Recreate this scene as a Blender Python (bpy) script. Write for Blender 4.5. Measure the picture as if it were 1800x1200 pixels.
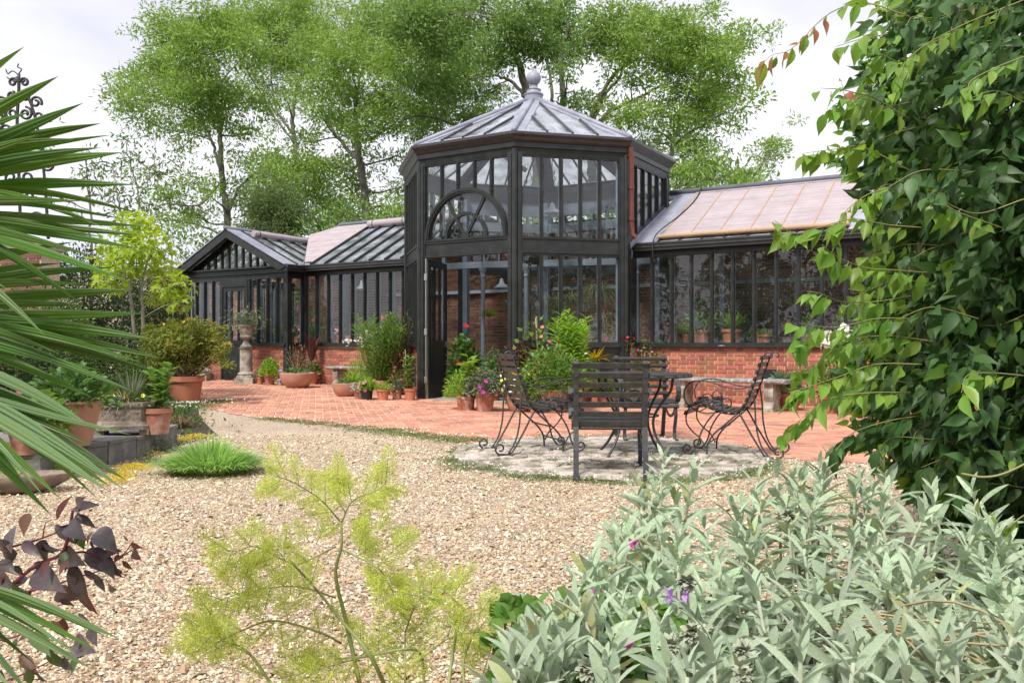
import bpy, math, random
import numpy as np
from mathutils import Matrix, Vector
random.seed(7)
RNG = np.random.default_rng(7)
pi = math.pi
rad = math.radians
sc = bpy.context.scene
for _o in list(bpy.data.objects):
    bpy.data.objects.remove(_o)
C = sc.collection

# ------------------------------------------------------------ camera
EYE = 1.05
F = 1480.0          # focal length in photo pixels (1800 wide)
HOR = 603.0         # horizon row in photo pixels
cam_d = bpy.data.cameras.new('camera')
cam = bpy.data.objects.new('camera', cam_d)
C.objects.link(cam)
cam.location = (0, 0, EYE)
cam.rotation_euler = (rad(90), 0, 0)
cam_d.sensor_width = 36
cam_d.lens = F / 1800 * 36
cam_d.shift_y = 3 / 1800
cam_d.clip_start = 0.05
cam_d.clip_end = 3000
cam_d.dof.use_dof = False
sc.camera = cam

# ------------------------------------------------------------ sky and sun
SUN_EL, SUN_AZ = rad(52), rad(-150)      # sun behind the camera, to the left
world = bpy.data.worlds.new('World')
sc.world = world
world.use_nodes = True
nt = world.node_tree
nt.nodes.clear()
out = nt.nodes.new('ShaderNodeOutputWorld')
bg = nt.nodes.new('ShaderNodeBackground')
sky = nt.nodes.new('ShaderNodeTexSky')
sky.sky_type = 'NISHITA'
sky.sun_disc = False
sky.sun_elevation = SUN_EL
sky.sun_rotation = SUN_AZ
sky.air_density = 1.0
sky.dust_density = 2.0
tc = nt.nodes.new('ShaderNodeTexCoord')
mp = nt.nodes.new('ShaderNodeMapping')
mp.inputs['Scale'].default_value = (1.0, 1.0, 2.3)
mp.inputs['Location'].default_value = (0.35, 0.2, 0.1)
nz = nt.nodes.new('ShaderNodeTexNoise')
nz.inputs['Scale'].default_value = 2.6
nz.inputs['Detail'].default_value = 5
nz.inputs['Roughness'].default_value = 0.5
rp = nt.nodes.new('ShaderNodeValToRGB')
rp.color_ramp.elements[0].position = 0.36
rp.color_ramp.elements[0].color = (5.0, 5.0, 5.7, 1)
rp.color_ramp.elements[1].position = 0.56
rp.color_ramp.elements[1].color = (6.9, 6.85, 7.2, 1)
mx = nt.nodes.new('ShaderNodeMix')
mx.data_type = 'RGBA'
mx.inputs[0].default_value = 0.93
nt.links.new(tc.outputs['Generated'], mp.inputs['Vector'])
nt.links.new(mp.outputs['Vector'], nz.inputs['Vector'])
nt.links.new(nz.outputs['Fac'], rp.inputs['Fac'])
nt.links.new(sky.outputs['Color'], mx.inputs[6])
nt.links.new(rp.outputs['Color'], mx.inputs[7])
nt.links.new(mx.outputs[2], bg.inputs['Color'])
bg.inputs['Strength'].default_value = 0.10
nt.links.new(bg.outputs[0], out.inputs[0])

sun_d = bpy.data.lights.new('sun', 'SUN')
sun_d.energy = 2.6
sun_d.angle = rad(10)
sun_d.color = (1.0, 0.95, 0.88)
sun = bpy.data.objects.new('sun', sun_d)
C.objects.link(sun)
# Nishita rotation is clockwise from +Y seen from above
_sd = Vector((math.sin(SUN_AZ) * math.cos(SUN_EL), math.cos(SUN_AZ) * math.cos(SUN_EL), math.sin(SUN_EL)))
sun.rotation_euler = _sd.to_track_quat('Z', 'Y').to_euler()
sun.location = _sd * 50

sc.view_settings.view_transform = 'Standard'
sc.view_settings.look = 'None'
sc.view_settings.gamma = 1
sc.view_settings.use_curve_mapping = False
sc.view_settings.exposure = 0.78
sc.cycles.use_denoising = True
sc.cycles.transparent_max_bounces = 24
sc.cycles.max_bounces = 7
sc.cycles.diffuse_bounces = 3
sc.cycles.glossy_bounces = 3
sc.cycles.transmission_bounces = 3
sc.cycles.caustics_reflective = False
sc.cycles.caustics_refractive = False
sc.cycles.use_adaptive_sampling = False

# ------------------------------------------------------------ geometry helpers
ORG = np.array([0.44, 17.12])
ANG = rad(-31)
BM = Matrix.Translation((ORG[0], ORG[1], 0)) @ Matrix.Rotation(ANG, 4, 'Z')   # building frame: u along the front, w into depth
UX, UY = math.cos(ANG), math.sin(ANG)

def uv(u, w, z=0.0):
    return Vector((ORG[0] + u * UX - w * UY, ORG[1] + u * UY + w * UX, z))
def to_u(x, y):
    return (x - ORG[0]) * UX + (y - ORG[1]) * UY
def gz(x, y):
    u = to_u(x, y)
    return 0.018 * min(max(-u, 0.0), 9.0)
def px(x, y, D):
    """point seen at photo pixel x, y at depth D"""
    return Vector(((x - 900) / F * D, D, EYE + (HOR - y) / F * D))
def gp(x, y, dz=0.0):
    """point of the ground (plus dz) seen at photo pixel x, y"""
    z = dz
    for _ in range(6):
        D = (EYE - z) * F / max(y - HOR, 1)
        z = gz((x - 900) / F * D, D) + dz
    return Vector(((x - 900) / F * D, D, z))

def behind(a, d):
    """the point d metres farther along the line of sight, at the same height"""
    return Vector((a.x * (1 + d / a.y), a.y + d, a.z))

class MB:
    def __init__(s):
        s.v, s.l, s.t, s.n = [], [], [], 0
    def add(s, V, faces):
        V = np.asarray(V, float)
        s.v.append(V)
        for f in faces:
            s.l.extend([i + s.n for i in f]); s.t.append(len(f))
        s.n += len(V)
        return s
    def box(s, x0, x1, y0, y1, z0, z1, M=None):
        V = np.array([(x, y, z) for z in (z0, z1) for y in (y0, y1) for x in (x0, x1)], float)
        if M is not None:
            V = V @ np.array(M.to_3x3()).T + np.array(M.translation)
        return s.add(V, ((0, 2, 3, 1), (4, 5, 7, 6), (0, 1, 5, 4), (2, 6, 7, 3), (0, 4, 6, 2), (1, 3, 7, 5)))
    def bar(s, a, b, w, h, up=(0, 0, 1)):
        """rectangular bar from a to b, w wide, h high"""
        a, b = Vector(a), Vector(b)
        d = (b - a).normalized(); up = Vector(up)
        x = d.cross(up)
        if x.length < 1e-4: x = d.cross(Vector((1, 0, 0)))
        x.normalize(); y = x.cross(d)
        V = [p + x * (i * w / 2) + y * (j * h / 2) for p in (a, b) for i, j in ((-1, -1), (1, -1), (1, 1), (-1, 1))]
        return s.add([tuple(p) for p in V], ((0, 1, 2, 3), (7, 6, 5, 4), (0, 4, 5, 1), (1, 5, 6, 2), (2, 6, 7, 3), (3, 7, 4, 0)))
    def tube(s, P, r, n=6, caps=True):
        P = np.asarray([tuple(p) for p in P], float); m = len(P)
        r = np.broadcast_to(np.asarray(r, float), (m,))
        T = np.gradient(P, axis=0); T /= np.linalg.norm(T, axis=1)[:, None] + 1e-9
        ref = np.array([0, 0, 1.0]) if abs(T[0][2]) < .9 else np.array([1.0, 0, 0])
        A = np.cross(T[0], ref); A /= np.linalg.norm(A)
        V = []
        a = np.arange(n) * 2 * pi / n
        for i in range(m):
            A = A - T[i] * A.dot(T[i]); A /= np.linalg.norm(A) + 1e-9
            B = np.cross(T[i], A)
            V.append(P[i] + r[i] * (np.cos(a)[:, None] * A + np.sin(a)[:, None] * B))
        V = np.concatenate(V)
        Fs = [(i * n + j, i * n + (j + 1) % n, (i + 1) * n + (j + 1) % n, (i + 1) * n + j) for i in range(m - 1) for j in range(n)]
        if caps:
            Fs += [tuple(range(n))[::-1], tuple((m - 1) * n + k for k in range(n))]
        return s.add(V, Fs)
    def lathe(s, prof, n=20, c=(0, 0, 0), jit=None, square=False):
        V = []
        for (r, z) in prof:
            for k in range(n):
                a = 2 * pi * k / n + (pi / 4 if square else 0)
                V.append((c[0] + r * math.cos(a), c[1] + r * math.sin(a), c[2] + z))
        m = len(prof)
        Fs = [(i * n + j, i * n + (j + 1) % n, (i + 1) * n + (j + 1) % n, (i + 1) * n + j) for i in range(m - 1) for j in range(n)]
        Fs += [tuple(range(n))[::-1], tuple((m - 1) * n + k for k in range(n))]
        return s.add(V, Fs)
    def prism(s, poly, off):
        """polygon (3-D points) extruded by vector off"""
        P = np.asarray([tuple(p) for p in poly], float); n = len(P)
        V = np.concatenate([P, P + np.asarray(off, float)])
        return s.add(V, [tuple(range(n)), tuple(range(2 * n - 1, n - 1, -1))] + [(i, i + n, (i + 1) % n + n, (i + 1) % n) for i in range(n)])
    def inst(s, tmpl, pos, ex, ey, ez):
        """copies of template (V, faces) with axes ex, ey, ez (N,3) already scaled"""
        V0, Fs = tmpl; V0 = np.asarray(V0, float)
        N = len(pos)
        if N == 0: return s
        V = pos[:, None, :] + V0[None, :, 0:1] * ex[:, None, :] + V0[None, :, 1:2] * ey[:, None, :] + V0[None, :, 2:3] * ez[:, None, :]
        fl = np.array([i for f in Fs for i in f]); ft = [len(f) for f in Fs]
        idx = (fl[None, :] + (np.arange(N) * len(V0))[:, None] + s.n).ravel()
        s.v.append(V.reshape(-1, 3)); s.l.extend(idx.tolist()); s.t.extend(ft * N)
        s.n += N * len(V0)
        return s
    def mesh(s, name, mat, smooth=False):
        me = bpy.data.meshes.new(name)
        V = np.concatenate(s.v) if s.v else np.zeros((0, 3))
        me.vertices.add(len(V)); me.vertices.foreach_set('co', V.ravel().astype(np.float32))
        me.loops.add(len(s.l)); me.loops.foreach_set('vertex_index', np.array(s.l, np.int32))
        t = np.array(s.t, np.int32)
        me.polygons.add(len(t))
        me.polygons.foreach_set('loop_start', np.concatenate([[0], np.cumsum(t)[:-1]]).astype(np.int32))
        me.polygons.foreach_set('loop_total', t)
        me.update(calc_edges=True)
        if smooth:
            me.shade_smooth()
            if smooth is not True:
                me.set_sharp_from_angle(angle=smooth)
        else:
            me.shade_flat()
        if mat: me.materials.append(mat)
        return me
    def build(s, name, mat, parent=None, smooth=False, M=None, **kw):
        return link(name, s.mesh(name, mat, smooth), parent, M, **kw)

_WM = {}
def wm(o):
    return _WM[o.name]
def link(name, me, parent=None, M=None, label=None, cat=None, group=None, kind=None):
    o = bpy.data.objects.new(name, me)
    C.objects.link(o)
    if parent is not None:
        o.parent = parent
        o.matrix_parent_inverse = wm(parent).inverted()
    if M is not None: o.matrix_basis = M
    _WM[o.name] = M.copy() if M is not None else Matrix.Identity(4)
    if label: o['label'] = label
    if cat: o['category'] = cat
    if group: o['group'] = group
    if kind: o['kind'] = kind
    return o
def thing(name, label, cat, loc=(0, 0, 0), rz=0.0, group=None):
    return link(name, None, None, Matrix.Translation(Vector(loc)) @ Matrix.Rotation(rz, 4, 'Z'), label, cat, group)
def bthing(name, label, cat, u, w, z=0.0, group=None):
    p = uv(u, w, z)
    return thing(name, label, cat, p, ANG, group)
def dup(root, M, label=None):
    """copy a thing with its parts and sub-parts, put at world matrix M"""
    r = root.copy(); C.objects.link(r); r.matrix_basis = M; _WM[r.name] = M.copy()
    if label: r['label'] = label
    for ch in list(root.children):
        c = ch.copy(); C.objects.link(c); c.parent = r; _WM[c.name] = _WM[ch.name]
        for g in list(ch.children):
            d = g.copy(); C.objects.link(d); d.parent = c
    return r

def norm(a):
    return a / (np.linalg.norm(a, axis=-1, keepdims=True) + 1e-9)
def frames(d, up=None, roll=0.0):
    """orthonormal leaf frames: ex along d, ez near up"""
    d = norm(np.asarray(d, float)); N = len(d)
    if up is None: up = np.tile([0, 0, 1.0], (N, 1))
    ey = np.cross(up, d)
    bad = np.linalg.norm(ey, axis=1) < 1e-3
    ey[bad] = [1, 0, 0]
    ey = norm(ey); ez = np.cross(d, ey)
    if roll:
        a = RNG.normal(0, roll, N)[:, None]
        ey, ez = ey * np.cos(a) + ez * np.sin(a), ez * np.cos(a) - ey * np.sin(a)
    return d, ey, ez
def leaf_template(prof, droop=0.15, fold=0.12, seg_mid=True):
    """prof = [(x, halfwidth)], a leaf folded along its midrib and drooping; 4 verts per station"""
    V, Fs = [], []
    for i, (x, h) in enumerate(prof):
        z = -droop * x * x
        V += [(x, -h, z + fold * h), (x, 0, z), (x, h, z + fold * h)]
    for i in range(len(prof) - 1):
        a, b = 3 * i, 3 * i + 3
        Fs += [(a, b, b + 1, a + 1), (a + 1, b + 1, b + 2, a + 2)]
    return np.array(V), Fs
T_LANCE = leaf_template([(0, .02), (.2, .09), (.5, .12), (.8, .07), (1, .005)], .25, .5)
T_SAGE = leaf_template([(0, .03), (.12, .07), (.35, .108), (.6, .112), (.8, .085), (.93, .045), (1, .01)], .2, .5)
T_OVATE = leaf_template([(0, .05), (.12, .24), (.35, .32), (.65, .22), (.87, .07), (1, .005)], .35, .35)
T_ROUND = leaf_template([(0, .05), (.2, .3), (.5, .42), (.8, .3), (1, .03)], .2, .2)
T_SMALL = (np.array([(0, 0, 0), (.45, -.22, .04), (1, 0, -.08), (.45, .22, .04)]), [(0, 1, 2, 3)])
T_NEEDLE = (np.array([(0, -.04, 0), (0, .04, 0), (1, 0, 0)]), [(0, 2, 1)])
_p = []; _f = []
for k in range(5):
    a = 2 * pi * k / 5; b = pi / 5
    n0 = len(_p)
    _p += [(0, 0, 0), (.8 * math.cos(a - b), .8 * math.sin(a - b), .15), (math.cos(a), math.sin(a), .1), (.8 * math.cos(a + b), .8 * math.sin(a + b), .15)]
    _f.append((n0, n0 + 1, n0 + 2, n0 + 3))
T_FLOWER = (np.array(_p), _f)

def rand_dirs(N, up=0.3, spread=1.0):
    d = RNG.normal(0, spread, (N, 3)); d[:, 2] += up
    return norm(d)
def scatter(mb, tmpl, pos, d, length, width=None, roll=.5, jit=.2, up=None):
    N = len(pos)
    if N == 0: return mb
    ex, ey, ez = frames(d, up, roll)
    L = np.asarray(length) * RNG.uniform(1 - jit, 1 + jit, N)
    W = L if width is None else np.asarray(width) * RNG.uniform(1 - jit, 1 + jit, N)
    return mb.inst(tmpl, np.asarray(pos), ex * L[:, None], ey * W[:, None], ez * L[:, None])
def leaf_parts(name, tmpl, pos, d, length, mat, parent, roll=.5, jit=.2, stuff_name='foliage', kmax=300, width=1.0, up=None):
    """the kmax leaves nearest the camera as single parts, the rest as one stuff part"""
    pos = np.asarray(pos); d = np.asarray(d)
    order = np.argsort(np.linalg.norm(pos - np.array([0, 0, EYE]), axis=1))
    return leaf_split(name, tmpl, pos, d, length, mat, parent, order, roll, jit, stuff_name, kmax, width, up)
def leaf_split(name, tmpl, pos, d, length, mat, parent, order, roll=.5, jit=.2, stuff_name='foliage', kmax=300, width=1.0, up=None):
    ex, ey, ez = frames(d, up, roll)
    N = len(pos)
    L = np.broadcast_to(np.asarray(length, float), (N,)) * RNG.uniform(1 - jit, 1 + jit, N)
    ms = [MB().add(*tmpl).mesh(name, mat, True)]
    for i in order[:kmax]:
        M = Matrix(((ex[i][0], ey[i][0], ez[i][0], pos[i][0]), (ex[i][1], ey[i][1], ez[i][1], pos[i][1]), (ex[i][2], ey[i][2], ez[i][2], pos[i][2]), (0, 0, 0, 1)))
        M = M @ Matrix.Diagonal((L[i], L[i] * width, L[i], 1))
        link(name, ms[0], parent, M)
    r = order[kmax:]
    if len(r):
        mb = MB(); mb.inst(tmpl, pos[r], ex[r] * L[r][:, None], ey[r] * (L[r] * width)[:, None], ez[r] * L[r][:, None])
        mb.build(stuff_name, mat, parent, True, kind='stuff')
def arc(a, b, sag=0.0, n=8):
    a, b = np.array(tuple(a), float), np.array(tuple(b), float)
    t = np.linspace(0, 1, n)[:, None]
    P = a * (1 - t) + b * t
    P[:, 2] += (4 * t * (1 - t))[:, 0] * sag
    return P
def smooth_path(pts, n=24):
    """Catmull-Rom through points"""
    P = np.array([tuple(p) for p in pts], float)
    P = np.vstack([2 * P[0] - P[1], P, 2 * P[-1] - P[-2]])
    res = []; m = len(P) - 3
    for t in np.linspace(0, m - 1e-6, n):
        i = int(t); f = t - i
        a, b, c, d = P[i:i + 4]
        res.append(.5 * ((2 * b) + (-a + c) * f + (2 * a - 5 * b + 4 * c - d) * f * f + (-a + 3 * b - 3 * c + d) * f ** 3))
    return np.array(res)

# ------------------------------------------------------------ materials
MATS = {}
def mat(name, col, rough=.6, spec=.5, metal=0.0, var=0.0, noise=None, bump=0.0, bscale=30.0, trans=0.0, col2=None, ramp=(.35, .65), coat=0.0, sheen=0.0, hue=0.0, coord='Object', tips=None):
    """col + per-piece variation (var, hue), mottling (noise scale -> col2), bump, leaf translucency (trans)"""
    if name in MATS: return MATS[name]
    m = bpy.data.materials.new(name); m.use_nodes = True
    MATS[name] = m
    t = m.node_tree; N = t.nodes; L = t.links
    b = N['Principled BSDF']
    b.inputs['Roughness'].default_value = rough
    b.inputs['Specular IOR Level'].default_value = spec
    b.inputs['Metallic'].default_value = metal
    b.inputs['Coat Weight'].default_value = coat
    b.inputs['Sheen Weight'].default_value = sheen
    rgb = N.new('ShaderNodeRGB'); rgb.outputs[0].default_value = (*col, 1)
    c = rgb.outputs[0]
    tco = N.new('ShaderNodeTexCoord') if (noise or bump) else None
    vec = tco.outputs['Object'] if tco else None
    if coord == 'World' and tco:
        g = N.new('ShaderNodeNewGeometry'); vec = g.outputs['Position']
    if noise:
        nn = N.new('ShaderNodeTexNoise'); nn.inputs['Scale'].default_value = noise; nn.inputs['Detail'].default_value = 6
        nn.inputs['Roughness'].default_value = .6
        L.new(vec, nn.inputs['Vector'])
        mr = N.new('ShaderNodeMapRange'); mr.inputs[1].default_value = ramp[0]; mr.inputs[2].default_value = ramp[1]
        L.new(nn.outputs['Fac'], mr.inputs[0])
        mxx = N.new('ShaderNodeMix'); mxx.data_type = 'RGBA'
        L.new(mr.outputs[0], mxx.inputs[0]); L.new(c, mxx.inputs[6])
        mxx.inputs[7].default_value = (*(col2 or [x * .6 for x in col]), 1)
        c = mxx.outputs[2]
    if var or hue or tips:
        g = N.new('ShaderNodeNewGeometry'); oi = N.new('ShaderNodeObjectInfo')
        ad = N.new('ShaderNodeMath'); ad.operation = 'ADD'
        L.new(g.outputs['Random Per Island'], ad.inputs[0]); L.new(oi.outputs['Random'], ad.inputs[1])
        fr = N.new('ShaderNodeMath'); fr.operation = 'FRACT'; L.new(ad.outputs[0], fr.inputs[0])
        if tips:      # (fraction, colour): some pieces have this other colour
            gt = N.new('ShaderNodeMapRange'); gt.inputs[1].default_value = 1 - tips[0] * 1.3; gt.inputs[2].default_value = 1 - tips[0] * .7
            L.new(fr.outputs[0], gt.inputs[0])
            m2 = N.new('ShaderNodeMix'); m2.data_type = 'RGBA'
            L.new(gt.outputs[0], m2.inputs[0]); L.new(c, m2.inputs[6]); m2.inputs[7].default_value = (*tips[1], 1)
            c = m2.outputs[2]
        f2 = N.new('ShaderNodeMath'); f2.operation = 'MULTIPLY'; f2.inputs[1].default_value = 7.31; L.new(fr.outputs[0], f2.inputs[0])
        f3 = N.new('ShaderNodeMath'); f3.operation = 'FRACT'; L.new(f2.outputs[0], f3.inputs[0])
        hs = N.new('ShaderNodeHueSaturation')
        mv = N.new('ShaderNodeMapRange'); mv.inputs[3].default_value = 1 - var; mv.inputs[4].default_value = 1 + var
        L.new(f3.outputs[0], mv.inputs[0]); L.new(mv.outputs[0], hs.inputs['Value'])
        mh = N.new('ShaderNodeMapRange'); mh.inputs[3].default_value = .5 - hue; mh.inputs[4].default_value = .5 + hue
        L.new(fr.outputs[0], mh.inputs[0]); L.new(mh.outputs[0], hs.inputs['Hue'])
        L.new(c, hs.inputs['Color']); c = hs.outputs['Color']
    L.new(c, b.inputs['Base Color'])
    if bump:
        nb = N.new('ShaderNodeTexNoise'); nb.inputs['Scale'].default_value = bscale; nb.inputs['Detail'].default_value = 4
        L.new(vec, nb.inputs['Vector'])
        bp = N.new('ShaderNodeBump'); bp.inputs['Strength'].default_value = bump; bp.inputs['Distance'].default_value = .02
        L.new(nb.outputs['Fac'], bp.inputs['Height']); L.new(bp.outputs[0], b.inputs['Normal'])
    if trans:
        tr = N.new('ShaderNodeBsdfTranslucent')
        hs2 = N.new('ShaderNodeHueSaturation'); hs2.inputs['Saturation'].default_value = 1.1; hs2.inputs['Value'].default_value = 1.5
        hs2.inputs['Hue'].default_value = .49
        L.new(c, hs2.inputs['Color']); L.new(hs2.outputs[0], tr.inputs['Color'])
        ms = N.new('ShaderNodeMixShader'); ms.inputs[0].default_value = trans
        L.new(b.outputs[0], ms.inputs[1]); L.new(tr.outputs[0], ms.inputs[2])
        L.new(ms.outputs[0], N['Material Output'].inputs[0])
    return m

def glass_mat(name, tint=(.93, .95, .94), dirt_sheen=0.04, rough=.0, dirt_sheen_col=(.5, .55, .5)):
    m = bpy.data.materials.new(name); m.use_nodes = True; MATS[name] = m
    t = m.node_tree; N = t.nodes; L = t.links; N.remove(N['Principled BSDF'])
    tr = N.new('ShaderNodeBsdfTransparent'); tr.inputs[0].default_value = (*tint, 1)
    gl = N.new('ShaderNodeBsdfGlossy'); gl.inputs['Roughness'].default_value = rough; gl.inputs[0].default_value = (.95, .96, 1, 1)
    fr = N.new('ShaderNodeFresnel'); gb = N.new('ShaderNodeNewGeometry')
    io = N.new('ShaderNodeMapRange'); io.inputs[3].default_value = 1.5; io.inputs[4].default_value = 1 / 1.5   # same reflectance from both sides of the thin pane
    L.new(gb.outputs['Backfacing'], io.inputs[0]); L.new(io.outputs[0], fr.inputs[0])
    nb = N.new('ShaderNodeTexNoise'); nb.inputs['Scale'].default_value = 1.3
    g = N.new('ShaderNodeNewGeometry'); L.new(g.outputs['Position'], nb.inputs['Vector'])
    bp = N.new('ShaderNodeBump'); bp.inputs['Strength'].default_value = .035; bp.inputs['Distance'].default_value = .3
    L.new(nb.outputs['Fac'], bp.inputs['Height']); L.new(bp.outputs[0], gl.inputs['Normal'])
    ms = N.new('ShaderNodeMixShader'); L.new(fr.outputs[0], ms.inputs[0]); L.new(tr.outputs[0], ms.inputs[1]); L.new(gl.outputs[0], ms.inputs[2])
    df = N.new('ShaderNodeBsdfDiffuse'); df.inputs[0].default_value = (*dirt_sheen_col, 1)
    n2 = N.new('ShaderNodeTexNoise'); n2.inputs['Scale'].default_value = 3.0; n2.inputs['Detail'].default_value = 8
    L.new(g.outputs['Position'], n2.inputs['Vector'])
    mr = N.new('ShaderNodeMapRange'); mr.inputs[1].default_value = .4; mr.inputs[2].default_value = .7; mr.inputs[3].default_value = dirt_sheen * .4; mr.inputs[4].default_value = dirt_sheen * 1.6
    L.new(n2.outputs['Fac'], mr.inputs[0])
    m2 = N.new('ShaderNodeMixShader'); L.new(mr.outputs[0], m2.inputs[0]); L.new(ms.outputs[0], m2.inputs[1]); L.new(df.outputs[0], m2.inputs[2])
    L.new(m2.outputs[0], N['Material Output'].inputs[0])
    return m

M_GLASS = glass_mat('glass', tint=(.975, .985, .98), dirt_sheen=.012)
M_RGLASS = glass_mat('roof_glass', tint=(.95, .97, .96), dirt_sheen=.27, dirt_sheen_col=(.52, .55, .62))  # dirt film plus grey-blue sky reflection painted in as diffuse colour
M_PAINT = mat('dark_green_paint', (.015, .018, .0175), rough=.36, spec=.5, noise=5.0, col2=(.034, .038, .037), ramp=(.4, .75), bump=.06, bscale=25, coord='World')
M_BLUEPAINT = mat('blue_grey_paint', (.20, .26, .34), rough=.45, noise=2.5, col2=(.26, .32, .40))
M_LEAD = mat('lead_sheet', (.34, .35, .42), rough=.5, noise=1.8, col2=(.21, .22, .28), bump=.15, bscale=7, coord='World')
M_LEADD = mat('dark_lead', (.16, .17, .21), rough=.5, noise=3, col2=(.1, .11, .14), coord='World')
M_GUTTER = mat('gutter_paint', (.035, .035, .036), rough=.35, noise=4, col2=(.055, .055, .058))
M_PIPE = mat('copper_pipe', (.17, .045, .03), rough=.45, noise=5, col2=(.11, .035, .025))
M_BRICK = mat('red_brick', (.44, .15, .085), rough=.85, var=.32, hue=.014, noise=9, col2=(.33, .12, .08), bump=.3, bscale=60, coord='World')
M_OLDBRICK = mat('old_brick', (.33, .14, .09), rough=.9, var=.35, hue=.015, noise=2.2, col2=(.17, .09, .065), bump=.3, bscale=50, coord='World')
M_MORTAR = mat('mortar', (.66, .52, .42), rough=.95, noise=8, col2=(.50, .38, .30), bump=.3, bscale=80, coord='World')
M_OLDMORTAR = mat('old_mortar', (.56, .47, .39), rough=.95, noise=4, col2=(.38, .31, .26), coord='World')
M_PAVER = mat('paving_brick', (.61, .29, .19), rough=.85, var=.24, hue=.012, noise=1.7, col2=(.43, .205, .145), bump=.3, bscale=70, coord='World')
M_JOINT = mat('paving_joint', (.80, .64, .54), rough=.95, noise=2, col2=(.42, .30, .24), coord='World')
M_TERRA = mat('terracotta', (.50, .18, .09), rough=.8, var=.14, noise=5, col2=(.40, .16, .10), bump=.1, bscale=40, coord='World')
M_TERRAP = mat('pale_terracotta', (.52, .27, .19), rough=.8, noise=5, col2=(.42, .22, .16), bump=.1, bscale=30, coord='World')
M_TERRAO = mat('salt_stained_terracotta', (.36, .15, .10), rough=.85, noise=8, col2=(.50, .36, .31), ramp=(.5, .7), bump=.1, bscale=40, coord='World')
M_SOIL = mat('soil', (.035, .025, .018), rough=1, noise=20, col2=(.07, .05, .035), bump=1, bscale=60)
M_STONE = mat('weathered_stone', (.40, .36, .30), rough=.95, noise=6, col2=(.20, .18, .15), ramp=(.42, .62), bump=.6, bscale=25, coord='World')
M_SLAB = mat('lichened_slab', (.22, .22, .21), rough=.95, noise=22, col2=(.48, .47, .45), ramp=(.5, .6), bump=.6, bscale=40, coord='World')
M_PLASTIC = mat('black_plastic', (.02, .02, .022), rough=.5)
M_IRON = mat('painted_iron', (.030, .032, .036), rough=.42, noise=30, col2=(.06, .06, .065), bump=.1, bscale=80)
M_CHAIRWOOD = mat('dark_painted_slat', (.030, .029, .027), rough=.4, noise=25, col2=(.06, .057, .052), ramp=(.45, .75), bump=.15, bscale=60)
M_SILVER = mat('hinge_steel', (.55, .55, .55), rough=.35, metal=.8)
M_ENAMEL = mat('lamp_enamel', (.45, .52, .60), rough=.25)
M_BARK = mat('ash_bark', (.26, .24, .20), rough=.95, noise=5, col2=(.11, .10, .08), bump=.5, bscale=12, coord='World')
M_STEM = mat('green_stem', (.14, .20, .05), rough=.7)
M_WOODSTEM = mat('woody_stem', (.17, .12, .08), rough=.9)

# ============================================================ SETTING
def clip(poly, f):
    res = []
    for i in range(len(poly)):
        a, b = poly[i], poly[(i + 1) % len(poly)]
        fa, fb = f(a), f(b)
        if fa >= 0: res.append(a)
        if (fa >= 0) != (fb >= 0):
            t = fa / (fa - fb); res.append((a[0] + (b[0] - a[0]) * t, a[1] + (b[1] - a[1]) * t))
    return res
def sheet(name, poly, dz, m, kind='structure'):
    mb = MB()
    for f in (lambda p: to_u(*p), None, lambda p: -9 - to_u(*p)):
        q = clip(poly, f) if f else clip(clip(poly, lambda p: -to_u(*p)), lambda p: to_u(*p) + 9)
        if len(q) > 2:
            mb.add([(x, y, gz(x, y) + dz) for x, y in q], [tuple(range(len(q)))])
    return mb.build(name, m, kind=kind)
def inside(x, y, poly):
    r = False
    for i in range(len(poly)):
        (a, b), (c, d) = poly[i], poly[i - 1]
        if (b > y) != (d > y) and x < (c - a) * (y - b) / (d - b) + a: r = not r
    return r

M_GRASS = mat('lawn', (.07, .11, .025), rough=.95, noise=2, col2=(.045, .075, .018), bump=.5, bscale=60, coord='World')
def gravel_mat():
    m = bpy.data.materials.new('gravel'); m.use_nodes = True
    t = m.node_tree; N = t.nodes; L = t.links; b = N['Principled BSDF']; b.inputs['Roughness'].default_value = .9
    g = N.new('ShaderNodeNewGeometry')
    vo = N.new('ShaderNodeTexVoronoi'); vo.inputs['Scale'].default_value = 92
    L.new(g.outputs['Position'], vo.inputs['Vector'])
    sp = N.new('ShaderNodeSeparateColor'); L.new(vo.outputs['Color'], sp.inputs[0])
    cr = N.new('ShaderNodeValToRGB'); cr.color_ramp.interpolation = 'CONSTANT'
    cols = [(0, (.50, .36, .23)), (.16, (.62, .50, .36)), (.34, (.30, .19, .12)), (.46, (.72, .63, .50)), (.6, (.44, .30, .19)), (.72, (.56, .44, .31)), (.84, (.22, .17, .14)), (.92, (.74, .69, .60))]
    while len(cr.color_ramp.elements) < len(cols): cr.color_ramp.elements.new(.5)
    for e, (p, c) in zip(cr.color_ramp.elements, cols): e.position = p; e.color = (*c, 1)
    L.new(sp.outputs[0], cr.inputs[0])
    nn = N.new('ShaderNodeTexNoise'); nn.inputs['Scale'].default_value = .9; nn.inputs['Detail'].default_value = 3
    L.new(g.outputs['Position'], nn.inputs['Vector'])
    mr = N.new('ShaderNodeMapRange'); mr.inputs[1].default_value = .35; mr.inputs[2].default_value = .65; mr.inputs[3].default_value = .82; mr.inputs[4].default_value = 1.1
    L.new(nn.outputs['Fac'], mr.inputs[0])
    hs = N.new('ShaderNodeHueSaturation'); L.new(cr.outputs[0], hs.inputs['Color']); L.new(mr.outputs[0], hs.inputs['Value'])
    L.new(hs.outputs[0], b.inputs['Base Color'])
    bp = N.new('ShaderNodeBump'); bp.inputs['Strength'].default_value = 1; bp.inputs['Distance'].default_value = .012; bp.invert = True
    L.new(vo.outputs['Distance'], bp.inputs['Height']); L.new(bp.outputs[0], b.inputs['Normal'])
    return m
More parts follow.
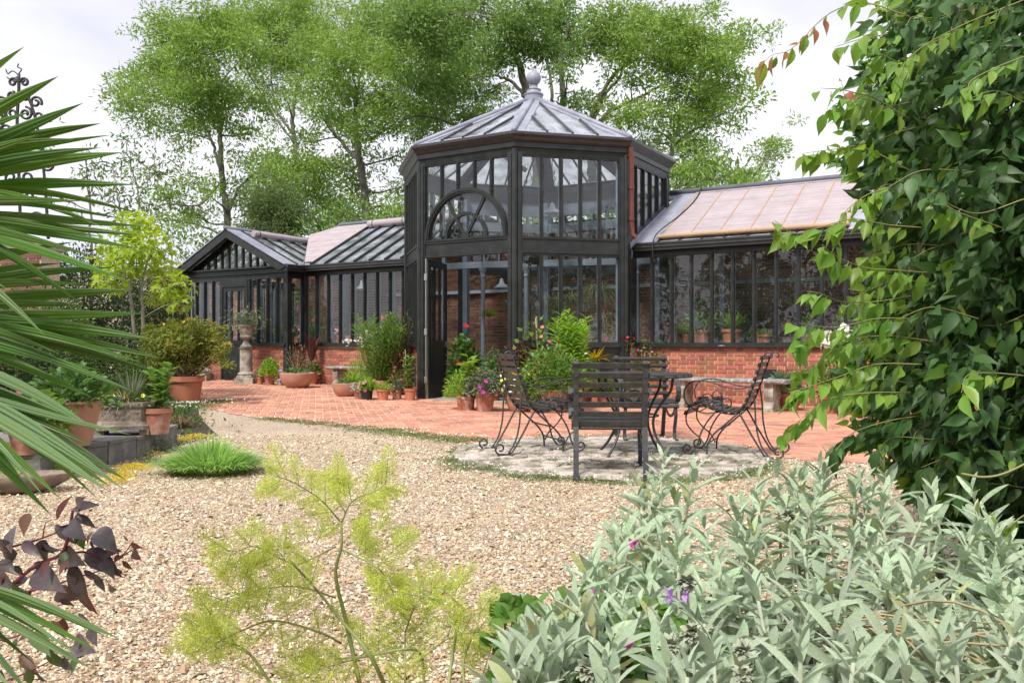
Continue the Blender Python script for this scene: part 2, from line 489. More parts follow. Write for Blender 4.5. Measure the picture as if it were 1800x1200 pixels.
M_GRAVEL = gravel_mat()

sheet('ground', [(-700, -60), (700, -60), (700, 900), (-700, 900)], -.01, M_GRASS)
sheet('gravel_ground', [(-9, -3), (9, -3), (9, 9), (2, 12.5), (-9, 22)], -.002, M_GRAVEL)

front = [gp(x, y)[:2] for x, y in ((300, 668), (318, 700), (370, 718), (440, 733), (520, 741), (600, 749), (700, 759), (800, 772), (860, 786))]
front += [(.9, 8.2), (2.2, 7.9), (3.2, 7.3), (5.2, 6.6)]
back = [tuple(uv(u, w)[:2]) for u, w in ((8.5, -3.0), (8.5, -.43), (2.6, -.43), (2.40, -1.04), (1.015, -2.42), (-1.015, -2.42), (-2.40, -1.04), (-2.6, -.43), (-5.97, -.43), (-5.97, -.96), (-9.5, -.96), (-12, -.96))]
PAVE = front + back
CIRC, CR = (0.9, 7.85), 1.48
sheet('paving_bed', PAVE, .004, M_JOINT)
def paving():
    a = .1125; th = rad(13)
    c, s = math.cos(th), math.sin(th)
    T = []
    for i in range(-110, 110):
        for j in range(-110, 110):
            d = (i - j) % 4
            if d == 0: cx, cy, r = (i + 1) * a, (j + .5) * a, 0
            elif d == 3: cx, cy, r = (i + .5) * a, (j + 1) * a, 1
            else: continue
            x, y = c * cx - s * cy - .5, s * cx + c * cy + 12
            if y < 6 or abs(x / y) > .75 or not inside(x, y, PAVE): continue
            if math.hypot(x - CIRC[0], y - CIRC[1]) < CR + .05: continue
            T.append((x, y, r))
    tm = (np.array([(-.5, -.5, 0), (.5, -.5, 0), (.5, .5, 0), (-.5, .5, 0), (-.47, -.44, 1), (.47, -.44, 1), (.47, .44, 1), (-.47, .44, 1)]),
          [(4, 5, 6, 7), (0, 1, 5, 4), (1, 2, 6, 5), (2, 3, 7, 6), (3, 0, 4, 7)])
    T.sort(key=lambda t: t[0] ** 2 + t[1] ** 2 + (9 if t[0] > 3 else 0))
    root = thing('brick_paving', None, None, (0, 10, 0)); root['kind'] = 'structure'; del_keys(root)
    me = MB().add(*tm).mesh('brick', M_PAVER)
    pos, ex, ey, ez = [], [], [], []
    for k, (x, y, r) in enumerate(T):
        an = th + r * pi / 2 + random.gauss(0, .006); h = random.gauss(0.010, .0022)
        z = gz(x, y) + .004
        M = Matrix.Translation((x, y, z)) @ Matrix.Rotation(an, 4, 'Z') @ Matrix.Rotation(random.gauss(0, .008), 4, 'X') @ Matrix.Diagonal((.209, .0975, h, 1))
        if k < 300:
            link('brick', me, root, M)
        else:
            m3 = np.array(M); pos.append(m3[:3, 3]); ex.append(m3[:3, 0]); ey.append(m3[:3, 1]); ez.append(m3[:3, 2])
    MB().inst(tm, np.array(pos), np.array(ex), np.array(ey), np.array(ez)).build('bricks', M_PAVER, root, kind='stuff')
def del_keys(o):
    for k in ('label', 'category'):
        if k in o: del o[k]
paving()

def noise2(x, y, s, seed=0):
    r = np.random.default_rng(seed); v = 0
    for k in range(4):
        a, b, c = r.uniform(0, 6.3, 3); f = s * (1.7 ** k)
        v = v + np.sin(f * (x * math.cos(a) + y * math.sin(a)) + b) * np.sin(f * (y * math.cos(a + 1) - x * math.sin(a)) + c) / (1.3 ** k)
    return v
def stone_circle():
    m = mat('rough_stone', (.55, .48, .42), rough=.95, noise=4.5, col2=(.20, .18, .13), ramp=(.40, .60), bump=1, bscale=22, coord='World')
    root = thing('stone_circle', None, None, (*CIRC, 0)); del_keys(root); root['kind'] = 'structure'
    # random flat stones set in mortar
    mb = MB(); n, rr = 72, 14
    V, Fs = [(CIRC[0], CIRC[1], .03)], []
    for i in range(1, rr + 1):
        for k in range(n):
            a = 2 * pi * k / n; r = CR * i / rr * (1 + (.05 * math.sin(5 * a + 1) + .035 * math.sin(11 * a) + .02 * math.sin(23 * a) if i == rr else 0))
            x, y = CIRC[0] + r * math.cos(a), CIRC[1] + r * math.sin(a)
            z = .03 + .006 * noise2(x, y, 6) if i < rr else .0
            V.append((x, y, z))
    for k in range(n): Fs.append((0, 1 + k, 1 + (k + 1) % n))
    for i in range(rr - 1):
        for k in range(n):
            a, b = 1 + i * n + k, 1 + i * n + (k + 1) % n
            Fs.append((a, a + n, b + n, b))
    mb.add(V, Fs).build('mortar_bed', m, root, True)
    cells = []
    for i in range(1, 12):
        R = CR * (i - .35) / 11.3; cnt = max(3, int(2 * pi * R / random.uniform(.16, .24)))
        a0 = random.uniform(0, 6)
        for k in range(cnt):
            cells.append((R, a0 + 2 * pi * k / cnt + random.gauss(0, .03), 2 * pi * R / cnt, CR / 11.3))
    cells.sort(key=lambda c: (CIRC[1] + c[0] * math.sin(c[1])))
    for q, (R, a, wd, dp) in enumerate(cells[:295]):
        x, y = CIRC[0] + R * math.cos(a), CIRC[1] + R * math.sin(a)
        nv = 9; pr = [(random.uniform(.84, 1.02)) for _ in range(nv)]
        top, bot = [], []
        for k in range(nv):
            b = 2 * pi * k / nv
            ca, sa = math.cos(b), math.sin(b)
            sx = abs(ca) ** .6 * np.sign(ca) * wd * .5 * pr[k]; sy = abs(sa) ** .6 * np.sign(sa) * dp * .5 * pr[k]
            X = x + sx * math.cos(a + pi / 2) - sy * math.sin(a + pi / 2); Y = y + sx * math.sin(a + pi / 2) + sy * math.cos(a + pi / 2)
            bot.append((X, Y, .012)); top.append((x + (X - x) * .9, y + (Y - y) * .9, .038 + random.uniform(-.004, .006)))
        V = bot + top + [(x, y, .046 + random.uniform(-.006, .006))]
        Fs = [(k, (k + 1) % nv, nv + (k + 1) % nv, nv + k) for k in range(nv)] + [(nv + k, nv + (k + 1) % nv, 2 * nv) for k in range(nv)]
        MB().add(V, Fs).build('stone', m, root)
stone_circle()

# gravel pebbles near the camera
def pebbles():
    m = mat('pebble', (.50, .37, .225), rough=.8, var=.42, hue=.015, tips=(.36, (.72, .63, .47)), noise=.9, col2=(.35, .25, .15), ramp=(.4, .65), coord='World')
    N = 135000
    y = 1.7 + 8.0 * RNG.random(N) ** 1.45
    x = (RNG.random(N) * 1.36 - .72) * y
    ok = np.hypot(x - CIRC[0], y - CIRC[1]) > CR + .02
    x, y = x[ok], y[ok]; ok = np.array([not inside(a, b, PAVE) for a, b in zip(x, y)]); x, y = x[ok], y[ok]
    N = len(x)
    z = np.array([gz(a, b) for a, b in zip(x, y)]) + RNG.uniform(-.002, .007, N)
    P = np.stack([x, y, z], 1)
    t = (np.array([(1, -.2, 0), (.1, 1, 0), (-1, .3, 0), (-.2, -1, 0), (.35, .1, .8), (-.35, 0, .95)]),
         [(0, 1, 4), (1, 2, 5, 4), (2, 3, 5), (3, 0, 4, 5)])
    a = RNG.uniform(0, 6.28, N); s = RNG.lognormal(math.log(.0056), .40, N) * (1 + .035 * y)
    e = RNG.uniform(.6, 1, N); hh = RNG.uniform(.5, .9, N); ti = RNG.normal(0, .3, (N, 2))
    ex = np.stack([np.cos(a), np.sin(a), ti[:, 0]], 1) * s[:, None]
    ey = np.stack([-np.sin(a), np.cos(a), ti[:, 1]], 1) * (s * e)[:, None]
    ez = np.stack([-ti[:, 0], -ti[:, 1], np.ones(N)], 1) * (s * hh)[:, None]
    MB().inst(t, P, ex, ey, ez).build('gravel', m, None, kind='stuff')
pebbles()

# ============================================================ GARDEN WALL
BRK = (np.array([(-.5, 0, -.5), (.5, 0, -.5), (.5, 0, .5), (-.5, 0, .5), (-.485, -1, -.455), (.485, -1, -.455), (.485, -1, .455), (-.485, -1, .455)]),
       [(4, 5, 6, 7), (0, 1, 5, 4), (1, 2, 6, 5), (2, 3, 7, 6), (3, 0, 4, 7)])
def brickwork(parent, M, s0, s1, z0, z1, mt, kmax=300, depth=.012, prio=None, top=None):
    """Flemish bond on the plane y=0 (facing -y) of matrix M, as parts of parent"""
    T = []; row = 0; z = z0 + .0375
    while z + .03 < z1:
        x = s0 + (.056 if row % 2 else 0); k = row % 2
        if row % 2 and (top is None or z + .03 < top(x)): T.append((s0 + .022, z, .044))
        while x < s1 - .03:
            ln = (.215 if k % 2 == 0 else .1025); ln = min(ln, s1 - x)
            if ln > .04 and (top is None or z + .03 < top(x)): T.append((x + ln / 2, z, ln))
            x += ln + .012; k += 1
        z += .075; row += 1
    if prio: T.sort(key=prio)
    me = MB().add(*BRK).mesh('brick', mt)
    P, X, Y, Z = [], [], [], []
    for k, (x, z, ln) in enumerate(T):
        m4 = M @ Matrix.Translation((x, 0, z)) @ Matrix.Rotation(random.gauss(0, .004), 4, 'Y') @ Matrix.Diagonal((ln, depth + random.gauss(0, .0015), .063, 1))
        if k < kmax: link('brick', me, parent, m4)
        else:
            a = np.array(m4); P.append(a[:3, 3]); X.append(a[:3, 0]); Y.append(a[:3, 1]); Z.append(a[:3, 2])
    if P:
        MB().inst(BRK, np.array(P), np.array(X), np.array(Y), np.array(Z)).build('bricks', mt, parent, kind='stuff')

def garden_wall():
    t = bthing('garden_wall', 'long old red brick garden wall running behind the glasshouse', 'wall', 0, 2.6)
    w = MB(); w.box(-9.6, 10, 2.62, 2.95, -.2, 3.9); w.box(-26, -9.6, 2.62, 2.95, -.2, 3.35)
    w.build('masonry', M_OLDMORTAR, t, M=BM)
    c = MB(); c.box(-26, -9.6, 2.56, 3.0, 3.35, 3.45); c.build('coping', M_STONE, t, M=BM)
    Mx = BM @ Matrix.Translation((0, 2.62, 0))
    brickwork(t, Mx, -16, 9.0, .0, 3.9, M_OLDBRICK, 300, prio=lambda b: abs(b[0] + .2) + abs(b[1] - 2.0), top=lambda x: 3.9 if x > -9.6 else 3.33)
    r = MB(); r.box(-5.9, 6.5, 2.50, 2.608, 2.28, 2.36); r.build('batten', M_ENAMEL, t, M=BM)
garden_wall()

# ============================================================ GLASSHOUSE
def bb(mb, u0, u1, w0, w1, z0, z1): return mb.box(u0, u1, w0, w1, z0, z1)
floor = sheet('floor', [tuple(uv(u, w)[:2]) for u, w in ((-9.4, -.9), (-6, -.9), (-6, -.40), (-2.4, -.40), (-2.4, -1.0), (-1, -2.4), (1, -2.4), (2.4, -1), (2.4, -.4), (9, -.4), (9, 2.6), (-9.4, 2.6))], .014,
              mat('stone_floor', (.27, .25, .22), rough=.8, noise=3, col2=(.18, .17, .15), coord='World'))
EW, EZ, RW, RZ = -.62, 2.84, 1.65, 4.08        # eave and ridge of the wings
def slope_z(w): return EZ + (w - EW) * (RZ - EZ) / (RW - EW)

def wall_run(t, M, s0, s1, npane, inner=True, z0=1.06, z1=2.62, bricks=True, ground=0.0, kmax=300, prio=None, wpost=.1):
    """glazed wall on dwarf brick wall; local x along, y into the house, z up"""
    if bricks:
        w = MB().box(s0, s1, 0, .2, -.1 + ground, .98).build('wall', M_MORTAR, t, M=M)
        brickwork(w, M, s0, s1, ground, .975, M_BRICK, kmax, prio=prio)
    MB().box(s0, s1, -.09, .2, .983, 1.03).box(s0, s1, -.06, .2, 1.03, z0).build('sill', M_PAINT, t, M=M)
    MB().box(s0, s1, -.03, .09, z1, z1 + .12).box(s0, s1, -.05, .09, z1 + .12, z1 + .20).build('head_rail', M_PAINT, t, M=M)
    st = (s1 - s0) / npane
    for i in range(npane + 1):
        x = s0 + st * i; h = .028 if 0 < i < npane else wpost / 2
        m = MB().box(x - h, x + h, -.02, .05, z0, z1)
        if 0 < i < npane: m.box(x - .012, x + .012, -.035, -.02, z0, z1)
        m.build('glazing_bar' if 0 < i < npane else 'post', M_PAINT, t, M=M)
    if inner:
        m = MB()
        for i in range(npane + 1):
            x = s0 + st * i; m.box(x - .022, x + .022, .053, .11, z0 + .002, z1 - .002)
        m.build('inner_bars', M_BLUEPAINT, t, M=M)
    for i in range(npane):
        x = s0 + st * i
        MB().box(x + .024, x + st - .024, .010, .015, z0 - .005, z1 + .005).build('pane', M_GLASS, t, M=M)

def gutter(t, P0, P1, mt=None, name='gutter'):
    m = MB(); a, b = Vector(P0), Vector(P1)
    m.bar(a + Vector((0, 0, -.03)), b + Vector((0, 0, -.03)), .13, .055)
    m.bar(a + Vector((0, 0, .012)), b + Vector((0, 0, .012)), .17, .03)
    m.bar(a + Vector((0, 0, -.085)), b + Vector((0, 0, -.085)), .07, .05)
    return m.build(name, mt or M_GUTTER, t, M=BM)

def sp(u, w, dz=0.0): return (u, w, slope_z(w) + dz)

def right_wing():
    t = bthing('glasshouse_wing', 'long lean-to glasshouse wing on a brick dwarf wall, right of the tower', 'glasshouse', 2.5, -.42)
    M = BM @ Matrix.Translation((0, -.42, 0))
    wall_run(t, M, 2.35, 6.42, 11, prio=lambda b: abs(b[0] - 4) * 1.0)
    wall_run(t, M, 6.42, 9.6, 8, bricks=True, kmax=0, wpost=.18)
    gutter(t, (2.42, -.60, 2.83), (9.6, -.60, 2.83))
    # roof
    for u0, u1 in ((2.47, 2.90), (6.12, 6.55)):
        MB().prism([sp(u0, EW), sp(u1, EW), sp(u1, RW), sp(u0, RW)], (0, 0, .03)).build('lead_flashing', M_LEAD, t, M=BM)
    n = 8; st = (6.12 - 2.90) / n
    for i in range(n):
        a = 2.90 + st * i
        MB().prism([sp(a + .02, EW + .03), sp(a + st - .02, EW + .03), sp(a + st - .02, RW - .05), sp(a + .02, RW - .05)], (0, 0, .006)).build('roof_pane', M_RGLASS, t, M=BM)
        MB().bar(sp(a, EW, .0), sp(a, RW, .0), .035, .06).build('rafter', M_PAINT, t, M=BM)
    for i in range(8):
        a = 6.56 + .42 * i
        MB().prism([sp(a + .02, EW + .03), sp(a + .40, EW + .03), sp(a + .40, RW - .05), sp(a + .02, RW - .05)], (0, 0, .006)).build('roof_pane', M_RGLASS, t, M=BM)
        MB().bar(sp(a, EW, .0), sp(a, RW, .0), .035, .06).build('rafter', M_PAINT, t, M=BM)
    MB().tube([(2.3, RW, RZ + .05), (9.8, RW, RZ + .05)], .06, 8).build('ridge_roll', M_LEADD, t, True, M=BM)
    MB().prism([(2.3, RW - .22, slope_z(RW - .22) + .012), (9.8, RW - .22, slope_z(RW - .22) + .012), (9.8, RW, RZ + .012), (2.3, RW, RZ + .012)], (0, 0, .012)).build('ridge_flashing', M_LEAD, t, M=BM)
    MB().prism([(2.3, RW, RZ), (9.8, RW, RZ), (9.8, 2.62, 3.92), (2.3, 2.62, 3.92)], (0, 0, .03)).build('rear_roof', M_LEADD, t, M=BM)
    ib = MB().box(2.35, 9.6, .9, 1.0, 3.38, 3.5)
    for u in (3.6, 5.0, 6.45, 8.0): ib.box(u - .045, u + .045, .905, .995, .01, 3.38)
    ib.build('inner_frame', M_BLUEPAINT, t, M=BM)
    v = MB().box(4.65, 4.95, -.437, -.43, .42, .60)
    for i in range(9): v.box(4.665 + i * .032, 4.68 + i * .032, -.445, -.437, .43, .59)
    v.build('air_vent', M_PLASTIC, t, M=BM)
    MB().box(4.02, 4.06, -.53, -.51, .995, 1.02).box(3.98, 4.10, -.535, -.53, 1.0, 1.012).build('window_catch', M_SILVER, t, M=BM)
right_wing()

M_BLIND = mat('blind_slats', (.36, .305, .32), rough=.8, var=.13, hue=.01, noise=3, col2=(.43, .37, .39), coord='World')
M_BLINDE = mat('blind_batten', (.46, .30, .17), rough=.7, noise=8, col2=(.38, .25, .15))
M_CORD = mat('dark_cord', (.03, .03, .03), rough=.8)
def roof_blinds():
    t = bthing('roof_blind', 'pale pinkish wooden slatted blind unrolled over the long right wing roof', 'blind', 4.5, -.3, 3.1)
    u0, u1, wa, wb = 2.92, 6.10, -.50, 1.42
    n = 100; m = MB()
    for i in range(n):
        a = wa + (wb - wa) * i / n; b = a + (wb - wa) / n * .86
        j = .03 * (u0 + .0)
        m.prism([sp(u0, a, .07), sp(u1, a, .07), sp(u1, b, .07), sp(u0, b, .07)], (0, 0, .006))
    m.build('slats', M_BLIND, t, M=BM, kind='stuff')
    for i in range(7):
        u = u0 + .02 + (u1 - u0 - .04) * i / 6
        MB().bar(sp(u, wa, .083), sp(u, wb, .083), .022, .006).build('tape', M_BLINDE, t, M=BM)
    MB().tube([sp(u0 - .03, wa - .03, .075), sp(u1 + .03, wa - .03, .075)], .042, 10).build('bottom_roll', M_BLINDE, t, 1.0, M=BM)
    MB().bar(sp(u0, wb + .03, .08), sp(u1, wb + .03, .08), .05, .03).build('top_batten', M_BLIND, t, M=BM)
    P = smooth_path([sp(2.95, 1.62, .25), sp(3.0, 1.45, .12), sp(3.03, .9, .10), sp(2.95, .2, .10), sp(2.86, -.3, .12), sp(2.84, -.62, .10), (2.84, -.70, 2.7), (2.84, -.62, 2.45)], 30)
    c = MB().tube(P, .011, 5).build('pull_cord', M_CORD, None, True, M=BM, label='dark pull cord lying down the edge of the right roof blind', cat='cord')
    # left: unrolled blind beside the valley
    t = bthing('roof_blind', 'pale slatted blind unrolled beside the valley of the left wing roof', 'blind', -6, .5, 3.3)
    m = MB(); n = 70
    for i in range(n):
        f0, f1 = i / n, (i + .86) / n
        def row(f):
            w = -.52 + (1.56 + .52) * f
            ul = -5.86 - 1.5 * min(f / .8, 1) if f < .8 else -7.36 + (f - .8) / .2 * .65
            return ul, w
        (a, wa), (b, wb) = row(f0), row(f1)
        m.prism([sp(a, wa, .05), sp(-5.55, wa, .05), sp(-5.55, wb, .05), sp(b, wb, .05)], (0, 0, .006))
    m.build('slats', M_BLIND, t, M=BM, kind='stuff')
    t = bthing('rolled_blind', 'long rolled-up wooden blind under the ridge of the left wing', 'blind', -4, 1.4, 3.9)
    MB().tube([sp(-5.5, 1.35, .11), sp(-2.46, 1.35, .11)], .095, 12).build('roll', M_BLIND, t, 1.0, M=BM)
    for u in (-5.35, -4.4, -3.4): MB().tube([sp(u, 1.35, .11), sp(u + .02, 1.35, .11)], .102, 12).build('strap', M_CORD, t, M=BM)
roof_blinds()

GU0, GU1, GC = -9.42, -5.99, -7.705      # gabled porch
GW = -.95
def left_wing():
    t = bthing('glasshouse_wing', 'shorter lean-to glasshouse wing joining the octagonal tower to the gabled porch', 'glasshouse', -4.2, -.42, gz(*uv(-4.2, -.42)[:2]))
    M = BM @ Matrix.Translation((0, -.42, 0))
    wall_run(t, M, -5.94, -2.3, 10, ground=.03, prio=lambda b: 0)
    gutter(t, (-5.92, -.60, 2.83), (-2.42, -.60, 2.83))
    n = 7; e0 = -5.55; st = (-2.47 - e0) / n
    for i in range(n):
        a = e0 + st * i
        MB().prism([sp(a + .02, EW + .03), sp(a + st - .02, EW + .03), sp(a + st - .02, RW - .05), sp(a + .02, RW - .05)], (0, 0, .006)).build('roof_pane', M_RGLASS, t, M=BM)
        MB().bar(sp(a, EW - .02, .035), sp(a, RW, .035), .045, .06).build('rafter', M_PAINT, t, M=BM)
    MB().prism([sp(-5.79, EW), sp(-5.56, EW), sp(-5.56, RW), sp(-6.82, RW), (-7.70, 1.5, 3.76)], (0, 0, .01)).build('lead_flashing', M_LEAD, t, M=BM)
    MB().tube([(-7.70, 1.55, 3.80), (-6.82, RW, RZ), (-6.7, RW, RZ + .05), (-2.3, RW, RZ + .05)], .06, 8).build('ridge_roll', M_LEADD, t, True, M=BM)
    MB().tube([(-7.66, 1.45, 3.76), (-5.80, -.62, 2.86)], .03, 6).build('valley_roll', M_LEADD, t, True, M=BM)
    MB().prism([(-7.7, 1.65, 3.76), (-6.8, RW, RZ), (-2.3, RW, RZ), (-2.3, 2.62, 3.92), (-9.4, 2.62, 3.7)], (0, 0, .03)).build('rear_roof', M_LEADD, t, M=BM)
    ib = MB().box(-5.9, -2.35, .9, 1.0, 3.38, 3.5)
    for u in (-5.9, -4.4, -2.9): ib.box(u - .045, u + .045, .905, .995, .01, 3.38)
    ib.build('inner_frame', M_BLUEPAINT, t, M=BM)
left_wing()

def gable_porch():
    g0 = gz(*uv(GC, GW)[:2])
    t = bthing('gabled_porch', 'gabled glasshouse porch with a half-glazed dark green door, at the far left end', 'porch', GC, GW, g0)
    M = BM @ Matrix.Translation((0, GW, 0))
    for s0, s1 in ((GU0, -8.20), (-7.26, GU1)):
        wall_run(t, M, s0, s1, 4, z1=2.56, ground=g0, kmax=60, wpost=.12)
    # return wall
    MR = BM @ Matrix.Translation((GU1, 0, 0)) @ Matrix.Rotation(pi / 2, 4, 'Z')
    wall_run(t, MR, GW + .03, -.42, 1, z1=2.56, ground=g0, kmax=40, wpost=.08)
    ML = BM @ Matrix.Translation((GU0, 0, 0)) @ Matrix.Rotation(-pi / 2, 4, 'Z')
    wall_run(t, ML, -2.6, .92, 9, z1=2.56, ground=g0, kmax=0, wpost=.08)
    for u in (GU0, GU1):
        MB().box(u - .07, u + .07, GW - .05, GW + .09, g0, 2.72).build('corner_post', M_PAINT, t, M=BM)
    # door
    d = MB().box(-8.14, -8.04, GW - .01, GW + .04, g0 + .02, 2.40).box(-7.42, -7.32, GW - .01, GW + .04, g0 + .02, 2.40)
    d.box(-8.04, -7.42, GW - .01, GW + .04, 2.30, 2.40).box(-8.04, -7.42, GW - .01, GW + .04, 1.0, 1.12).box(-8.04, -7.42, GW - .01, GW + .04, g0 + .02, g0 + .22)
    d.box(-8.04, -7.42, GW + .005, GW + .03, g0 + .22, 1.0)
    for u in (-7.86, -7.62): d.box(u - .02, u + .02, GW - .008, GW + .038, 1.12, 2.30)
    dd = d.build('door', M_PAINT, t, M=BM)
    for a, b in ((-8.04, -7.88), (-7.84, -7.64), (-7.60, -7.42)):
        MB().box(a - .003, b + .003, GW + .012, GW + .017, 1.115, 2.305).build('pane', M_GLASS, dd, M=BM)
    MB().tube([(-7.38, GW - .06, 1.15), (-7.38, GW - .01, 1.15)], .02, 8).build('handle', M_SILVER, dd, M=BM)
    MB().box(-8.20, -8.145, GW - .03, GW + .06, g0, 2.56).box(-7.315, -7.26, GW - .03, GW + .06, g0, 2.56).box(-8.20, -7.26, GW - .032, GW + .06, 2.405, 2.678).build('door_frame', M_PAINT, t, M=BM)
    # gable
    MB().box(GU0 - .12, GU1 + .12, GW - .08, GW + .06, 2.68, 2.80).box(GU0 - .2, GU1 + .2, GW - .16, GW + .02, 2.80, 2.835).build('tie_beam', M_PAINT, t, M=BM)
    H0, H1 = 2.835, 3.62; hw = 1.50
    def top(u): return H1 - (H1 - H0) * abs(u - GC) / (hw + .1) - .03
    us = [GC + k * .245 for k in range(-6, 7)]
    for i, u in enumerate(us):
        if top(u) > H0 + .05: MB().box(u - .025, u + .025, GW - .02, GW + .05, H0, top(u) + .04).build('glazing_bar', M_PAINT, t, M=BM)
        if i < len(us) - 1:
            a, b = u + .022, us[i + 1] - .022
            if max(top(a), top(b)) > H0 + .05:
                MB().prism([(a, GW + .01, H0), (b, GW + .01, H0), (b, GW + .01, max(top(b), H0 + .005)), (a, GW + .01, max(top(a), H0 + .005))], (0, .005, 0)).build('pane', M_GLASS, t, M=BM)
    AP = (GC, 3.74)
    for sgn in (-1, 1):
        e = (GC + sgn * 1.96, 2.80)
        MB().prism([(e[0], -1.24, e[1] - .02), (AP[0], -1.24, AP[1]), (AP[0], -1.24, AP[1] - .18), (e[0] - sgn * .22, -1.24, e[1] - .09)], (0, .05, 0)).build('bargeboard', M_PAINT, t, M=BM)
        MB().prism([(e[0] - sgn * .2, GW - .03, e[1] + .0), (AP[0], GW - .03, AP[1] - .08), (AP[0], GW - .03, AP[1] - .22), (e[0] - sgn * .5, GW - .03, e[1] + .0)], (0, .08, 0)).build('rake_rail', M_PAINT, t, M=BM)
    def gp2(sgn, w, f, dz=0): return (GC + sgn * 1.95 * (1 - f), w, 2.82 + (3.76 - 2.82) * f + dz)
    tv = lambda w: max(0, min(.97, (w + .62) / 2.15))
    # right slope: lead verge, lead under panes at the valley, panes with bars
    MB().prism([gp2(1, -1.26, 0), gp2(1, -.86, 0), gp2(1, -.86, 1), gp2(1, -1.26, 1)], (0, 0, .03)).build('lead_verge', M_LEAD, t, M=BM)
    MB().prism([gp2(1, -.86, .93), gp2(1, 1.45, .93), gp2(1, 1.5, 1), gp2(1, -.86, 1)], (0, 0, .028)).build('lead_ridge', M_LEAD, t, M=BM)
    MB().tube([gp2(1, -1.28, 1, .03), gp2(1, 1.5, 1, .03)], .05, 8).build('ridge_roll', M_LEADD, t, True, M=BM)
    ws = [-.86, -.40, .06, .52, .98, 1.4]
    for a, b in zip(ws, ws[1:]):
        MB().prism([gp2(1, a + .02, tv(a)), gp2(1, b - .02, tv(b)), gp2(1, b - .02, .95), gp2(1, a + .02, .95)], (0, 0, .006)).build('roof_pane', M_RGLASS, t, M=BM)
        MB().bar(gp2(1, a, tv(a), .03), gp2(1, a, .95, .03), .04, .05).build('rafter', M_PAINT, t, M=BM)
    MB().prism([gp2(-1, -1.26, 0), gp2(-1, -.86, 0), gp2(-1, -.86, 1), gp2(-1, -1.26, 1)][::-1], (0, 0, .03)).build('lead_verge', M_LEAD, t, M=BM)
    for k in range(7):
        a = -.86 + k * .49
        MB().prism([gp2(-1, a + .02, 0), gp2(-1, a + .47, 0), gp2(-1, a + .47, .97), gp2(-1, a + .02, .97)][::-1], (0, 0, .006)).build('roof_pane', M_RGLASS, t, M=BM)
        MB().bar(gp2(-1, a, 0, .03), gp2(-1, a, .97, .03), .04, .05).build('rafter', M_PAINT, t, M=BM)
    gutter(t, (GC + 1.93, -1.2, 2.81), (GC + 1.93, -.66, 2.81))
    k = bthing('rolled_blind', 'small rolled-up wooden blind lying below the ridge of the gabled porch', 'blind', -7.4, .3, 3.6)
    MB().tube([gp2(1, -.75, .80, .11), gp2(1, 1.15, .80, .11)], .075, 12).build('roll', M_BLIND, k, 1.0, M=BM)
    MB().tube([gp2(1, -.6, .80, .11), gp2(1, -.58, .80, .11)], .082, 12).build('strap', M_CORD, k, M=BM)
gable_porch()

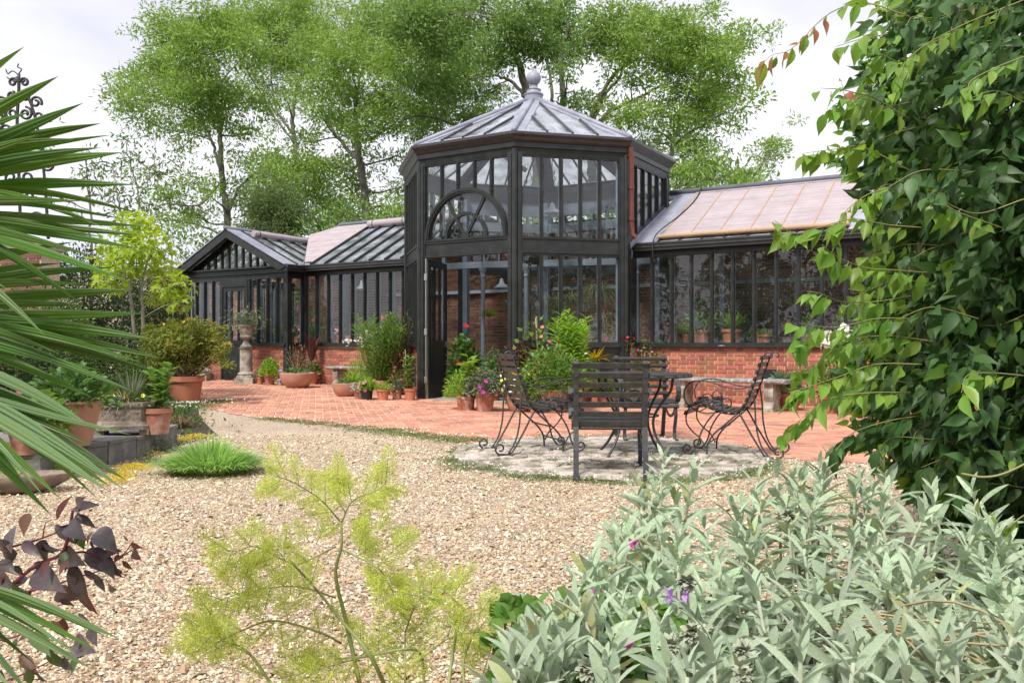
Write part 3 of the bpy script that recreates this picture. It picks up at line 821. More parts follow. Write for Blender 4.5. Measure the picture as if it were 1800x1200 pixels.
# ------------------------------------------------------------ the octagonal tower
R8 = 1.015 / math.sin(rad(22.5))
def ov(k, r=R8, z=0.0):
    a = rad(-112.5 + 45 * k); return Vector((r * math.cos(a), r * math.sin(a), z))
def octring(mb, prof):
    n = len(prof)
    V = [tuple(ov(k, r, z)) for (r, z) in prof for k in range(8)]
    Fs = [(i * 8 + k, i * 8 + (k + 1) % 8, ((i + 1) % n) * 8 + (k + 1) % 8, ((i + 1) % n) * 8 + k) for i in range(n) for k in range(8)]
    return mb.add(V, Fs)
def face_matrix(k):
    a, b = ov(k), ov(k + 1); d = (b - a).normalized()
    y = Vector((-d.y, d.x, 0))
    return BM @ Matrix(((d.x, y.x, 0, a.x), (d.y, y.y, 0, a.y), (0, 0, 1, 0), (0, 0, 0, 1)))
FW = 2.03
def tower():
    t = bthing('octagonal_tower', 'tall octagonal glasshouse tower with lead roof, ball finial and arched fanlight over its open doors', 'glasshouse', 0, 0)
    for k in range(8):
        M0 = face_matrix(k); Mp = face_matrix(k - 1)
        m = MB()
        for Mx, s in ((M0, 1), (Mp, -1)):
            L_ = BM.inverted() @ Mx
            a, b = (0.02, .125) if s == 1 else (FW - .125, FW - .02)
            m.box(a, b, -.035, .09, 0.005, 4.40 - .003 * s, L_)
            a, b = (0.045, .10) if s == 1 else (FW - .10, FW - .045)
            m.box(a, b, -.05, -.035, .25, 4.3, L_)
            a, b = (0.0, .15) if s == 1 else (FW - .15, FW)
            m.box(a, b, -.06, .09, 0.005, .2 - .003 * s, L_)
        v = ov(k, R8 + .01)
        m.tube([(v.x, v.y, .003), (v.x, v.y, 4.395)], .052, 10)
        m.build('corner_post', M_PAINT, t, .6, M=BM)
    NP = 5
    def side_bottom(x):      # bottom of upper glazing where a wing roof passes (faces 2 and 6)
        return x
    for k in range(8):
        M = face_matrix(k); s0, s1 = .125, FW - .125; st = (s1 - s0) / NP
        wing = k in (2, 6); rear = k in (3, 4, 5)
        ztop = 3.98 if rear else 4.28
        def zb(s):
            if not wing: return 2.90
            w = (-1.015 + s) if k == 2 else (1.015 - s)
            return min(max(2.90, slope_z(w) + .12), 4.1)
        # lower part
        if not wing:
            if k != 0:
                if rear: pass
                elif k == 7:
                    w = MB().box(.12, FW - .12, 0, .2, -.1, .98).build('wall', M_MORTAR, t, M=M)
                    if k == 7:
                        brickwork(w, M, .12, FW - .12, 0, .975, M_BRICK, 200)
                        v = MB()
                        for i in range(6): v.box(1.0 + i * .1, 1.045 + i * .1, -.018, -.012, .22, .78)
                        v.build('air_vent', M_PLASTIC, t, M=M)
                else:
                    m = MB().box(.126, FW - .126, .0, .08, .0, .98)
                    for i in range(4):
                        a = .2 + i * .42; m.box(a, a + .05, -.02, 0, .12, .9)
                    m.box(.126, FW - .126, -.02, .0, 0, .12).box(.126, FW - .126, -.02, .0, .88, .98)
                    m.build('panel', M_PAINT, t, M=M)
            if k not in (0, 3, 4, 5):
                MB().box(.126, FW - .126, -.085, .09, .983, 1.03).box(.126, FW - .126, -.05, .09, 1.03, 1.07).build('sill', M_PAINT, t, M=M)
                MB().box(s0, s1, -.01, .06, 2.57, 2.61).build('head_rail', M_PAINT, t, M=M)
                for i in range(NP):
                    x = s0 + st * i
                    if i: MB().box(x - .028, x + .028, -.015, .055, 1.07, 2.57).box(x - .012, x + .012, -.03, -.015, 1.07, 2.57).build('glazing_bar', M_PAINT, t, M=M)
                    MB().box(x + .02, x + st - .02, .012, .017, 1.065, 2.575).build('pane', M_GLASS, t, M=M)
                m = MB()
                for i in range(NP + 1):
                    x = s0 + st * i; m.box(x - .02, x + .02, .058, .10, 1.072, 2.567)
                m.build('inner_bars', M_BLUEPAINT, t, M=M)
            m = MB().box(s0, s1, -.01, .08, 2.612, 2.895).box(s0, s1, -.03, -.01, 2.612, 2.65).box(s0, s1, -.03, -.01, 2.855, 2.895)
            m.build('transom', M_PAINT, t, M=M)
        else:
            # strip of glazing between the corner and the wing wall
            if k == 2: a, b = .125, .56
            else: a, b = FW - .56, FW - .125
            MB().box(a, b, 0, .16, -.05, .98).build('wall', M_MORTAR, t, M=M)
            MB().box(a, b, -.05, .09, .983, 1.05).build('sill', M_PAINT, t, M=M)
            MB().box(a, b, .012, .017, 1.05, 2.6).build('pane', M_GLASS, t, M=M)
            m = MB()
            sA, sB = s0, s1
            m.prism([(sA, -.02, zb(sA) - .22), (sB, -.02, zb(sB) - .22), (sB, -.02, zb(sB)), (sA, -.02, zb(sA))], (0, .1, 0))
            m.build('transom', M_PAINT, t, M=M)
            MB().prism([(sA, -.05, zb(sA) - .16), (sB, -.05, zb(sB) - .16), (sB, -.05, zb(sB) - .06), (sA, -.05, zb(sA) - .06)], (0, .028, 0)).build('lead_upstand', M_LEAD, t, M=M)
        # upper part
        if k != 0:
            for i in range(NP):
                x = s0 + st * i
                if i and zb(x) < ztop - .05: MB().box(x - .028, x + .028, -.015, .055, zb(x) - .02, ztop).box(x - .012, x + .012, -.03, -.015, zb(x) - .02, ztop).build('glazing_bar', M_PAINT, t, M=M)
                a, b = x + .02, x + st - .02
                if min(zb(a), zb(b)) < ztop - .05:
                    MB().prism([(a, .012, zb(a) - .01), (b, .012, zb(b) - .01), (b, .012, ztop + .005), (a, .012, ztop + .005)], (0, .005, 0)).build('pane', M_GLASS, t, M=M)
            m = MB().box(s0, s1, -.02, .07, ztop, 4.40)
            m.build('head_rail', M_PAINT if not rear else M_BLUEPAINT, t, M=M)
            m = MB()
            for i in range(NP + 1):
                x = s0 + st * i
                if zb(x) < ztop: m.box(x - .02, x + .02, .058, .10, zb(x) + .002, ztop - .002)
            m.build('inner_bars', M_BLUEPAINT, t, M=M)
        else:
            MB().box(s0, s1, -.02, .07, 4.28, 4.40).build('head_rail', M_PAINT, t, M=M)
            cx, cz, Ro, Ri = FW / 2, 2.93, .885, .80
            def arcpts(r, a0=0, a1=pi, n=28): return [(cx + r * math.cos(a0 + (a1 - a0) * i / n), cz + r * math.sin(a0 + (a1 - a0) * i / n)) for i in range(n + 1)]
            def ring(mb, ro, ri, y0, y1, n=28):
                A, B = arcpts(ro, n=n), arcpts(ri, n=n)
                for i in range(n):
                    mb.prism([(A[i][0], y0, A[i][1]), (A[i + 1][0], y0, A[i + 1][1]), (B[i + 1][0], y0, B[i + 1][1]), (B[i][0], y0, B[i][1])], (0, y1 - y0, 0))
                return mb
            m = ring(MB(), Ro, Ri, -.05, .06); ring(m, Ro - .02, Ri + .03, -.065, -.05); ring(m, .46, .40, -.03, .04)
            m.box(cx - Ro, cx + Ro, -.045, .06, cz - .035, cz)
            for a in (60, 120):
                c, s = math.cos(rad(a)), math.sin(rad(a))
                m.bar((cx + .02 * c, .0, cz + .02 * s), (cx + Ri * c, .0, cz + Ri * s), .05, .045, up=(0, 1, 0))
            m.prism([(x, -.05, z) for x, z in arcpts(.09, n=12)], (0, .09, 0))
            m.build('fanlight_frame', M_PAINT, t, M=M)
            for a0, a1 in ((0, 60), (60, 120), (120, 180)):
                for r0, r1 in ((.06, .41), (.45, .81)):
                    A = arcpts(r1, rad(a0), rad(a1), 10); B = arcpts(r0, rad(a0), rad(a1), 10)[::-1]
                    MB().prism([(x, .004, z) for x, z in A + B], (0, .005, 0)).build('fanlight_pane', M_GLASS, t, M=M)
            def zarch(x):
                d = abs(x - cx); return cz + math.sqrt(max(0, (Ro - .01) ** 2 - d * d)) if d < Ro else cz
            for i in range(NP):
                x = s0 + st * i
                if i: MB().box(x - .028, x + .028, -.015, .055, zarch(x) - .01, 4.28).box(x - .012, x + .012, -.03, -.015, zarch(x), 4.28).build('glazing_bar', M_PAINT, t, M=M)
                xs = np.linspace(x + .02, x + st - .02, 9)
                MB().prism([(a, .012, zarch(a) - .01) for a in xs] + [(xs[-1], .012, 4.285), (xs[0], .012, 4.285)], (0, .005, 0)).build('pane', M_GLASS, t, M=M)
            MB().box(s0, s1, -.12, .5, -.05, .03).build('threshold', M_STONE, t, M=M)
            # two door leaves standing open inwards
            for sgn, hx, ang in ((1, s0 + .01, 103), (-1, s1 - .01, 180 - 100)):
                MD = M @ Matrix.Translation((hx, .05, 0)) @ Matrix.Rotation(rad(ang), 4, 'Z')
                if sgn == -1: MD = MD
                d = MB().box(0, .09, -.022, .022, .04, 2.58).box(.78, .87, -.022, .022, .04, 2.58)
                d.box(.09, .78, -.022, .022, 2.46, 2.58).box(.09, .78, -.022, .022, .95, 1.10).box(.09, .78, -.022, .022, .04, .26).box(.09, .78, -.012, .012, .26, .95)
                for x in (.305, .545): d.box(x - .018, x + .018, -.02, .02, 1.10, 2.46)
                do = d.build('door', M_PAINT, t, M=MD)
                for a, b in ((.09, .287), (.323, .527), (.563, .78)):
                    MB().box(a - .002, b + .002, -.003, .003, 1.097, 2.463).build('pane', M_GLASS, do, M=MD)
                MB().box(.80, .84, -.06, -.022, .98, 1.08).build('handle', M_SILVER, do, M=MD)
                if sgn == 1:
                    MB().box(s0 + .012, s0 + .032, -.032, .03, .03, 2.6).build('door_edge_strip', M_SILVER, t, M=M)
                    for z in (.32, 1.2, 2.2): MB().box(s0 + .002, s0 + .062, -.056, -.036, z, z + .12).build('hinge', M_SILVER, t, M=M)
    # cornice and gutter
    c = MB(); octring(c, [(R8 + .03, 4.30), (R8 + .05, 4.41), (R8 + .08, 4.42), (R8 + .085, 4.50), (R8 - .12, 4.50), (R8 - .12, 4.30)])
    c.build('cornice', M_PAINT, t, M=BM)
    c = MB(); octring(c, [(R8 + .07, 4.503), (R8 + .12, 4.54), (R8 + .14, 4.58), (R8 + .19, 4.62), (R8 + .19, 4.665), (R8 + .10, 4.665), (R8 - .1, 4.60), (R8 - .1, 4.503)])
    c.build('gutter', M_GUTTER, t, M=BM)
    # roof
    re, ze, za = R8 + .12, 4.66, 6.02
    apex = Vector((0, 0, za))
    for k in range(8):
        A, B = ov(k, re, ze), ov(k + 1, re, ze)
        x = (B - A); b = x.length; x.normalize(); mid = (A + B) / 2; y = (apex - mid); h = y.length; y.normalize(); n = x.cross(y)
        def P(X, Y, o=0.0): return tuple(A + x * X + y * Y + n * o)
        a = .17; Lh = math.hypot(b / 2, h); y0 = .10
        xa = y0 * (b / 2) / h + a * Lh / h; yt = h - a * Lh / (b / 2)
        m = MB(); nn = tuple(n * .02)
        m.prism([P(0, 0), P(b, 0), P(b - xa, y0), P(xa, y0)], nn)
        m.prism([P(0, 0), P(xa, y0), P(b / 2, yt), P(b / 2, h)], nn)
        m.prism([P(b, 0), P(b / 2, h), P(b / 2, yt), P(b - xa, y0)], nn)
        m.build('lead_sheet', M_LEAD, t, M=BM)
        def yline(X): return (yt - y0) * (1 - abs(X - b / 2) / (b / 2 - xa)) + y0
        xs = [xa, b / 2 - .46, b / 2, b / 2 + .46, b - xa]
        for i in range(4):
            X0, X1 = xs[i] + .004, xs[i + 1] - .004
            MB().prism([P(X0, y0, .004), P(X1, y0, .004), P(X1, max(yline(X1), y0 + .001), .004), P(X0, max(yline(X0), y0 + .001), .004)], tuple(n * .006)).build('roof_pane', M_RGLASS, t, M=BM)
            if i: MB().bar(P(xs[i], y0 - .08, .03), P(xs[i], yline(xs[i]), .03), .032, .04, up=tuple(n)).build('roof_bar', M_GUTTER, t, M=BM)
        MB().tube([tuple(A + Vector((0, 0, .03))), tuple((A + (apex - A) * .5) + Vector((0, 0, .035))), tuple(apex * .985 + A * .015 + Vector((0, 0, .02)))], .048, 8).build('hip_roll', M_LEAD, t, True, M=BM)
        c1 = A + (apex - A) * .48; c2 = A + (apex - A) * .49
        MB().tube([tuple(c1 + Vector((0, 0, .035))), tuple(c2 + Vector((0, 0, .035)))], .054, 8).build('hip_collar', M_LEAD, t, True, M=BM)
        MB().bar(tuple(A * .96 + Vector((0, 0, .1))), tuple(apex - Vector((0, 0, .1))), .05, .1).build('hip_rafter', M_PAINT, t, M=BM)
    f = [(.20, 5.94), (.20, 5.99), (.185, 6.0), (.185, 6.07), (.20, 6.08), (.20, 6.10), (.15, 6.13), (.14, 6.17), (.155, 6.19), (.10, 6.22), (.075, 6.26), (.085, 6.28), (.06, 6.295)]
    f += [(.15 * math.sin(rad(a)), 6.43 - .15 * math.cos(rad(a))) for a in range(25, 180, 12)] + [(.012, 6.585), (.008, 6.66)]
    MB().lathe(f, 24).build('finial', M_LEAD, t, .7, M=BM)
    # inner ring beam, columns and braces
    m = MB()
    for k in (3, 4, 5):
        a, b = ov(k, R8 - .16, 3.7), ov(k + 1, R8 - .16, 3.7)
        m.bar(a, b, .06, .2)
    for k in range(3, 7):
        v = ov(k, R8 - .16); m.box(v.x - .06, v.x + .06, v.y - .06, v.y + .06, .02, 4.3)
    m.build('inner_frame', M_BLUEPAINT, t, M=BM)
    cols_ = []
    for x_, D_ in ((849, 17.4), (925, 17.2), (1120, 16.6)):
        c_ = BM.inverted() @ Vector(((x_ - 900) / F * D_, D_, 0))
        MB().tube([(c_.x, c_.y, .02), (c_.x, c_.y, 2.60)], .045, 12).lathe([(.047, 2.40), (.065, 2.42), (.05, 2.44), (.055, 2.52), (.085, 2.56), (.085, 2.598)], 12, c=(c_.x, c_.y, 0)).build('column', M_BLUEPAINT, t, .7, M=BM)
        cols_.append((c_.x, c_.y))
    cols_ = [(-2.3, cols_[0][1] - .1)] + cols_ + [(2.4, cols_[-1][1])]
    for (a_, b_), (c2, d2) in zip(cols_, cols_[1:]):
        MB().bar((a_, b_, 2.67), (c2, d2, 2.67), .09, .13).build('tie_beam', M_BLUEPAINT, t, M=BM)
    for a_, b_ in cols_[1:-1]:
        MB().bar((a_, b_, 2.66), (a_ + .1, 2.4, 2.78), .07, .1).build('tie_beam', M_BLUEPAINT, t, M=BM)
    # downpipe at the right front corner
    v = ov(2, R8 + .09)
    MB().tube([(v.x + .03, v.y, 4.52), (v.x + .03, v.y + .02, 4.40), (v.x + .03, v.y + .05, 4.2), (v.x + .03, v.y + .05, 3.2), (v.x + .04, v.y + .06, 2.98), (v.x + .10, v.y + .08, 2.92)], .042, 10).build('downpipe', M_PIPE, t, 1.0, M=BM)
    p = MB()
    for z in (4.32, 3.78, 3.22): p.tube([(v.x + .03, v.y + .045, z), (v.x + .03, v.y + .045, z + .05)], .052, 10)
    p.build('pipe_brackets', M_PIPE, t, 1.0, M=BM)
tower()

# ============================================================ BACKGROUND TREES
M_TLEAF = mat('ash_leaves', (.225, .345, .08), rough=.55, spec=.3, var=.28, hue=.018, trans=.35, tips=(.2, (.30, .42, .08)))
M_TLEAF2 = mat('dark_tree_leaves', (.185, .295, .075), rough=.55, spec=.3, var=.3, hue=.015, trans=.3)
M_TLEAF3 = mat('pale_leaves', (.14, .20, .07), rough=.6, spec=.3, var=.25, hue=.015, trans=.35)
M_SAPL = mat('sapling_leaves', (.13, .21, .05), rough=.55, spec=.3, var=.2, hue=.015, trans=.4)
T_ASH = (np.array([(0, 0, 0), (.5, -.16, .03), (1, 0, -.05), (.5, .16, .03)]), [(0, 1, 2, 3)])
def limb(mb, a, b, ra, rb, sag=.0, wob=.06, n=8, sides=6):
    a, b = np.array(tuple(a)), np.array(tuple(b)); L = np.linalg.norm(b - a)
    P = arc(a, b, sag, n)
    P[1:-1] += RNG.normal(0, wob * L / n, (n - 2, 3)).cumsum(axis=0) * .4
    mb.tube(P, np.linspace(ra, rb, n), sides)
    return P
def tree(name, label, D, trunks, clumps, mt, bark=M_BARK, leaf=.17, dens=1.0, depth=3.5, sub=1.0, group=None, flat=.62, rsc=1.0):
    """trunks: pixel polylines [(x, y, radius_m), ...] at depth D; clumps: (x, y, rx, ry, density) in pixels, filled with leafy twigs"""
    first = trunks[0][0]
    b = px(first[0], HOR, D); b.z = gz(b.x, b.y) - .1
    t = thing(name, label, 'tree', b, 0, group)
    tr = MB(); nodes = []
    for pl in trunks:
        pts = [px(x, y, D + RNG.normal(0, .15)) for x, y, r in pl]
        rs = [r for x, y, r in pl]
        if pl is trunks[0] and pts[0].z > b.z: pts = [Vector((pts[0].x, pts[0].y, b.z))] + pts; rs = [rs[0] * 1.15] + rs
        P = smooth_path(pts, 6 * len(pts)); R = np.interp(np.linspace(0, 1, len(P)), np.linspace(0, 1, len(rs)), rs)
        P[1:-1] += RNG.normal(0, .02, (len(P) - 2, 3))
        R = R * .56; tr.tube(P, R, 8)
        nodes += [(p, r) for p, r in zip(P, R)]
    NP_, NR = np.array([p for p, r in nodes]), np.array([r for p, r in nodes])
    lp, ld, ll = [], [], []
    tw = MB()
    for (x, y, rx, ry, dn) in clumps:
        dd = RNG.uniform(-depth, depth)
        c = np.array(tuple(px(x, y, D + dd))); s = (D + dd) / F
        ex_, ez_ = rx * s, ry * s; ey_ = min(max(ex_, ez_) * .9, 3.0)
        # branch to the clump from a lower, nearby node
        dist = np.linalg.norm(NP_ - c, axis=1) + np.where(NP_[:, 2] > c[2] - .2, 4.0, 0) + .0
        k = int(np.argmin(dist)); a = NP_[k]
        br = min(NR[k] * .5, .025 + .012 * np.linalg.norm(c - a))
        P = limb(tw, a, c, br, .018, sag=RNG.uniform(-.05, .12) * np.linalg.norm(c - a), wob=.25)
        ntw = max(2, int(8.3 * dn * sub * (rx * ry) / 1300))
        for q in range(ntw):
            v = RNG.normal(0, 1, 3); v /= np.linalg.norm(v); v *= RNG.uniform(.3, 1) ** .6
            e = c + v * np.array([ex_, ey_, ez_]) * .95
            s0 = P[RNG.integers(4, 8)]
            tw.tube(arc(s0, e, .08 * np.linalg.norm(e - s0), 5), np.linspace(.014, .005, 5), 4)
            for z in range(2):
                rp_ = RNG.uniform(.34, .78) * (D / 30) * (1 if z == 0 else .6) * rsc
                pc = e + (0 if z == 0 else 1) * RNG.normal(0, .55, 3)
                m = int(430 * dens * rp_ ** 2 * (.17 / leaf) ** 2)
                if m < 3: continue
                d = norm(RNG.normal(0, 1, (m, 3)) + [0, 0, .25]); rr = RNG.random((m, 1)) ** .5 * RNG.uniform(.8, 1.25, (m, 1))
                o = d * rr * rp_ * np.array([1.15, 1.15, flat])
                lp.append(pc + o); dr = d * .8 + RNG.normal(0, .55, (m, 3)); dr[:, 2] -= .1
                ld.append(dr)
    tr.build('trunk', bark, t, True)
    tw.build('branches', bark, t, True, kind='stuff')
    lp, ld = np.concatenate(lp), np.concatenate(ld)
    mb = MB(); scatter(mb, T_ASH, lp, ld, leaf, None, roll=1.2, jit=.35)
    mb.build('crown', mt, t, False, kind='stuff')
    return len(lp)

NL = 0
G = 'tall trees standing behind the glasshouse'
NL += tree('ash_tree', 'leftmost tall ash tree, airy crown with a pale double stem rising behind the gabled porch', 33,
    [[(400, 400, .26), (392, 330, .22), (388, 260, .19), (384, 205, .15), (380, 140, .08), (372, 80, .05)], [(388, 300, .12), (372, 250, .10), (352, 200, .08), (330, 140, .05)], [(403, 370, .10), (425, 325, .08), (455, 300, .05)], [(390, 320, .08), (350, 360, .06), (300, 358, .05), (268, 362, .03)]],
    [(300, 60, 50, 30, 1), (340, 145, 46, 30, 1), (280, 160, 40, 26, .9), (420, 180, 40, 24, .8), (330, 60, 50, 30, 1), (460, 180, 30, 20, .7), (255, 110, 38, 28, .8), (245, 165, 32, 26, .7), (300, 130, 50, 32, 1), (345, 95, 50, 36, 1), (385, 60, 45, 34, 1), (330, 180, 45, 28, .9), (385, 150, 40, 34, 1), (395, 205, 40, 26, .9), (345, 215, 42, 20, .8), (255, 205, 22, 18, .5), (290, 230, 30, 16, .5), (440, 95, 40, 40, .9), (350, 30, 40, 22, .8), (300, 345, 42, 24, .8), (350, 380, 46, 20, .9), (425, 270, 30, 22, .6), (285, 315, 28, 20, .6), (400, 320, 30, 18, .5), (235, 140, 16, 14, .5), (222, 178, 14, 10, .4), (318, 262, 24, 14, .5), (340, 320, 26, 20, .7), (445, 240, 22, 14, .5), (300, 395, 40, 20, .8), (375, 350, 26, 22, .6)], M_TLEAF, group=G)
NL += tree('ash_tree', 'second tall ash from the left, slim forked stems rising in front of open sky', 36,
    [[(525, 400, .24), (522, 300, .20), (516, 240, .18), (515, 190, .15), (528, 130, .10), (540, 70, .06)], [(516, 235, .10), (490, 200, .09), (478, 150, .08), (480, 90, .05)], [(516, 250, .09), (485, 210, .07), (450, 150, .05), (420, 100, .03)]],
    [(470, 45, 50, 36, 1), (500, 120, 40, 22, .8), (560, 90, 36, 30, .9), (420, 60, 40, 30, .9), (510, 10, 60, 26, 1), (520, 30, 50, 34, 1), (430, 30, 40, 30, .8), (480, 100, 34, 24, .8), (545, 95, 34, 26, .9), (500, 175, 30, 14, .7), (465, 165, 30, 12, .7), (535, 165, 22, 12, .7), (450, 130, 28, 20, .6), (540, 130, 26, 16, .5), (560, 50, 40, 30, .9), (500, 70, 36, 24, .9), (470, 215, 26, 12, .5), (570, 140, 20, 14, .4)], M_TLEAF, group=G)
NL += tree('ash_tree', 'broad ash tree with bright bushy crown left of the octagonal tower', 31,
    [[(645, 410, .30), (640, 340, .27), (632, 280, .22), (625, 220, .16), (630, 150, .10), (650, 80, .06)], [(640, 290, .14), (600, 250, .12), (570, 200, .08), (560, 150, .05)], [(632, 390, .10), (612, 372, .08), (580, 382, .06), (545, 402, .05)], [(640, 250, .10), (690, 220, .08), (720, 180, .05)]],
    [(600, 110, 45, 32, 1), (650, 90, 50, 36, 1), (700, 120, 42, 34, 1), (570, 150, 34, 26, .9), (620, 170, 40, 28, 1), (680, 170, 40, 30, 1), (600, 210, 46, 26, 1), (560, 190, 26, 18, .8), (650, 225, 40, 24, .9), (705, 215, 32, 20, .8), (510, 290, 50, 26, 1.1), (570, 300, 46, 26, 1.1), (500, 330, 42, 26, 1.2), (560, 340, 50, 26, 1.2), (620, 325, 36, 30, 1.1), (600, 365, 30, 18, .9), (535, 250, 32, 18, 1), (640, 265, 26, 20, .8), (700, 275, 22, 20, .6), (705, 330, 22, 26, .6), (670, 365, 30, 24, .8), (710, 375, 22, 18, .8), (470, 320, 26, 16, .8), (650, 30, 50, 36, 1), (600, 40, 40, 30, .9), (700, 60, 44, 36, 1)], M_TLEAF, dens=1.1, group=G)
NL += tree('ash_tree', 'great ash tree directly behind the ball finial of the tower', 29,
    [[(945, 330, .36), (940, 230, .30), (925, 160, .25), (905, 90, .18), (880, 30, .1)], [(945, 260, .2), (988, 180, .19), (985, 110, .14), (1000, 40, .08)], [(940, 240, .14), (970, 190, .12), (964, 120, .08), (950, 60, .05)], [(930, 180, .14), (905, 150, .11), (870, 132, .08), (820, 140, .05)], [(925, 300, .15), (800, 220, .12), (740, 205, .08), (700, 215, .04)]],
    [(780, 30, 60, 40, 1.1), (850, 30, 60, 40, 1.1), (920, 30, 55, 40, 1.1), (990, 25, 55, 36, 1.1), (760, 90, 50, 34, 1.1), (820, 95, 55, 36, 1.2), (890, 85, 50, 34, 1.1), (950, 90, 40, 26, .9), (1010, 85, 45, 30, 1), (800, 150, 50, 34, 1.2), (860, 165, 36, 20, .9), (750, 150, 42, 30, 1.1), (770, 195, 46, 26, 1), (830, 200, 40, 22, .9), (1000, 130, 20, 14, .6), (730, 240, 26, 18, .8), (745, 60, 46, 34, 1), (1045, 70, 40, 34, 1), (690, 180, 32, 24, .9), (1010, 175, 34, 14, .5), (1010, 200, 24, 12, .5), (720, 30, 50, 34, 1)], M_TLEAF2, dens=1.25, group=G)
NL += tree('ash_tree', 'spreading ash tree with long bare rising limbs, right of the tower roof', 30,
    [[(1045, 380, .34), (1040, 280, .3), (1035, 215, .26)], [(1035, 215, .17), (1055, 170, .14), (1085, 125, .12), (1120, 105, .08), (1160, 100, .05)], [(1040, 225, .15), (1075, 195, .13), (1120, 175, .10), (1165, 150, .07), (1215, 140, .04)], [(1040, 222, .12), (1065, 165, .10), (1090, 135, .08), (1095, 90, .05)], [(1150, 400, .22), (1165, 320, .18), (1185, 250, .14), (1200, 190, .08)]],
    [(1090, 40, 50, 36, 1), (1140, 70, 46, 32, 1.1), (1190, 60, 46, 36, 1.1), (1230, 70, 34, 40, 1), (1260, 100, 38, 30, 1), (1290, 90, 26, 26, .8), (1210, 110, 46, 28, 1.1), (1160, 110, 40, 24, 1), (1290, 145, 30, 24, .9), (1250, 160, 40, 28, 1.1), (1200, 160, 44, 24, 1), (1290, 200, 24, 20, .8), (1240, 210, 44, 26, 1.1), (1180, 205, 44, 28, 1), (1210, 250, 40, 28, 1), (1150, 250, 30, 24, .9), (1260, 280, 34, 26, 1), (1220, 305, 40, 26, 1.1), (1190, 320, 30, 24, 1), (1090, 70, 40, 26, 1), (1240, 25, 22, 18, .6), (1110, 150, 36, 22, .9), (1130, 215, 40, 18, .8), (1080, 205, 30, 12, .5), (1290, 320, 34, 18, 1), (1310, 60, 14, 14, .5), (1100, 110, 34, 20, .9), (1140, 30, 30, 24, .9)], M_TLEAF, dens=1.15, group=G)
NL += tree('small_tree', 'small outlying tree crown peeping over the right wing roof', 34,
    [[(1300, 400, .12), (1320, 320, .1), (1340, 290, .06)]], [(1345, 275, 24, 20, 1), (1320, 300, 30, 18, 1), (1360, 262, 14, 10, .8), (1300, 320, 26, 16, 1.1)], M_TLEAF, group=G)
NL += tree('round_tree', 'small rounded pale green tree just above the left wing roof', 26,
    [[(478, 460, .14), (478, 420, .12), (480, 380, .08)]], [(478, 350, 34, 20, 1.6), (460, 375, 32, 24, 1.6), (500, 370, 32, 26, 1.6), (480, 395, 44, 20, 1.8), (448, 400, 20, 16, 1.4), (515, 400, 22, 16, 1.4), (480, 365, 36, 26, 1.5)], M_TLEAF3, leaf=.12, depth=.8, dens=1.2, sub=1.6, rsc=.7)
NL += tree('dark_tree', 'dark leafy tree low behind the left wing between two ash stems', 38,
    [[(560, 460, .2), (560, 400, .16)]], [(440, 365, 26, 22, 1), (560, 390, 40, 18, 1), (620, 395, 40, 18, 1), (680, 395, 34, 16, 1), (600, 370, 28, 16, .7), (740, 300, 20, 30, 1)], M_TLEAF2, dens=1)
# saplings and thin trees at the left
for lab, D, tr_, cl in (
    ('slim sapling with two bare upright stems beside the leftmost ash', 24, [[(245, 400, .05), (240, 330, .04), (225, 270, .03), (222, 240, .015)], [(243, 360, .03), (262, 310, .025), (275, 262, .02), (258, 235, .01)]], [(225, 245, 18, 8, .7), (262, 240, 20, 8, .6), (240, 280, 14, 10, .5), (280, 300, 22, 20, .7), (225, 310, 20, 10, .6), (285, 285, 20, 14, .6), (250, 335, 24, 14, .8), (250, 370, 26, 16, .9)]),
    ('young feathery sapling rising between the palm fan and the brick wall', 20, [[(160, 420, .05), (155, 330, .04), (150, 280, .02), (152, 262, .01)]], [(150, 270, 18, 8, .5), (140, 300, 26, 10, .6), (170, 315, 20, 10, .6), (150, 345, 34, 14, .9), (115, 350, 24, 14, .8), (185, 285, 20, 9, .6)]),
    ('thin leafy sapling close to the bright maple', 21, [[(215, 420, .05), (205, 340, .04), (200, 290, .02)]], [(200, 300, 20, 12, .8), (215, 330, 20, 14, .9), (190, 350, 26, 16, 1), (225, 365, 20, 14, .9), (205, 385, 30, 14, 1)])):
    NL += tree('sapling', lab, D, tr_, cl, M_SAPL, leaf=.15, depth=.6, dens=.8, group='saplings at the left', sub=1.2, rsc=.5)

M_HEDGE = mat('hedge_leaves', (.05, .085, .03), rough=.6, spec=.3, var=.35, hue=.02, trans=.2)
M_SHRUB = mat('shrub_leaves', (.09, .15, .035), rough=.6, spec=.3, var=.3, hue=.02, trans=.3)
M_YELLOWG = mat('lime_leaves', (.22, .33, .05), rough=.5, spec=.35, var=.2, hue=.012, trans=.4)
def leafmass(mb, c, r, n, tmpl=T_SMALL, leaf=.07, shell=.75, lobes=9, up=.4):
    """irregular bush: leaves on the shells of several lobes"""
    c, r = np.array(tuple(c), float), np.array(r, float)
    P, Dd = [], []
    for k in range(lobes):
        v = RNG.normal(0, 1, 3); v /= np.linalg.norm(v); v[2] = abs(v[2]) * .9 - .25
        o = c + v * r * .55; q = r * RNG.uniform(.42, .62)
        m = n // lobes
        d = norm(RNG.normal(0, 1, (m, 3)))
        rr = shell + (1 - shell) * RNG.random(m) ** .5
        rr *= RNG.uniform(.85, 1.12, m)
        P.append(o + d * q * rr[:, None]); Dd.append(d + RNG.normal(0, .45, (m, 3)) + np.array([0, 0, up * .3]))
    P, Dd = np.concatenate(P), np.concatenate(Dd)
    scatter(mb, tmpl, P, Dd, leaf, None, .8, .3)
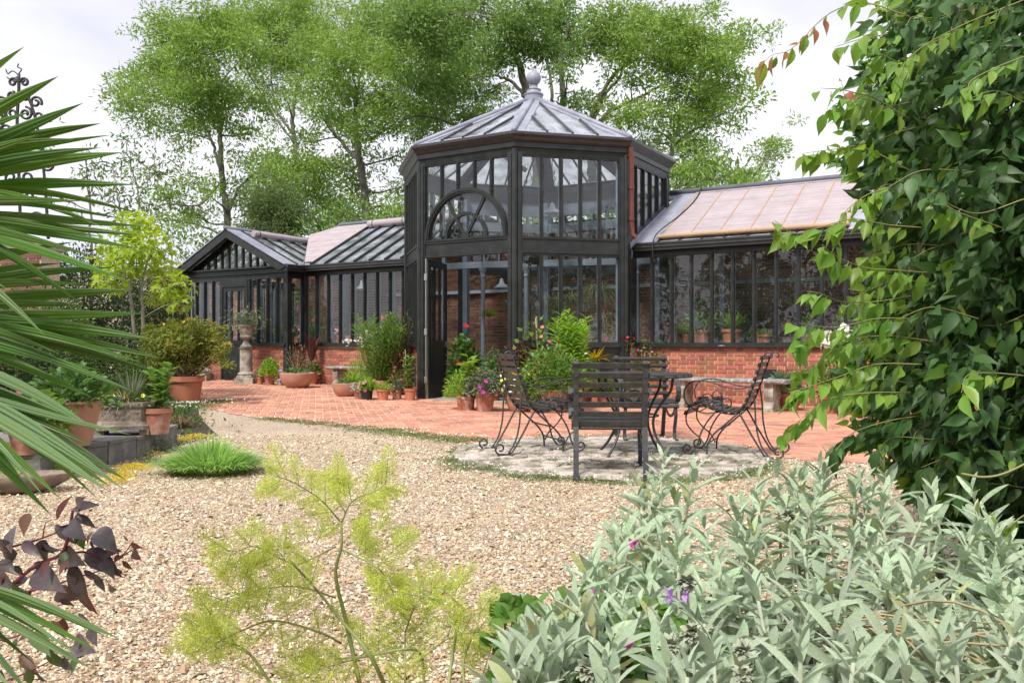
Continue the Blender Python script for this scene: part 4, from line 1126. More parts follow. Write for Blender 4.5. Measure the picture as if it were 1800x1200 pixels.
def bush(name, label, cat, base, size, n, mt, leaf=.07, tmpl=T_SMALL, stems=5, lobes=9, group=None):
    t = thing(name, label, cat, base, 0, group)
    b = Vector(base); c = b + Vector((0, 0, size[2] * .48))
    mb = MB(); leafmass(mb, c, (size[0] / 2, size[1] / 2, size[2] * .52), n, tmpl, leaf, lobes=lobes)
    mb.build('foliage', mt, t, False, kind='stuff')
    s = MB()
    for k in range(stems):
        v = RNG.normal(0, 1, 3)
        s.tube(arc(b, c + Vector((v[0] * size[0] * .2, v[1] * size[1] * .2, size[2] * .2)), .05, 6), np.linspace(.02, .006, 6), 5)
    s.build('stems', M_WOODSTEM, t, True)
    return t
bush('yew_hedge_bush', 'dark green bush against the far wall behind the maple', 'bush', px(275, 600, 22) * 1 - Vector((0, 0, 1.0)), (3.4, 2, 2.8), 9000, M_HEDGE, .09, lobes=14)
bush('yew_hedge_bush', 'tall dark evergreen bush left of the maple, behind the palm', 'bush', px(150, 600, 19) - Vector((0, 0, 1.0)), (3.6, 2, 3.4), 9000, M_HEDGE, .09, lobes=14)
bush('far_bush', 'dull green bush filling the gap beside the gabled porch', 'bush', px(330, 600, 25) - Vector((0, 0, 1.0)), (1.6, 1.5, 2.3), 3500, M_HEDGE, .09)
for i, (x, y, D, w, h, lab) in enumerate(((60, 560, 14.5, 2.2, 2.2, 'loose rambling bush behind the palm at the far left'), (165, 600, 13, 1.9, 1.4, 'mid green rounded shrub above the stone trough'), (100, 600, 11.5, 1.5, 1.3, 'leafy shrub above the big round pot'), (225, 620, 14.5, 1.6, 1.0, 'yellow green shrub beneath the maple'), (20, 640, 10, 1.6, 1.2, 'dark shrub behind the red flowers'), (30, 560, 11.3, 2.3, 1.95, 'tall mid green shrub hiding the brick gate pier'))):
    b = gp(x, 700); s = D / b.y; b = Vector((b.x * s, D, 0)); b.x = (x - 900) / F * D; b.z = gz(b.x, b.y)
    bush('garden_shrub', lab, 'shrub', b, (w, w * .8, h), 3600, [M_SHRUB, M_HEDGE, M_SHRUB, M_YELLOWG, M_HEDGE, M_SHRUB][i], .065, group='shrubs in the left border')

def far_foliage(name, label, spots, m, leaf=.2):
    t = thing(name, label, 'hedge', (spots[0][0], spots[0][1], 0))
    mb = MB()
    for x, y, z, rx, ry, rz, n in spots: leafmass(mb, (x, y, z), (rx, ry, rz), n, T_SMALL, leaf, lobes=10)
    mb.build('foliage', m, t, kind='stuff')
    s = MB()
    for x, y, z, rx, ry, rz, n in spots: s.tube([(x, y, 0), (x, y, z)], [.15, .06], 6)
    s.build('stems', M_BARK, t, True)
far_foliage('tall_hedge', 'tall rough hedge growing right behind the garden wall', [(-4.5 + 2.4 * i, 24.5 - 1.3 * i, 2.8, 2.0, 1.6, 3.0, 3500) for i in range(5)] + [(-10, 28, 2.6, 3, 2, 3.1, 4000)], M_TLEAF2, .15)
far_foliage('treeline', 'line of garden trees behind the viewer, seen only as reflections in the glass', [(-24 + 6.5 * i, -13 - 2 * (i % 3), 3.6 + (i % 2), 4.4, 3, 4.2 + .9 * ((i * 7) % 3), 3000) for i in range(9)] + [(-26, -4, 4, 3, 4, 4.5, 2500), (-26, 5, 4, 3, 4, 4.5, 2500), (30, -4, 4, 3, 4, 5, 2500), (27, 6, 4, 3, 4, 4.5, 2500)], M_HEDGE, .45)

# bright maple with pale twin stems
def maple():
    D = 15.0
    base = px(243, HOR, D); base.z = gz(base.x, base.y)
    t = thing('maple_tree', 'young bright yellow-green maple with two thin pale trunks, left of the glasshouse', 'tree', base)
    m = mat('maple_leaf', (.34, .46, .065), rough=.5, spec=.35, var=.16, hue=.012, trans=.45)
    bark = mat('pale_bark', (.42, .39, .34), rough=.9, noise=10, col2=(.25, .23, .2))
    tr = MB()
    for pl in ([(237, 600), (232, 540), (228, 505), (235, 460), (240, 410)], [(252, 600), (251, 545), (250, 500), (262, 450), (275, 420)]):
        tr.tube(smooth_path([px(x, y, D) for x, y in pl], 12), np.linspace(.035, .012, 12), 7)
    tr.build('trunk', bark, t, True)
    cl = [(235, 400, 38, 24), (205, 430, 34, 22), (265, 430, 36, 26), (215, 465, 36, 22), (260, 470, 34, 20), (300, 500, 30, 22), (315, 530, 22, 18), (200, 500, 30, 16), (280, 520, 28, 14), (180, 460, 18, 16), (185, 495, 18, 14), (245, 385, 24, 12), (295, 470, 22, 14), (330, 500, 10, 10), (240, 440, 30, 20)]
    br = MB(); lp, ld = [], []
    for x, y, rx, ry in cl:
        c = np.array(tuple(px(x, y, D + RNG.uniform(-.5, .5)))); s = D / F
        a = np.array(tuple(px(240 + (x - 240) * .15, min(y + 30, 560), D)))
        br.tube(arc(a, c, .05, 6), np.linspace(.012, .004, 6), 5)
        k = int(rx * ry * .16)
        v = norm(RNG.normal(0, 1, (k, 3))) * (RNG.random(k) ** .4)[:, None]
        lp.append(c + v * np.array([rx * s, .35, ry * s])); d = v * 1.0 + RNG.normal(0, .5, (k, 3)); d[:, 2] -= .35; ld.append(d)
    br.build('branches', bark, t, True)
    lp, ld = np.concatenate(lp), np.concatenate(ld)
    leaf_parts('leaf', T_LOBED, lp, ld, .14, m, t, .6, .3, 'leaves')
T_LOBED = (np.array([(0, 0, 0), (.25, -.18, .02), (.35, -.42, -.03), (.55, -.16, .02), (1, 0, -.15), (.55, .16, .02), (.35, .42, -.03), (.25, .18, .02), (.45, 0, .0)]),
           [(0, 1, 8, 7), (1, 2, 3, 8), (8, 3, 4, 5), (8, 5, 6, 7)])
maple()
print('tree leaves', NL)

# ============================================================ TABLE, CHAIRS AND BENCHES
def spiral(cx, cz, r0, r1, a0, turns, n=22):
    """points of a flat spiral in the x-z plane"""
    return [(cx + (r0 + (r1 - r0) * i / n) * math.cos(a0 + turns * 2 * pi * i / n), cz + (r0 + (r1 - r0) * i / n) * math.sin(a0 + turns * 2 * pi * i / n)) for i in range(n + 1)]
def slat_chair(label, loc, rz):
    """square slatted armchair facing local +y"""
    t = thing('garden_chair', label, 'chair', loc, rz, 'chairs round the garden table')
    I = Matrix.Translation(Vector(loc)) @ Matrix.Rotation(rz, 4, 'Z')
    W = .265
    def bp_(z): # back profile y at height z
        return -.02 - (z - .40) * .16
    for s in (-1, 1):
        m = MB()
        pts = [(s * W, -.14, .015), (s * W, -.09, .22), (s * W, -.03, .40), (s * W, bp_(.62), .62), (s * W, bp_(.88), .895)]
        for a, b in zip(pts, pts[1:]): m.bar(a, b, .042, .014, up=(0, 1, 0))
        m.tube([(s * W - .021, bp_(.89), .895), (s * W + .021, bp_(.89), .895)], .020, 10)
        m.box(s * W - .025, s * W + .025, -.20, -.11, 0, .03)
        m.build('back_leg', M_IRON, t, M=I)
        m = MB()
        pts = [(s * W, -.02, .38), (s * W, .02, .30), (s * W, .09, .18), (s * W, .10, .06), (s * W, .13, .01)]
        P = smooth_path([(s * W, .44, .40), (s * W, .46, .28), (s * W, .40, .14), (s * W, .43, .03), (s * W, .49, .015), (s * W, .50, .05)], 12)
        for a, b in zip(P, P[1:]): m.bar(a, b, .035, .014, up=(0, 1, 0))
        m.build('front_leg', M_IRON, t, M=I)
        m = MB()
        P = smooth_path([(s * W, -.03, .40), (s * W, .08, .30), (s * W, .2, .27), (s * W, .34, .30), (s * W, .45, .40)], 10)
        for a, b in zip(P, P[1:]): m.bar(a, b, .012, .03)
        m.build('seat_brace', M_IRON, t, M=I)
        m = MB(); sx = s * (W + .035)
        P = smooth_path([(sx, bp_(.66), .655), (sx, .08, .69), (sx, .25, .685), (sx, .38, .64), (sx, .44, .56), (sx, .42, .47), (sx, .37, .43), (sx, .34, .46)], 18)
        for a, b in zip(P, P[1:]): m.bar(a, b, .05, .012, up=(0, .3, 1))
        m.build('armrest', M_IRON, t, M=I)
        m = MB()
        for z in (.50, .58, .68, .80): m.tube([(s * W, bp_(z) - .014, z), (s * W, bp_(z) - .004, z)], .012, 8)
        m.build('bolts', M_IRON, t, M=I, kind='stuff')
    def slat(y, z, tilt, w, nm='back_slat'):
        M = I @ Matrix.Translation((random.uniform(-.004, .004), y, z)) @ Matrix.Rotation(tilt, 4, 'X')
        h = w / 2
        m = MB()
        pr = [(-.012, -h), (.004, -h), (.011, -h * .6), (.013, 0), (.011, h * .6), (.004, h), (-.012, h)]
        m.prism([(-.30, a, b) for a, b in pr], (.60, 0, 0))
        m.build(nm, M_CHAIRWOOD, t, M=M)
    for k in range(7):
        z = .878 - k * .0755
        slat(bp_(z) + .018, z, .16, .04)
    ys = [0.01, .075, .14, .205, .27, .335, .40, .455]
    for i, y in enumerate(ys):
        z = .425 + .02 * math.sin(i / 7 * pi * 1.2) - (.03 if i == 0 else 0) - (.02 if i == 7 else 0)
        slat(y, z, pi / 2 + (-.5 if i == 7 else .35 if i == 0 else 0), .045, 'seat_slat')
    return t
c = gp(1078, 846)
slat_chair('dark slatted garden armchair with its back to the camera, nearest chair at the table', (c.x - .005, c.y + .16, 0), rad(-4))
slat_chair('dark slatted garden armchair facing the camera from behind the round table', (px(1128, 600, 9.25).x, 9.25, 0), rad(183))

def scroll_chair(label, loc, rz, mirror=1):
    """wrought-iron armchair with a curved slatted profile, facing local +x"""
    t = thing('scroll_chair', label, 'chair', loc, rz, 'scroll-legged chairs beside the table')
    I = Matrix.Translation(Vector(loc)) @ Matrix.Rotation(rz, 4, 'Z') @ Matrix.Scale(1.0, 4)
    prof = smooth_path([(-.225, 0, .905), (-.195, 0, .81), (-.16, 0, .70), (-.122, 0, .595), (-.08, 0, .49), (-.03, 0, .415), (.04, 0, .385), (.13, 0, .392), (.22, 0, .42), (.30, 0, .455), (.37, 0, .465), (.43, 0, .43), (.465, 0, .35)], 60)
    prof = prof[:, [0, 2]]
    H = .235
    for s in (-1, 1):
        y = s * H
        m = MB(); P = [(a, y, b - .0) for a, b in prof]
        m.tube(P, .0085, 6)
        m.build('seat_rail', M_IRON, t, True, M=I)
        m = MB()
        # back leg, front legs and scrolls
        m.tube(smooth_path([(-.13, y, .61), (-.15, y, .45), (-.16, y, .28), (-.20, y, .12), (-.27, y, .01)], 14), .008, 6)
        P = [(-.01, y, .40), (-.05, y, .33), (-.11, y, .22), (-.17, y, .12), (-.24, y, .015), (-.31, y, .008)] + [(a, y, b) for a, b in spiral(-.345, .062, .055, .018, -1.2, -1.15)]
        m.tube(smooth_path(P, 60), .009, 6)
        m.build('back_leg', M_IRON, t, True, M=I)
        m = MB()
        m.tube(smooth_path([(.0, y, .39), (.11, y, .29), (.21, y, .20), (.265, y, .11), (.275, y, .01)], 18), .009, 6)
        P = [(.19, y, .405), (.27, y, .31), (.33, y, .20), (.36, y, .09), (.42, y, .01)] + [(a, y, b) for a, b in spiral(.45, .058, .048, .012, -1.8, 1.2)]
        m.tube(smooth_path(P, 60), .008, 6)
        m.tube(smooth_path([(.465, y, .35), (.455, y, .28), (.40, y, .21), (.33, y, .15), (.285, y, .07)], 16), .007, 6)
        m.build('front_leg', M_IRON, t, True, M=I)
        m = MB()
        P = [(-.135, y, .645), (-.02, y, .612), (.12, y, .63), (.26, y, .675), (.40, y, .67), (.475, y, .60), (.475, y, .50), (.41, y, .43), (.30, y, .385), (.19, y, .395)] + [(a, y, b) for a, b in spiral(.185, .455, .06, .02, -1.57, -1.1)]
        m.tube(smooth_path(P, 80), .0075, 6)
        P = [(.34, y, .40), (.27, y, .44), (.225, y, .50)] + [(a, y, b) for a, b in spiral(.275, .52, .05, .02, pi, -1.0)]
        m.tube(smooth_path(P, 40), .006, 6)
        m.build('armrest', M_IRON, t, True, M=I)
        m = MB()
        m.tube(smooth_path([(a, y, b) for a, b in [(-.225, .905), (-.25, .935), (-.285, .935), (-.30, .905), (-.28, .885)]], 12), .008, 6)
        m.build('top_scroll', M_IRON, t, True, M=I)
    MB().bar((.155, -H, .245), (.155, H, .245), .03, .008).build('cross_brace', M_IRON, t, M=I)
    MB().bar((.27, -H, .11), (.27, H, .11), .012, .012).build('cross_rod', M_IRON, t, M=I)
    # slats
    dl = np.r_[0, np.cumsum(np.linalg.norm(np.diff(prof, axis=0), axis=1))]
    def at(s_):
        return np.array([np.interp(s_, dl, prof[:, 0]), np.interp(s_, dl, prof[:, 1])])
    tot = dl[-1]
    n = 17
    for i in range(n):
        s_ = .02 + (tot - .05) * i / (n - 1)
        p = at(s_); q = at(s_ + .01) - at(s_ - .01); q /= np.linalg.norm(q) + 1e-9
        nx, nz = -q[1], q[0]
        if nz < 0: nx, nz = -nx, -nz
        if i < 9: nx, nz = abs(nx) , nz
        c = p + np.array([nx, nz]) * .014
        w = .0185
        V = [(c[0] - q[0] * w + nx * a, 0, c[1] - q[1] * w + nz * a) for a in (-.007, .010)] + [(c[0] + q[0] * w + nx * a, 0, c[1] + q[1] * w + nz * a) for a in (.010, -.007)]
        MB().prism([(a, -.262, b) for a, _, b in V], (0, .524, 0)).build('slat', M_CHAIRWOOD, t, M=I)
    return t
a = px(935, 800, 7.95); scroll_chair('black scroll-legged slatted chair facing right, left of the table', (a.x - .05, 7.95, .035), rad(20))
a = px(1285, 800, 7.75); scroll_chair('black scroll-legged slatted chair facing left, right of the table', (a.x + .10, 7.75, .03), rad(180 - 24))

def table():
    t = thing('garden_table', 'round dark slatted garden table standing among the four chairs', 'table', (1.1, 7.72, .03))
    I = Matrix.Translation((1.12, 7.72, .03))
    R = .52
    for k in range(15):
        y = -R + .035 + k * (2 * R - .07) / 14; h = math.sqrt(max(.01, R * R - y * y)) - .005
        MB().box(-h, h, y - .031, y + .031, .725, .745).build('slat', M_CHAIRWOOD, t, M=I)
    m = MB()
    a = [2 * pi * k / 40 for k in range(41)]
    m.tube([(R * math.cos(x), R * math.sin(x), .725) for x in a], .013, 6)
    m.build('rim', M_IRON, t, True, M=I)
    MB().bar((-R, 0, .715), (R, 0, .715), .03, .012).bar((0, -R, .708), (0, R, .708), .03, .012).build('cross_bars', M_IRON, t, M=I)
    for k in range(4):
        c, s = math.cos(pi / 4 + k * pi / 2), math.sin(pi / 4 + k * pi / 2)
        P = smooth_path([(c * r, s * r, z) for r, z in ((.42, .71), (.40, .6), (.30, .48), (.22, .36), (.22, .24), (.30, .10), (.40, .0))], 20)
        MB().tube(P, .013, 6).build('leg', M_IRON, t, True, M=I)
    MB().tube([(.22 * math.cos(x), .22 * math.sin(x), .36) for x in a], .008, 6).build('leg_ring', M_IRON, t, True, M=I)
    m = MB(); P = [(b, c) for b, c in spiral(0, .55, .13, .03, 0, 1.3)]
    m.tube([(x, .0, z) for x, z in P], .007, 6); m.tube([(-x, .0, z) for x, z in P], .007, 6)
    m.build('scroll_brace', M_IRON, t, True, M=I)
table()

def stone_bench(label, c, L, rz, h=.47, span=None):
    t = thing('stone_bench', label, 'bench', c, rz, 'stone benches against the brick walls')
    I = Matrix.Translation(Vector(c)) @ Matrix.Rotation(rz, 4, 'Z')
    m = MB(); n = 26
    V = []
    pr = [(-.20, h - .065), (-.225, h - .04), (-.225, h - .012), (-.21, h), (.21, h), (.225, h - .012), (.225, h - .04), (.20, h - .065)]
    for i in range(n + 1):
        x = -L / 2 + L * i / n
        for y, z in pr: V.append((x, y + .003 * noise2(x, y, 20), z + .004 * noise2(x * 1.3, y, 15, 3)))
    k = len(pr)
    Fs = [(i * k + j, (i + 1) * k + j, (i + 1) * k + (j + 1) % k, i * k + (j + 1) % k) for i in range(n) for j in range(k)]
    Fs += [tuple(range(k)), tuple(n * k + j for j in range(k))[::-1]]
    m.add(V, Fs).build('seat', M_SLAB, t, .6, M=I)
    for s in (-1, 1):
        x = s * (span or L * .33)
        pr2 = [(-.19, 0), (-.19, .07), (-.155, .10), (-.14, .16), (-.17, .24), (-.175, .32), (-.15, .37), (-.17, h - .067), (.17, h - .067), (.15, .37), (.175, .32), (.17, .24), (.14, .16), (.155, .10), (.19, .07), (.19, 0)]
        MB().prism([(x - .07, y, z) for y, z in pr2], (.14, 0, 0)).box(x - .085, x + .085, -.20, .20, .0, .05).build('leg', M_STONE, t, M=I)
p0, p1 = gp(1211, 718), gp(1350, 725)
mid = (p0 + p1) / 2
stone_bench('long mossy grey stone bench in front of the right-hand dwarf wall', (mid.x + .03, mid.y + .12, 0), 1.95, math.atan2(p1.y - p0.y, p1.x - p0.x), h=.50, span=.72)
b0 = uv(-4.15, -.78); b0.z = gz(b0.x, b0.y)
stone_bench('short grey stone bench beside the maroon canna, left of the tower', tuple(b0), 1.2, ANG, h=.46, span=.36)

def urn_pedestal():
    b = uv(-6.72, -1.5); b.z = gz(b.x, b.y)
    t = thing('stone_urn', 'weathered stone urn of trailing plants on a tall stone pedestal by the porch door', 'urn', b)
    I = Matrix.Translation(b) @ Matrix.Scale(.83, 4)
    m = MB()
    m.lathe([(.36, 0), (.36, .16), (.30, .17), (.30, .20), (.27, .24)], 4, square=True)
    m.lathe([(.21, .24), (.23, .27), (.21, .31), (.17, .33), (.165, .95), (.19, .97), (.20, 1.0)], 20)
    m.build('pedestal', M_STONE, t, .6, M=I)
    m = MB().lathe([(.15, 1.0), (.16, 1.03), (.10, 1.10), (.075, 1.16), (.08, 1.2), (.14, 1.24), (.17, 1.29), (.165, 1.32), (.155, 1.34), (.19, 1.48), (.21, 1.56), (.24, 1.59), (.245, 1.62), (.21, 1.62), (.18, 1.56)], 22)
    m.build('urn', M_STONE, t, .6, M=I)
    MB().lathe([(.17, 1.57), (.001, 1.59)], 12).build('soil', M_SOIL, t, M=I)
    mb = MB(); n = 420
    P = np.array(b) + np.array([0, 0, 1.34]) + RNG.normal(0, 1, (n, 3)) * np.array([.2, .2, .14]) + np.array([0, 0, .1])
    scatter(mb, T_LANCE, P, rand_dirs(n, .2), .10, .12)
    mb.build('trailing_foliage', M_GREYLEAF, t, kind='stuff')
    b2 = uv(-8.4, -1.45); b2.z = gz(b2.x, b2.y); I = Matrix.Translation(b2)
    t = thing('stone_plinth', 'low weathered stone plinth left of the porch door', 'plinth', b2)
    MB().lathe([(.38, 0), (.38, .15), (.32, .17), (.32, .19)], 4, square=True).build('base', M_STONE, t, M=I)
    MB().lathe([(.27, .19), (.29, .23), (.25, .28), (.20, .31), (.18, .36), (.18, .42)], 20).build('column_foot', M_STONE, t, .6, M=I)
M_GREYLEAF = mat('grey_green_leaves', (.16, .20, .12), rough=.7, var=.3, hue=.02, trans=.2)
urn_pedestal()

# ------------------------------------------------------------ iron overthrow and pier at the far left
def overthrow():
    D = 12.0
    b = px(35, HOR, D); b.z = gz(b.x, b.y)
    t = thing('brick_pier', 'orange brick gate pier mostly hidden behind the palm fan', 'pier', b)
    I = Matrix.Translation(b)
    MB().box(-.62, .30, 0, .5, 0, 2.32).build('core', M_MORTAR, t, M=I)
    brickwork(t, I, -.62, .30, 0, 2.3, M_OLDBRICK, 300)
    MB().box(-.70, .38, -.06, .56, 2.325, 2.42).build('cap', M_STONE, t, M=I)
    t = thing('iron_overthrow', 'black wrought-iron scrollwork overthrow standing against the sky behind the palm', 'ironwork', b + Vector((0, 0, 2.42)))
    s = D / F
    def P(x, y): q = px(x, y, D + .2); return (q.x, q.y, q.z)
    k = 0
    M_ = mat('wrought_iron', (.035, .032, .035), rough=.5)
    # uprights and rails
    for pts, r in (([(36, 400), (33, 300), (30, 220), (33, 160), (33, 130)], .022), ([(80, 330), (72, 260), (60, 200), (45, 160)], .02), ([(-20, 340), (-4, 260), (10, 200), (25, 160)], .02), ([(85, 420), (80, 330)], .022), ([(-30, 420), (-20, 340)], .022), ([(-30, 360), (90, 360)], .016), ([(-25, 262), (78, 262)], .014)):
        MB().tube(smooth_path([P(*p) for p in pts], 14), r, 6).build('bar', M_, t, True)
    def scroll(cx, cy, r0, a0, turns, tail=None, r=.017):
        pts = [P(cx + (r0 + (r0 * .25 - r0) * i / 22) * math.cos(a0 + turns * 2 * pi * i / 22), cy - (r0 + (r0 * .25 - r0) * i / 22) * math.sin(a0 + turns * 2 * pi * i / 22)) for i in range(23)]
        if tail: pts = [P(*q) for q in tail] + pts
        MB().tube(smooth_path(pts, 40), r, 6).build('scroll', M_, t, True)
    for sx in (-1, 1):
        X = lambda x: 33 + sx * x
        A = 0 if sx == 1 else pi
        for (x, y, r, a, tn) in ((10, 145, 8, pi, -1.3), (12, 168, 9, pi, 1.3), (30, 180, 11, -.5, 1.4), (12, 200, 12, pi / 2, -1.4), (36, 205, 10, 0, -1.3), (22, 232, 13, 0, 1.4), (45, 240, 11, pi, -1.3), (14, 262, 11, 0, 1.3), (32, 285, 13, pi / 2, 1.4), (50, 290, 11, 0, -1.4), (14, 312, 12, pi, 1.4), (44, 325, 12, 0, 1.4), (20, 345, 10, 0, -1.3), (50, 355, 10, pi, 1.3), (30, 385, 13, 0, 1.4), (48, 405, 10, 0, -1.3)):
            scroll(X(x), y, r, a if sx == 1 else pi - a, tn * sx, r=.019)
    for pts in ([(33, 132), (22, 125), (14, 130), (10, 122)], [(33, 130), (38, 122), (31, 118), (33, 112)], [(33, 134), (20, 140), (12, 136)]):
        MB().tube(smooth_path([P(*p) for p in pts], 14), .009, 5).build('finial_tendril', M_, t, True)
overthrow()

# ============================================================ POTTED PLANTS
M_G1 = mat('mid_green_leaves', (.14, .25, .05), rough=.5, spec=.35, var=.25, hue=.02, trans=.35)
M_G2 = mat('fresh_green_leaves', (.24, .42, .06), rough=.5, spec=.35, var=.2, hue=.015, trans=.4)
M_G3 = mat('deep_green_leaves', (.10, .20, .05), rough=.5, spec=.35, var=.25, hue=.02, trans=.25)
M_MAROON = mat('maroon_leaves', (.12, .035, .035), rough=.45, spec=.4, var=.3, hue=.02, trans=.3)
M_SILVERL = mat('silver_leaves', (.36, .40, .36), rough=.8, var=.2, trans=.15)
M_YEL = mat('yellow_leaves', (.62, .52, .04), rough=.55, var=.15, hue=.015, trans=.35)
M_TAN = mat('dry_stems', (.40, .32, .18), rough=.8, var=.2)
def petals(name, col): return mat(name, col, rough=.6, var=.15, trans=.3)
M_PINK = petals('pink_petals', (.75, .25, .45)); M_MAG = petals('magenta_petals', (.55, .06, .35)); M_WHITE = petals('white_petals', (.85, .84, .78))
M_REDP = petals('red_petals', (.55, .02, .04)); M_ORANGE = petals('orange_petals', (.85, .33, .03)); M_CORAL = petals('coral_petals', (.75, .22, .13)); M_YELP = petals('yellow_petals', (.85, .75, .15)); M_LILAC = petals('lilac_petals', (.50, .30, .62))

def pot_mesh(mb, r, h, taper=.72, rim=True, n=24, kind='pot'):
    if kind == 'pot':
        rt = r * taper
        mb.lathe([(rt, 0), (rt + (r * .93 - rt) * .8, h * .78), (r * .94, h * .80), (r, h * .81), (r, h), (r * .90, h), (r * .86, h * .84), (r * .82, h * .5)], n)
    elif kind == 'bowl':
        mb.lathe([(r * .42, 0), (r * .62, h * .10), (r * .85, h * .38), (r * .97, h * .72), (r, h * .97), (r * .97, h), (r * .92, h * .97), (r * .85, h * .6)], 28)
    elif kind == 'belly':
        mb.lathe([(r * .55, 0), (r * .72, h * .15), (r * .92, h * .45), (r * .97, h * .7), (r * .92, h * .86), (r * .95, h * .90), (r, h * .93), (r, h), (r * .9, h), (r * .84, h * .9), (r * .8, h * .6)], 28)
    elif kind == 'jar':
        mb.lathe([(r * .58, 0), (r * .70, h * .3), (r * .86, h * .7), (r * .95, h * .9), (r * .96, h * .93), (r, h * .95), (r, h), (r * .88, h), (r * .8, h * .85), (r * .75, h * .6)], 26)
    return mb
def plant_cloud(P0, n, rx, ry, rz, tmpl, leaf, width=None, up=.5, droop=0.0):
    v = norm(RNG.normal(0, 1, (n, 3))) * (RNG.random((n, 1)) ** .4)
    v[:, 2] = np.abs(v[:, 2]) * 1.0 - .15
    P = np.array(tuple(P0)) + v * np.array([rx, ry, rz])
    d = v * np.array([1, 1, .6]) + RNG.normal(0, .35, (n, 3)) + np.array([0, 0, up])
    return P, d
def potted(label, base, r, h, mt, what, kind='pot', group='potted plants round the glasshouse', name='potted_plant'):
    """what: list of dicts describing the plant"""
    base = Vector(base)
    t = thing(name, label, 'potted plant', base, 0, group)
    I = Matrix.Translation(base) @ Matrix.Rotation(random.uniform(0, 6), 4, 'Z') @ Matrix.Rotation(random.gauss(0, .012), 4, 'X')
    pot_mesh(MB(), r, h, kind=kind).build('pot', mt, t, .55, M=I)
    MB().lathe([(r * .86, h * .86), (.001, h * .89)], 14).build('soil', M_SOIL, t, M=I)
    top = base + Vector((0, 0, h * .88))
    grow(t, top, what, r)
    return t
